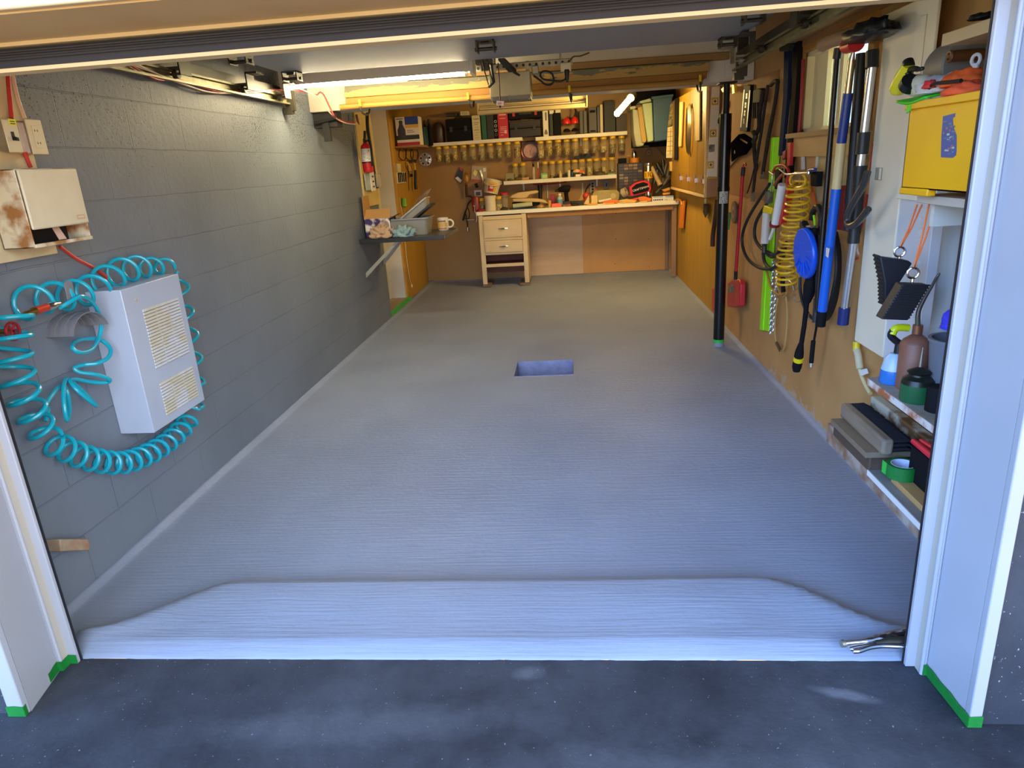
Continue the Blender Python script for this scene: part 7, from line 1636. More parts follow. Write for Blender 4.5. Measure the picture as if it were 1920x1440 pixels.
# poles
def pole(segs, off, label, name='pole', cat='pole', grp='long poles on the right wall'):
    t = Thing(name, label, cat, grp)
    for (p0, p1, r, m, nm, *o2) in segs:
        mb = MB(); mb.tube([RW(p0[0], p0[1], off), RW(p1[0], p1[1], off)], [r, o2[0] if o2 else r], 14); t.part(nm, mb, m)
    return t.done()
pole([((1570, 100), (1531, 585), .0125, mat('gun black pole', '27221e', .3, .4), 'shaft'), ((1532, 560), (1529, 604), .016, M_tool2, 'sleeve'), ((1572, 90), (1569, 110), .018, M_black, 'tip')], .12, 'thin black pole crossing the left part of the window')
pole([((1600, 97), (1597, 112), .006, M_alu, 'tip', .013), ((1597, 112), (1589, 178), .015, mat('chrome pole', 'b5a890', .25, .9), 'threaded_section'), ((1590, 175), (1577.5, 268), .020, M_navy, 'upper_sleeve'), ((1577.5, 267), (1568, 355), .020, mat('cream pole', 'd9c48a', .4), 'middle_tube'), ((1568, 354), (1541.5, 584), .0215, M_blueP, 'lower_sleeve'), ((1541.5, 583), (1538, 611), .023, M_tool, 'grip')], .13, 'blue and cream extension pole with a steel tip')
mb = MB(); c = RW(1551, 475, .152); rpoly(mb, [(1549, 464), (1555, 466), (1552, 483), (1548, 480)], .155, .002); solo('pole_sticker', 'torn white sticker on the blue extension pole', 'sticker', mb, M_white)
pole([((1615, 100), (1600, 300), .021, mat('ribbed black hose', '19191b', .5), 'tube'), ((1600, 300), (1590, 432), .021, mat('ribbed black hose', '19191b', .5), 'lower_tube')], .08, 'ribbed black pole between the extension pole and the chrome wand')
pole([((1636, 95), (1635, 127), .024, M_black, 'cap'), ((1635, 126), (1620, 250), .0165, M_alu, 'upper_tube'), ((1620, 248), (1616, 289), .024, M_black, 'joint'), ((1616, 288), (1613, 313), .017, M_alu, 'short_tube'), ((1613, 311), (1609, 352), .028, M_black, 'handle', .022), ((1609, 351), (1600, 456), .024, M_black, 'lower_handle'), ((1600, 455), (1583.5, 578), .0165, M_alu, 'lower_tube'), ((1583.5, 577), (1580, 608), .024, mat('dark blue tip', '14245e', .35), 'nozzle')], .11, 'chrome vacuum wand with black joints and a dark blue tip', 'vacuum_wand', 'wand')
pole([((1640, 120), (1606, 330), .012, wood('tan stick', 'b08a4c', '9a763c', 'z'), 'shaft')], .03, 'plain tan stick behind the chrome wand')
rtube([(1627, 322), (1620, 345), (1607, 368), (1594, 392), (1588, 412), (1592, 423), (1603, 421), (1616, 408), (1628, 392)], .16, .0135, mat('dark steel spiral', '55524e', .3, .7), 'flexible_tube', 'dark shiny flexible tube curling round the chrome wand', 'tube')
for pts, lab in (([(1638, 268), (1634, 300), (1632, 320)], 'upper red cable beside the white cabinet'), ([(1626, 365), (1618, 405), (1610, 440), (1597, 470), (1592, 480), (1598, 486), (1608, 484)], 'lower red cable curling beside the white cabinet')):
    rtube(pts, .05, .006, M_redw, 'red_cable', lab, 'cable', 'red cables beside the white cabinet')
rtube([(1618, 418), (1609, 440), (1607, 460), (1611, 478)], .04, .006, M_whw, 'pale_rope', 'pale rope end beside the white cabinet', 'rope')
# red brush head
t = Thing('push_broom', 'dark red bristled broom head hanging behind the blue pole', 'broom')
mb = MB(); rpoly(mb, [(1576, 348), (1592, 350), (1588, 434), (1568, 430)], .06, .045)
t.part('bristles', mb, mat('dark red bristles', '9c141f', .8, col2='7c0f18', nscale=20, stretch=(1, 1, 14), bump=.6, bscale=40)); t.done()
# black hose coil
random.seed(5)
t = Thing('pressure_hose', 'black pressure washer hose coiled behind the blue pole', 'hose')
mb = MB()
for k in range(4):
    o = k*2.2; rt(mb, [(1568-o, 436), (1574-o, 470), (1574-o, 515), (1568-o*1.4, 560), (1557-o, 590), (1545, 600-o), (1535-o*.3, 585), (1531, 545), (1530+o*.4, 480), (1536, 440)], .04+.012*k, .0085, 8)
t.part('coil', mb, M_rub)
mb = MB(); rt(mb, [(1500, 520), (1501, 548), (1508, 575), (1518, 592), (1526, 598)], .07, .0085); t.part('hose_tail', mb, M_rub)
mb = MB(); rt(mb, [(1515, 590), (1518, 598)], .075, .012); t.part('fitting', mb, M_alu); t.done()
# wands
t = Thing('pressure_washer_wand', 'black pressure washer lance with a yellow band at its tip', 'lance')
mb = MB(); mb.tube(smooth_path([RW(x, y, .10) for x, y in ((1527, 428), (1523, 480), (1520, 525))]), .017, 12); t.part('lance', mb, M_tool)
mb = MB(); mb.tube([RW(x, y, .10) for x, y in ((1520, 522), (1518, 535), (1516, 552), (1513, 566))], [.024, .03, .028, .018], 12); t.part('grip', mb, M_tool, bev=.001)
mb = MB(); mb.tube([RW(x, y, .10) for x, y in ((1513, 565), (1508, 610), (1502, 648))], .0125, 12); t.part('extension', mb, M_tool)
mb = MB(); mb.tube([RW(x, y, .10) for x, y in ((1502, 645), (1499, 660), (1497, 672), (1494, 688), (1493, 696))], [.014, .023, .025, .025, .018], 12); t.part('nozzle', mb, M_tool)
mb = MB(); mb.tube([RW(1498, 670, .10), RW(1496.5, 677, .10)], .0262, 14); t.part('yellow_band', mb, mat('clip yellow', 'e8cf12', .4)); t.done()
t = Thing('spray_lance', 'thin black lance with a metal tip right of the yellow banded one', 'lance')
mb = MB(); mb.tube([RW(1533, 600, .09), RW(1526, 640, .09)], .006, 8); t.part('lance', mb, M_tool); mb = MB(); mb.tube([RW(1525, 639, .09), RW(1521, 680, .09)], .0115, 12); t.part('grip', mb, M_tool); mb = MB(); mb.tube([RW(1521, 679, .09), RW(1520.5, 688, .09)], .007, 8); t.part('tip', mb, M_alu); t.done()
# left of the post, disc and small tools
mb = MB(); c = RW(1378, 398, .015); mb.cyl(c, c-Vector((.012, 0, 0)), .085, 30, m=0); mb.cyl(c-Vector((.012, 0, 0)), c-Vector((.015, 0, 0)), .05, 24, m=1); mb.cyl(c-Vector((.015, 0, 0)), c-Vector((.017, 0, 0)), .02, 16, m=2)
solo('grinding_disc', 'dull grinding disc with a faded red label behind the red scraper handle', 'disc', mb, [mat('disc grey brown', '6e5844', .6), mat('disc pale label', '8f7c6c', .6), M_redD], RG)
rtube([(1345, 376), (1341, 410), (1337, 440), (1336, 462)], .03, .02, mat('dark umber leather', '3c2016', .6), 'leather_strap', 'dark umber strap hanging left of the steel post', 'strap')
t = Thing('trowel', 'small trowel with a pale handle below the near corner of the cabinet', 'trowel'); mb = MB(); rt(mb, [(1323, 372), (1323, 382)], .04, .012); t.part('handle', mb, M_crm); mb = MB(); rpoly(mb, [(1319, 382), (1327, 382), (1326, 400), (1322, 408), (1318, 398)], .04, .006); t.part('blade', mb, M_dbar); t.done()
rtube([(1368, 398), (1367, 412), (1365, 430)], .03, .012, mat('clear green bottle', '4c9a58', .3), 'green_bottle', 'thin green and clear bottle between the post and the grinding disc', 'bottle')

# ---- white metal cabinet
M_wc = mat('light grey enamel', 'f0e4c8', .45, col2='e8dcc0', nscale=3)
WX = XR-.07
A, B = onX(1665, 27, WX), onX(1598, 634, WX); cyf = (A.y+B.y)/2; ctop = A.z+.0; cbot = B.z
E1 = onX(1683, 400, WX).y
t = Thing('metal_cabinet', 'tall light grey metal cabinet door on the right wall with a small square catch', 'cabinet')
mb = MB(); mb.box(WX+.012, XR-.001, E1, cyf-.004, cbot, ctop); t.part('case', mb, M_wc)
mb = MB(); mb.box(WX, WX+.012, E1, cyf, cbot-.004, ctop+.004); dr = t.part('door', mb, M_wc, bev=.003)
c = onX(1648, 326, WX); mb = MB(); mb.box(WX-.003, WX, c.y-.03, c.y+.03, c.z-.024, c.z+.024, 0); mb.box(WX-.006, WX-.003, c.y-.028, c.y-.012, c.z-.022, c.z+.022, 1); t.part('catch', mb, [mat('greenish catch', '9b9c88', .4), M_wc], parent=dr, bev=.001)
t.done()
# door leaf above, opened towards the camera, with raised panel
t = Thing('cabinet_leaf', 'weathered light grey panelled leaf behind the yellow bin', 'panel')
mb = MB(); near = onX(1758, 80, WX).y; mb.box(WX-.012, WX-.001, near, E1-.003, 1.24, ctop+.03); t.part('leaf', mb, M_wc, bev=.003)
mb = MB(); y1_, y0_ = E1-.05, onX(1745, 40, WX).y; mb.box(WX-.016, WX-.012, y0_, y1_, 1.28, ctop-.06); t.part('raised_panel', mb, M_wc, bev=.003); t.done()
# electrical panel box with knockouts and conduit
t = Thing('electrical_box', 'pale grey box side with round knockouts right of the metal cabinet', 'electrical box')
e0 = onX(1716, 450, WX+.01).y; e1_ = onX(1748, 450, WX+.01).y
mb = MB(); mb.box(WX+.005, XR-.001, e1_, E1-.002, cbot-.02, 1.60); t.part('case', mb, mat('pale blue grey enamel', 'cfd0d2', .4), bev=.002)
for k in range(11):
    mb = MB(); zz = onX(1728, 395+20*k, WX).z; yy = onX(1727-1.6*k, 395+20*k, WX).y; mb.torus((WX+.0045, yy, zz), .014, .0016, (1, 0, 0), 18, 5); t.part('knockout', mb, M_fix)
t.done()
t = Thing('conduit_pipe', 'thick grey conduit pipe at the right edge beside the door jamb', 'pipe')
c = onX(1768, 450, XR-.10); mb = MB(); mb.cyl((XR-.06, c.y-.02, .55), (XR-.06, c.y-.02, 1.36), .05, 24); t.part('pipe', mb, mat('grey pvc', '8f8e88', .45)); mb = MB(); mb.cyl((XR-.06, c.y+.035, 1.03), (XR-.06, c.y+.035, 1.08), .02, 12); t.part('fitting', mb, mat('dull brass', '7a6a4c', .4, .6)); t.done()

# ---- shelves near the door: bin shelf, high plank
SX = XR-.29                                   # front face of the bin
a, b_ = onX(1704, 197, SX), onX(1692, 360, SX)
byf = (a.y+b_.y)/2; bzt, bzb = a.z, b_.z
t = Thing('yellow_bin', 'yellow plastic bin with a torn blue sticker on the bracket shelf', 'bin')
M_bin = mat('yellow bin plastic', 'eeb000', .45, col2='e6a800', nscale=4)
byn = byf-.44; w_ = .004
mb = MB(); mb.box(SX, SX+w_, byn, byf, bzb+.012, bzt); mb.box(SX+.2, SX+.2+w_, byn, byf, bzb+.012, bzt); mb.box(SX, SX+.2, byn, byn+w_, bzb+.012, bzt); mb.box(SX, SX+.2, byf-w_, byf, bzb+.012, bzt); mb.box(SX, SX+.2, byn, byf, bzb+.012, bzb+.016)
t.part('bin_body', mb, M_bin)
mb = MB(); mb.box(SX-.012, SX+.004, byn, byf+.004, bzt-.014, bzt+.006); mb.box(SX-.010, SX+.21, byf-.001, byf+.012, bzt-.014, bzt+.006); t.part('rim', mb, M_bin, bev=.002)
mb = MB(); mb.box(SX-.006, SX+.02, byf-.17, byf, bzb-.006, bzb+.014); t.part('foot', mb, M_bin, bev=.004)
mb = MB(); mb.prism([onX(x, y, SX-.001) for x, y in ((1768, 218), (1791, 212), (1790, 219), (1786, 222), (1787, 238), (1793, 254), (1793, 282), (1792, 291), (1786, 296), (1764, 295), (1765, 255))], (.0009, 0, 0), 0)
random.seed(2)
for k in range(26):
    x = random.uniform(1767, 1786); y = random.uniform(226, 288); w = random.uniform(2, 6); h = random.uniform(1, 4)
    mb.prism([onX(x, y, SX-.0014), onX(x+w, y-.6, SX-.0014), onX(x+w, y-.6+h, SX-.0014), onX(x, y+h, SX-.0014)] and [onX(p, q, SX-.0014) for p, q in ((x, y), (x+w, y-.6), (x+w, y-.6+h), (x, y+h))], (.0005, 0, 0), 1+k % 3)
t.part('sticker', mb, [mat('worn blue sticker', '34508a', .5), mat('sticker pale', 'b9b9b0', .5), mat('sticker rust', 'a8624c', .5), mat('sticker slate', '5a7a8a', .5)]); t.done()
t = Thing('bracket_shelf', 'pale wooden shelf board carrying the yellow bin', 'shelf'); a = onX(1719, 372, SX+.03)
mb = MB(); mb.box(SX+.03, XR-.075, byn+.1, a.y, bzb-.032, bzb-.008); t.part('board', mb, mat('pale grey board', 'b9b0a0', .5), bev=.002); mb = MB(); mb.box(SX+.06, XR-.08, a.y-.05, a.y-.03, bzb-.10, bzb-.033); t.part('bracket', mb, M_fix); t.done()
# bin contents
CG = 'things in the yellow bin'
t = Thing('spray_nozzle', 'yellow spray gun head with a black tip poking out of the yellow bin', 'spray gun')
Q = lambda x, y, o=0.02: onX(x, y, SX+o)
mb = MB(); mb.tube([Q(1704, 122), Q(1694, 145), Q(1684, 168), Q(1682, 177)], [.018, .026, .026, .016], 14); t.part('barrel', mb, mat('lemon yellow', 'd9cf1e', .35))
mb = MB(); mb.tube([Q(1702, 115), Q(1704, 124)], [.016, .017], 12); t.part('tip', mb, M_black)
mb = MB(); mb.tube(smooth_path([Q(1703, 136), Q(1707, 130), Q(1716, 129), Q(1724, 130), Q(1731, 128)]), [.012, .010]+[.008]*12+[.006]*6+[.002], 8); t.part('trigger', mb, M_black)
mb = MB(); mb.tube([Q(1709, 152), Q(1702, 163)], [.028, .028], 16); t.part('collar', mb, M_black); t.done()
mb = MB(); mb.tube([Q(1706, 160, .05), Q(1716, 160, .05), Q(1734, 163, .05), Q(1742, 172, .05)], [.024, .032, .034, .02], 14); solo('white_bottle', 'white bottle lying in the yellow bin behind the spray gun', 'bottle', mb, mat('ivory bottle', 'ded6bc', .4), CG)
mb = MB()
def visor(u, v): p = Q(1690+54*u, 188-20*math.sin(u*2.2)-6*v+8*u, .0); return Vector((SX-.015+.08*v, p.y, p.z-.025*(1-v)*math.sin(u*PI)))
mb.grid(visor, 14, 8); mb.v += []; o_ = solo('green_scoop', 'bright green curved scoop hanging over the rim of the yellow bin', 'scoop', mb, mat('bright green plastic', '2fc81c', .4), CG); sm = o_.modifiers.new('thickness', 'SOLIDIFY'); sm.thickness = .006
mb = MB(); mb.prism([Q(x, y, -.014) for x, y in ((1700, 197), (1708, 197), (1705, 208), (1699, 213))], (.004, 0, 0)); solo('green_strap', 'short green flap over the far corner of the yellow bin', 'strap', mb, mat('bright green plastic', '2fc81c', .4), CG)
for (x, y, rx, ry, rz_, col, nm, lab, cat, o) in ((1772, 172, .07, .075, .045, 'c9c6c2', 'grey_cloth', 'pale grey cloth in the middle of the yellow bin', 'cloth', .06), (1806, 160, .05, .06, .04, 'f0641e', 'orange_cloth', 'bright orange cloth piled highest in the yellow bin', 'cloth', .05), (1812, 176, .05, .06, .03, 'e8582a', 'orange_cloth', 'darker orange cloth at the near end of the yellow bin', 'cloth', .03), (1744, 165, .02, .018, .02, 'd2322e', 'red_cap_piece', 'small red piece between the green scoop and the grey cloth', 'part', .0)):
    mb = MB(); blob(mb, Q(x, y, o), rx, ry, rz_, .35, 3, seed=x); solo(nm, lab, cat, mb, mat('cloth '+col, col, .8, bump=.2, nscale=30), CG, angle=3)
mb = MB(); mb.tube(smooth_path([Q(1742, 165, -.005), Q(1752, 157, -.005), Q(1770, 155, -.005), Q(1790, 153, -.005), Q(1802, 151, -.005)]), .005, 8); solo('black_strap', 'thin black strap over the grey cloth in the yellow bin', 'strap', mb, M_black, CG)
mb = MB(); c = Q(1776, 130, .18); mb.cyl(c, c-Vector((0, .12, 0)), .075, 28); solo('grey_drum', 'grey round drum standing behind the yellow bin contents', 'drum', mb, mat('grey drum', '85827c', .5), None, bev=.004)
mb = MB(); mb.torus(Q(1830, 112, .06), .013, .0045, (1, .3, 0), 18, 8); mb.tube([Q(1830, 119, .06), Q(1827, 150, .06)], .008, 8); solo('grey_clamp', 'light grey clamp ring beside the door jamb above the bin', 'clamp', mb, mat('light grey plastic', 'c2c2c2', .4))
# high plank shelf with round board and bits
t = Thing('plank_shelf', 'thick pale plank shelf high beside the right door jamb', 'shelf'); a = onX(1764, 88, SX+.02)
mb = MB(); mb.box(SX+.02, XR-.001, a.y-.5, a.y, a.z-.0, a.z+.032); t.part('plank', mb, wood('pale plank', 'cdb48a', 'bfa578', 'y'), bev=.002); t.done()
zP = a.z+.0325; py_ = a.y
mb = MB(); mb.box(XR-.05, XR-.002, py_-.34, py_-.01, zP, zP+.33); solo('round_stamped_box', 'beige box with a round stamp on the high plank shelf', 'box', mb, mat('beige card', 'b9a684', .6), bev=.002)
mb = MB(); mb.box(XR-.20, XR-.06, py_-.34, py_-.14, zP, zP+.20); mb.box(XR-.205, XR-.2, py_-.25, py_-.24, zP, zP+.2); solo('glass_box', 'dull grey green box at the near end of the high plank shelf', 'box', mb, mat('grey green', '6d6a5c', .3), bev=.003)
mb = MB(); blob(mb, (XR-.24, py_-.13, zP+.012), .03, .03, .014, .3, 3, seed=4); solo('dark_lump', 'small dark lump on the front edge of the high plank shelf', 'knob', mb, M_dark, angle=3)
mb = MB(); c = onX(1795, 105, SX+.12); mb.cyl((XR-.1, c.y, c.z), (XR-.19, c.y, c.z), .016, 16); mb.torus((XR-.19, c.y, c.z), .013, .005, (1, 0, 0), 16, 6); solo('pipe_elbow', 'brown pipe fitting under the high plank shelf', 'fitting', mb, mat('brown fitting', '6b4626', .5, .3))

# wheel chocks
def chock(P, Y, dy, label, ringp, rope, front=False):
    t = Thing('wheel_chock', label, 'wheel chock', 'rubber wheel chocks')
    mb = MB(); mb.prism([onY(x, y, Y) for x, y in P], (0, dy, 0)); b0 = t.part('block', mb, mat('chock rubber', '17181f', .55), bev=.004)
    a0, a1 = onY(*P[0], Y), onY(*P[1], Y)
    # ribs over the curved face (first three points of the outline)
    n = 13
    for k in range(n):
        f = k/(n-1)*1.98; i = int(f); p = onY(*P[i], Y).lerp(onY(*P[i+1], Y), f-i)
        if front: p = onY(*P[0], Y).lerp(onY(*P[1], Y), k/n); p2 = onY(*P[3], Y).lerp(onY(*P[2], Y), k/n)
        mb = MB(); mb.cyl(p if front else p+Vector((0, .006, 0)), p2 if front else p+Vector((0, dy-.006, 0)), .0025 if front else .005, 6); t.part('tread_rib', mb, mat('chock ribs', '1b1917', .7), parent=b0)
    c = onY(ringp[0], ringp[1], Y+dy*.4); mb = MB(); mb.torus(c, .016, .004, (.2, 1, 0), 20, 8); mb.cyl(c-Vector((0, 0, .018)), c-Vector((0, 0, .05)), .0045, 8); t.part('eye_bolt', mb, M_chrome)
    for (x1, y1) in rope:
        mb = MB(); e_ = onY(x1, y1, Y+dy*.4); mb.tube([c+Vector((0, 0, .014)), c.lerp(e_, .5)+Vector((.002, 0, 0)), e_], .0032, 6); t.part('rope', mb, M_orange)
    t.done()
chock([(1650, 482), (1659, 530), (1660, 572), (1711, 494), (1704, 489)], 2.40, .055, 'black rubber wheel chock with its ribbed face showing, hung on orange rope', (1687, 472), ((1720, 383), (1729, 383)))
chock([(1693, 533), (1653, 599), (1703, 601), (1744, 535)], 2.22, .05, 'lower black rubber wheel chock hung end on in front of the other', (1712, 512), ((1743, 378), (1756, 380)), True)

# lower shelves
LX = XR-.24
a = onX(1625, 708, LX); z1s, y1s = a.z, a.y
t = Thing('paint_shelf', 'paint worn shelf by the door holding the oil cans', 'shelf')
M_wshelf = mat('worn reddish shelf edge', 'a8623c', .6, col2='d9d2c8', nscale=14, namt=.8); M_dusty = mat('dusty shelf top', '8a8278', .7, col2='a59d90', nscale=18)
mb = MB(); mb.box(LX+.003, XR-.001, y1s-1.0, y1s, z1s-.022, z1s); t.part('board', mb, M_dusty); mb = MB(); mb.box(LX, LX+.003, y1s-1.0, y1s, z1s-.024, z1s); t.part('front_edge', mb, M_wshelf); t.done()
def shp(px, py, z): return onZ(px, py, z)
# blue spray bottle
t = Thing('spray_bottle', 'clear spray bottle of blue liquid with a black and yellow trigger', 'bottle'); c = shp(1664, 717, z1s); cx, cy_ = min(c.x+.015, XR-.05), c.y; r_ = .042; H_ = onY(1664, 663, cy_).z-z1s
mb = MB(); mb.lathe([(r_, 0), (r_*1.05, .008), (r_*.95, H_*.45)], (cx, cy_, z1s+.001), (0, 0, 1), 24); t.part('liquid', mb, mat('blue liquid', '2f6fb8', .2))
mb = MB(); mb.lathe([(r_*.96, H_*.45), (r_*.75, H_*.85), (r_*.4, H_)], (cx, cy_, z1s+.001), (0, 0, 1), 24); t.part('bottle_body', mb, mat('pale clear plastic', 'a9bfd0', .3))
mb = MB(); mb.cyl((cx+.01, cy_, z1s+H_), (cx+.012, cy_, z1s+H_+.035), .015, 14); t.part('neck', mb, M_black)
mb = MB(); h0 = z1s+H_+.035; mb.tube(smooth_path([(cx+.012, cy_, h0), (cx-.004, cy_+.002, h0+.012), (cx-.02, cy_+.004, h0+.03), (cx-.016, cy_, h0+.048)], 4), .012, 10); t.part('trigger', mb, M_black)
mb = MB(); mb.tube(smooth_path([(cx-.018, cy_, h0+.035), (cx-.008, cy_, h0+.055), (cx+.01, cy_, h0+.058), (cx+.035, cy_, h0+.055)], 4), .013, 10); t.part('spray_head', mb, mat('fluorescent yellow', 'd5e012', .4)); t.done()
# brown oil can
t = Thing('oil_can', 'tall brown oil can with a long bent spout', 'oil can'); c = shp(1700, 735, z1s); cx, cy_ = min(c.x+.03, XR-.055), c.y+.04; H_ = onY(1705, 642, cy_).z-z1s
mb = MB(); mb.lathe([(.046, 0), (.048, .006), (.048, H_-.005), (.045, H_), (.040, H_+.008), (.016, H_+.026)], (cx, cy_, z1s+.001), (0, 0, 1), 28); t.part('can_body', mb, mat('rusty brown enamel', '8a5a44', .5, col2='7c4f3a', nscale=12, bump=.2))
mb = MB(); top = z1s+H_+.03; mb.cyl((cx, cy_, top), (cx, cy_, top+.03), .016, 14); t.part('collar', mb, mat('copper brown', '8c5a40', .4, .5))
mb = MB(); e_ = [Vector((cx, cy_, top+.02)), onY(1722, 585, cy_), onY(1733, 560, cy_), onY(1748, 535, cy_-.01), onY(1757, 518, cy_-.02), onY(1765, 511, cy_-.02)]; mb.tube(smooth_path(e_), [.009-.00022*i for i in range(len(smooth_path(e_)))], 10); t.part('spout', mb, mat('grey spout', '6a675e', .35, .6)); t.done()
# green oil can
t = Thing('oil_can', 'small green pump oil can with a thin upright spout', 'oil can'); c = shp(1709, 750, z1s); cx, cy_ = c.x+.012, c.y-.005; r_ = .051; H_ = .082
mb = MB(); mb.lathe([(r_*.96, 0), (r_, .004), (r_, H_*.72)], (cx, cy_, z1s+.001), (0, 0, 1), 28); t.part('can_body', mb, mat('dark green enamel', '1f5a32', .35))
mb = MB(); mb.lathe([(r_, H_*.72), (r_*.92, H_*.92), (r_*.62, H_*1.05), (r_*.6, H_*1.12), (r_*.72, H_*1.2), (r_*.6, H_*1.25), (.006, H_*1.4)], (cx, cy_, z1s+.001), (0, 0, 1), 28); t.part('shoulder', mb, mat('blackened tin', '2c2e28', .35, .5))
mb = MB(); mb.cyl((cx, cy_, z1s+H_*1.3), (cx+.001, cy_, z1s+H_*1.3+.075), .006, 10, r2=.0025); t.part('spout', mb, M_steel); t.done()
# grey bucket and blue cloth
t = Thing('grey_bucket', 'grey bucket at the right end of the paint worn shelf', 'bucket'); c = shp(1748, 742, z1s); cx, cy_ = XR-.09, c.y+.06
mb = MB(); mb.lathe([(.06, 0), (.075, .20), (.08, .20), (.08, .21), (.07, .21), (.055, .005)], (cx-.0, cy_-.11, z1s+.001), (0, 0, 1), 28); t.part('shell', mb, mat('grey bucket plastic', '6c6e74', .5)); t.done()
mb = MB(); blob(mb, (cx, cy_-.11, z1s+.245), .05, .05, .06, .4, 3, seed=9); solo('blue_cloth', 'violet blue cloth stuffed in the grey bucket', 'cloth', mb, mat('violet blue cloth', '3b36c8', .7), angle=3)
mb = MB(); mb.lathe([(.035, 0), (.035, .07), (.03, .08)], (LX+.07, cy_-.20, z1s+.001), (0, 0, 1), 18); solo('dark_tin', 'dark tin at the near end of the paint worn shelf', 'tin', mb, M_tool)

# lowest shelf with white edge
a = onX(1626, 881, LX-.0); z2s, y2s = a.z, a.y
t = Thing('low_shelf', 'lowest shelf with a white front edge near the floor', 'shelf')
mb = MB(); mb.box(LX+.004, XR-.001, y2s-.75, y2s, z2s-.018, z2s); t.part('board', mb, mat('grey shelf top', '7e7f7c', .6, col2='8c8d8a', nscale=14)); mb = MB(); mb.box(LX, LX+.004, y2s-.75, y2s, z2s-.02, z2s+.001); t.part('front_edge', mb, M_white); t.done()
mb = MB(); mb.box(XR-.028, XR-.001, y2s-.75, y2s-.002, .0, z2s-.022); solo('base_board', 'brown board on the wall foot under the lowest shelf', 'board', mb, wood('stained brown board', '7c5232', '634026', 'y'))
mb = MB(); mb.box(XR-.03, XR-.001, y2s+.0, 3.35, .0, .10); solo('base_board', 'low stained board along the foot of the right wall', 'board', mb, mat('stained base', '8a5f3a', .8, col2='c2b5a5', nscale=9, namt=.6))
# wood blocks (stack) carrying the broom
def along(P, X, dx, m, name, label, cat, grp=None, bev=.003):
    """outline seen on a plane parallel to the right wall, thickness towards the wall"""
    mb = MB(); mb.prism([onX(x, y, X) for x, y in P], (dx, 0, 0)); return solo(name, label, cat, mb, m, grp, bev=bev)
M_oldw = wood('grey weathered wood', '92826c', '685848', 'y'); M_oldw2 = wood('brown old wood', '7a5f42', '5c4630', 'y')
ws = 'old wood pieces stacked by the low shelf'
def zx(px, py, X): return onX(px, py, X).z
by_f = onX(1548, 800, LX-.02).y
y_b0 = onX(1657, 866, LX).y
zA = zx(1657, 880, LX); zB = zx(1616, 851, LX)+.0
mb = MB(); mb.box(LX+.005, XR-.04, y2s+.002, y2s+.36, max(.03, z2s-.01), z2s+.055); solo('wood_block', 'dark split wood block at the bottom of the old wood stack', 'wood block', mb, wood('dark split wood', '5c4a3a', '4a3a2c', 'y'), ws, bev=.006)
zb0 = z2s+.056
mb = MB(); mb.box(LX-.02, XR-.05, y2s-.02, y2s+.33, zb0, zb0+.022); solo('wood_board', 'weathered flat board with a pale sawn end on the old wood stack', 'board', mb, wood('weathered flat board', '8c7a62', '70604c', 'y'), ws, bev=.002)
zb1_ = zb0+.023
t = Thing('bench_brush', 'old brush with a weathered wooden back and black bristles lying on the wood stack', 'brush')
mb = MB(); mb.box(LX+.018, LX+.058, y2s-.06, y2s+.34, zb1_+.002, zb1_+.064); t.part('wooden_back', mb, M_oldw, bev=.010)
mb = MB()
random.seed(8)
for k in range(64):
    y = y2s-.055+.395*k/63
    for j in range(3):
        x0 = LX+.057; zz = zb1_+.022+.016*j; mb.tube([(x0, y, zz), (x0+.05, y-.004, zz+.004), (x0+.080, y-.012+random.uniform(-.008, .008), zz-.012+random.uniform(-.004, .004))], [.0045, .004, .002], 4)
t.part('bristles', mb, mat('black bristles', '15161c', .6)); t.done()
t = Thing('bench_brush', 'brown backed brush with chipped pale paint behind the weathered one', 'brush')
mb = MB(); mb.box(LX+.15, LX+.195, y2s-.10, y2s+.38, zb1_+.0, zb1_+.075); t.part('wooden_back', mb, mat('brown chipped paint', '5f4228', .6, col2='b7b9a8', nscale=8, namt=.85), bev=.008); t.done()
mb = MB(); mb.box(LX+.04, LX+.10, y2s-.32, y2s-.10, z2s+.0005, z2s+.022); solo('wood_offcut', 'light wood offcut lying under the green tape roll', 'wood block', mb, wood('light offcut', 'c29a64', 'b0884f', 'y'), ws, bev=.002)
t = Thing('tape_roll', 'roll of green masking tape lying on the light wood offcut', 'tape roll'); c = onZ(1690, 900, z2s+.022)
cx = LX+.075; cy_ = c.y+.03; z0 = z2s+.0225
mb = MB(); mb.lathe([(.040, 0), (.053, 0), (.053, .048), (.040, .048)], (cx, cy_, z0), (0, 0, 1), 36, hollow=True); t.part('tape', mb, M_tape, angle=.5)
mb = MB(); mb.lathe([(.0375, 0.0), (.0402, 0.0), (.0402, .0485), (.0375, .0485)], (cx, cy_, z0), (0, 0, 1), 36, hollow=True); t.part('core', mb, mat('white tape core', 'd5d8ee', .5), angle=.5)
mb = MB(); mb.prism([(cx-.052, cy_+.01, z0+.046), (cx-.056, cy_+.035, z0+.048), (cx-.056, cy_+.033, z0+.002), (cx-.052, cy_+.01, z0+.002)], (.001, .0, 0)); t.part('loose_end', mb, M_tapeB); t.done()
t = Thing('red_pliers', 'red handled pliers lying behind the brushes at the jamb', 'pliers'); mb = MB(); q = onX(1700, 797, LX+.05); q2 = onX(1733, 812, LX+.05)
zr_ = zb1_+.075
mb = MB(); mb.box(LX+.09, XR-.03, y2s-.33, y2s-.11, z2s+.001, zr_-.012); solo('recess_shade_block', 'added black block for the shade of the recess under the red handled pliers', 'box', mb, M_tool)  # added block, its black stands for the shade in an open recess
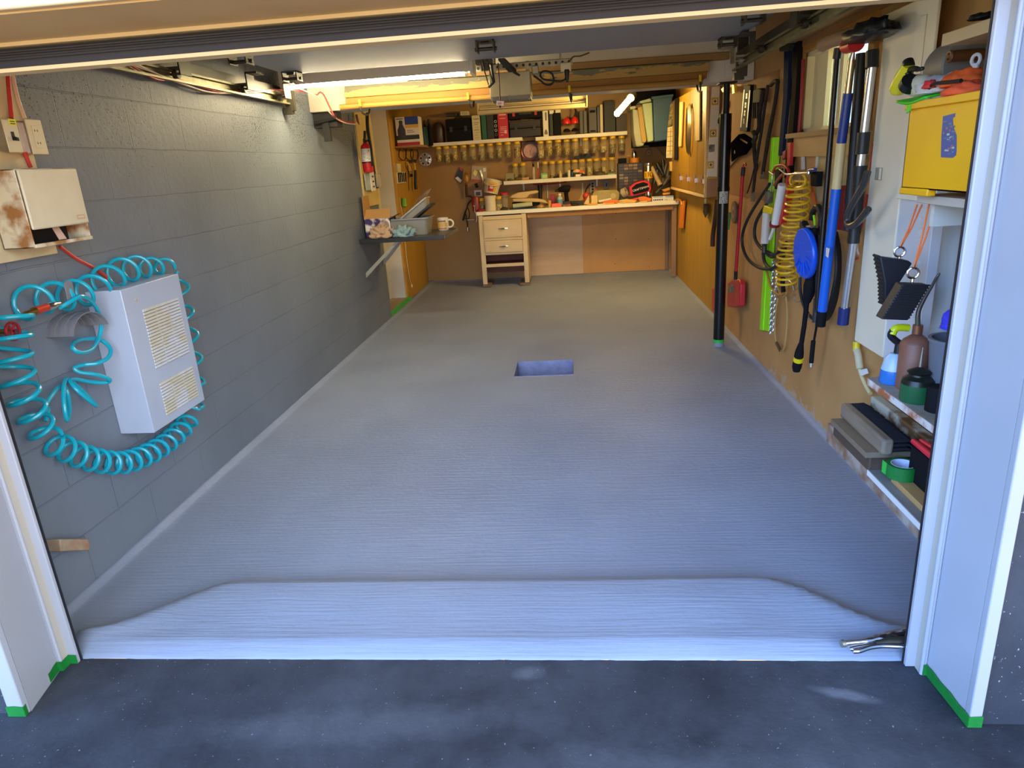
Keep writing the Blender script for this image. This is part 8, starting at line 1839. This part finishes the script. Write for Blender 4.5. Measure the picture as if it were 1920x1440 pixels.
mb = MB(); mb.tube([(LX+.10, y2s-.10, zr_), (LX+.10, y2s-.22, zr_), (LX+.10, y2s-.30, zr_)], [.010, .012, .010], 10); mb.tube([(LX+.125, y2s-.10, zr_), (LX+.14, y2s-.22, zr_), (LX+.14, y2s-.30, zr_)], [.010, .012, .010], 10); t.part('handles', mb, mat('bright red grip', 'e0243c', .4)); mb = MB(); mb.tube([(LX+.105, y2s-.10, zr_), (LX+.12, y2s-.04, zr_)], [.012, .005], 8); t.part('jaws', mb, M_dsteel); t.done()
# cord with yellow plug under the cabinet
t = Thing('extension_cord', 'pale cord with a yellow plug hanging under the metal cabinet', 'cord')
mb = MB(); rt(mb, [(1606, 641), (1606, 655)], .03, .016); t.part('plug', mb, mat('plug yellow', 'e8c814', .4)); mb = MB(); rt(mb, [(1606, 655), (1609, 665), (1611, 680), (1613, 692)], .03, .016); t.part('socket', mb, mat('ivory socket', 'c9bd94', .5))
mb = MB(); rt(mb, [(1612, 692), (1617, 708), (1624, 724), (1632, 738)], .03, .009); t.part('cable', mb, mat('pale yellow cable', 'cfc08a', .5)); mb = MB(); rpoly(mb, [(1611, 694), (1624, 691), (1627, 700), (1614, 705)], .045, .004); t.part('tag', mb, M_white); t.done()

# locking pliers on the threshold
t = Thing('locking_pliers', 'chrome locking pliers lying on the painted lip at the right door jamb', 'pliers')
def fp(px, py, h):
    p = onZ(px, py, .045+h); return p
def ff_(pts, r, h): return [onZ(x, y, max(.037, floor_h(*onZ(x, y, .045).xy))+h) for x, y in pts]
mb = MB(); mb.tube(smooth_path(ff_([(1582, 1206), (1600, 1204), (1622, 1202), (1645, 1198), (1668, 1193), (1700, 1187)], 0, .016), 4), [.0085]*8+[.010]*4+[.013]*4+[.016]*4+[.018], 12); t.part('upper_handle', mb, M_chrome)
mb = MB(); mb.tube(smooth_path(ff_([(1599, 1221), (1612, 1220), (1630, 1214), (1655, 1211), (1690, 1212), (1702, 1212)], 0, .012), 4), .0075, 10); t.part('lower_handle', mb, M_chrome)
mb = MB(); mb.tube(smooth_path(ff_([(1592, 1217), (1605, 1214), (1622, 1211), (1640, 1209)], 0, .012), 4), .007, 10); t.part('release_lever', mb, M_chrome)
P = ff_([(1577, 1207), (1584, 1206)], 0, .016); mb = MB(); mb.cyl(P[0], P[1], .011, 14); t.part('adjusting_screw', mb, M_steel)
mb = MB(); mb.tube(ff_([(1640, 1207), (1665, 1203), (1700, 1203)], 0, .012), [.010, .014, .016], 10); t.part('jaw', mb, M_dsteel); t.done()
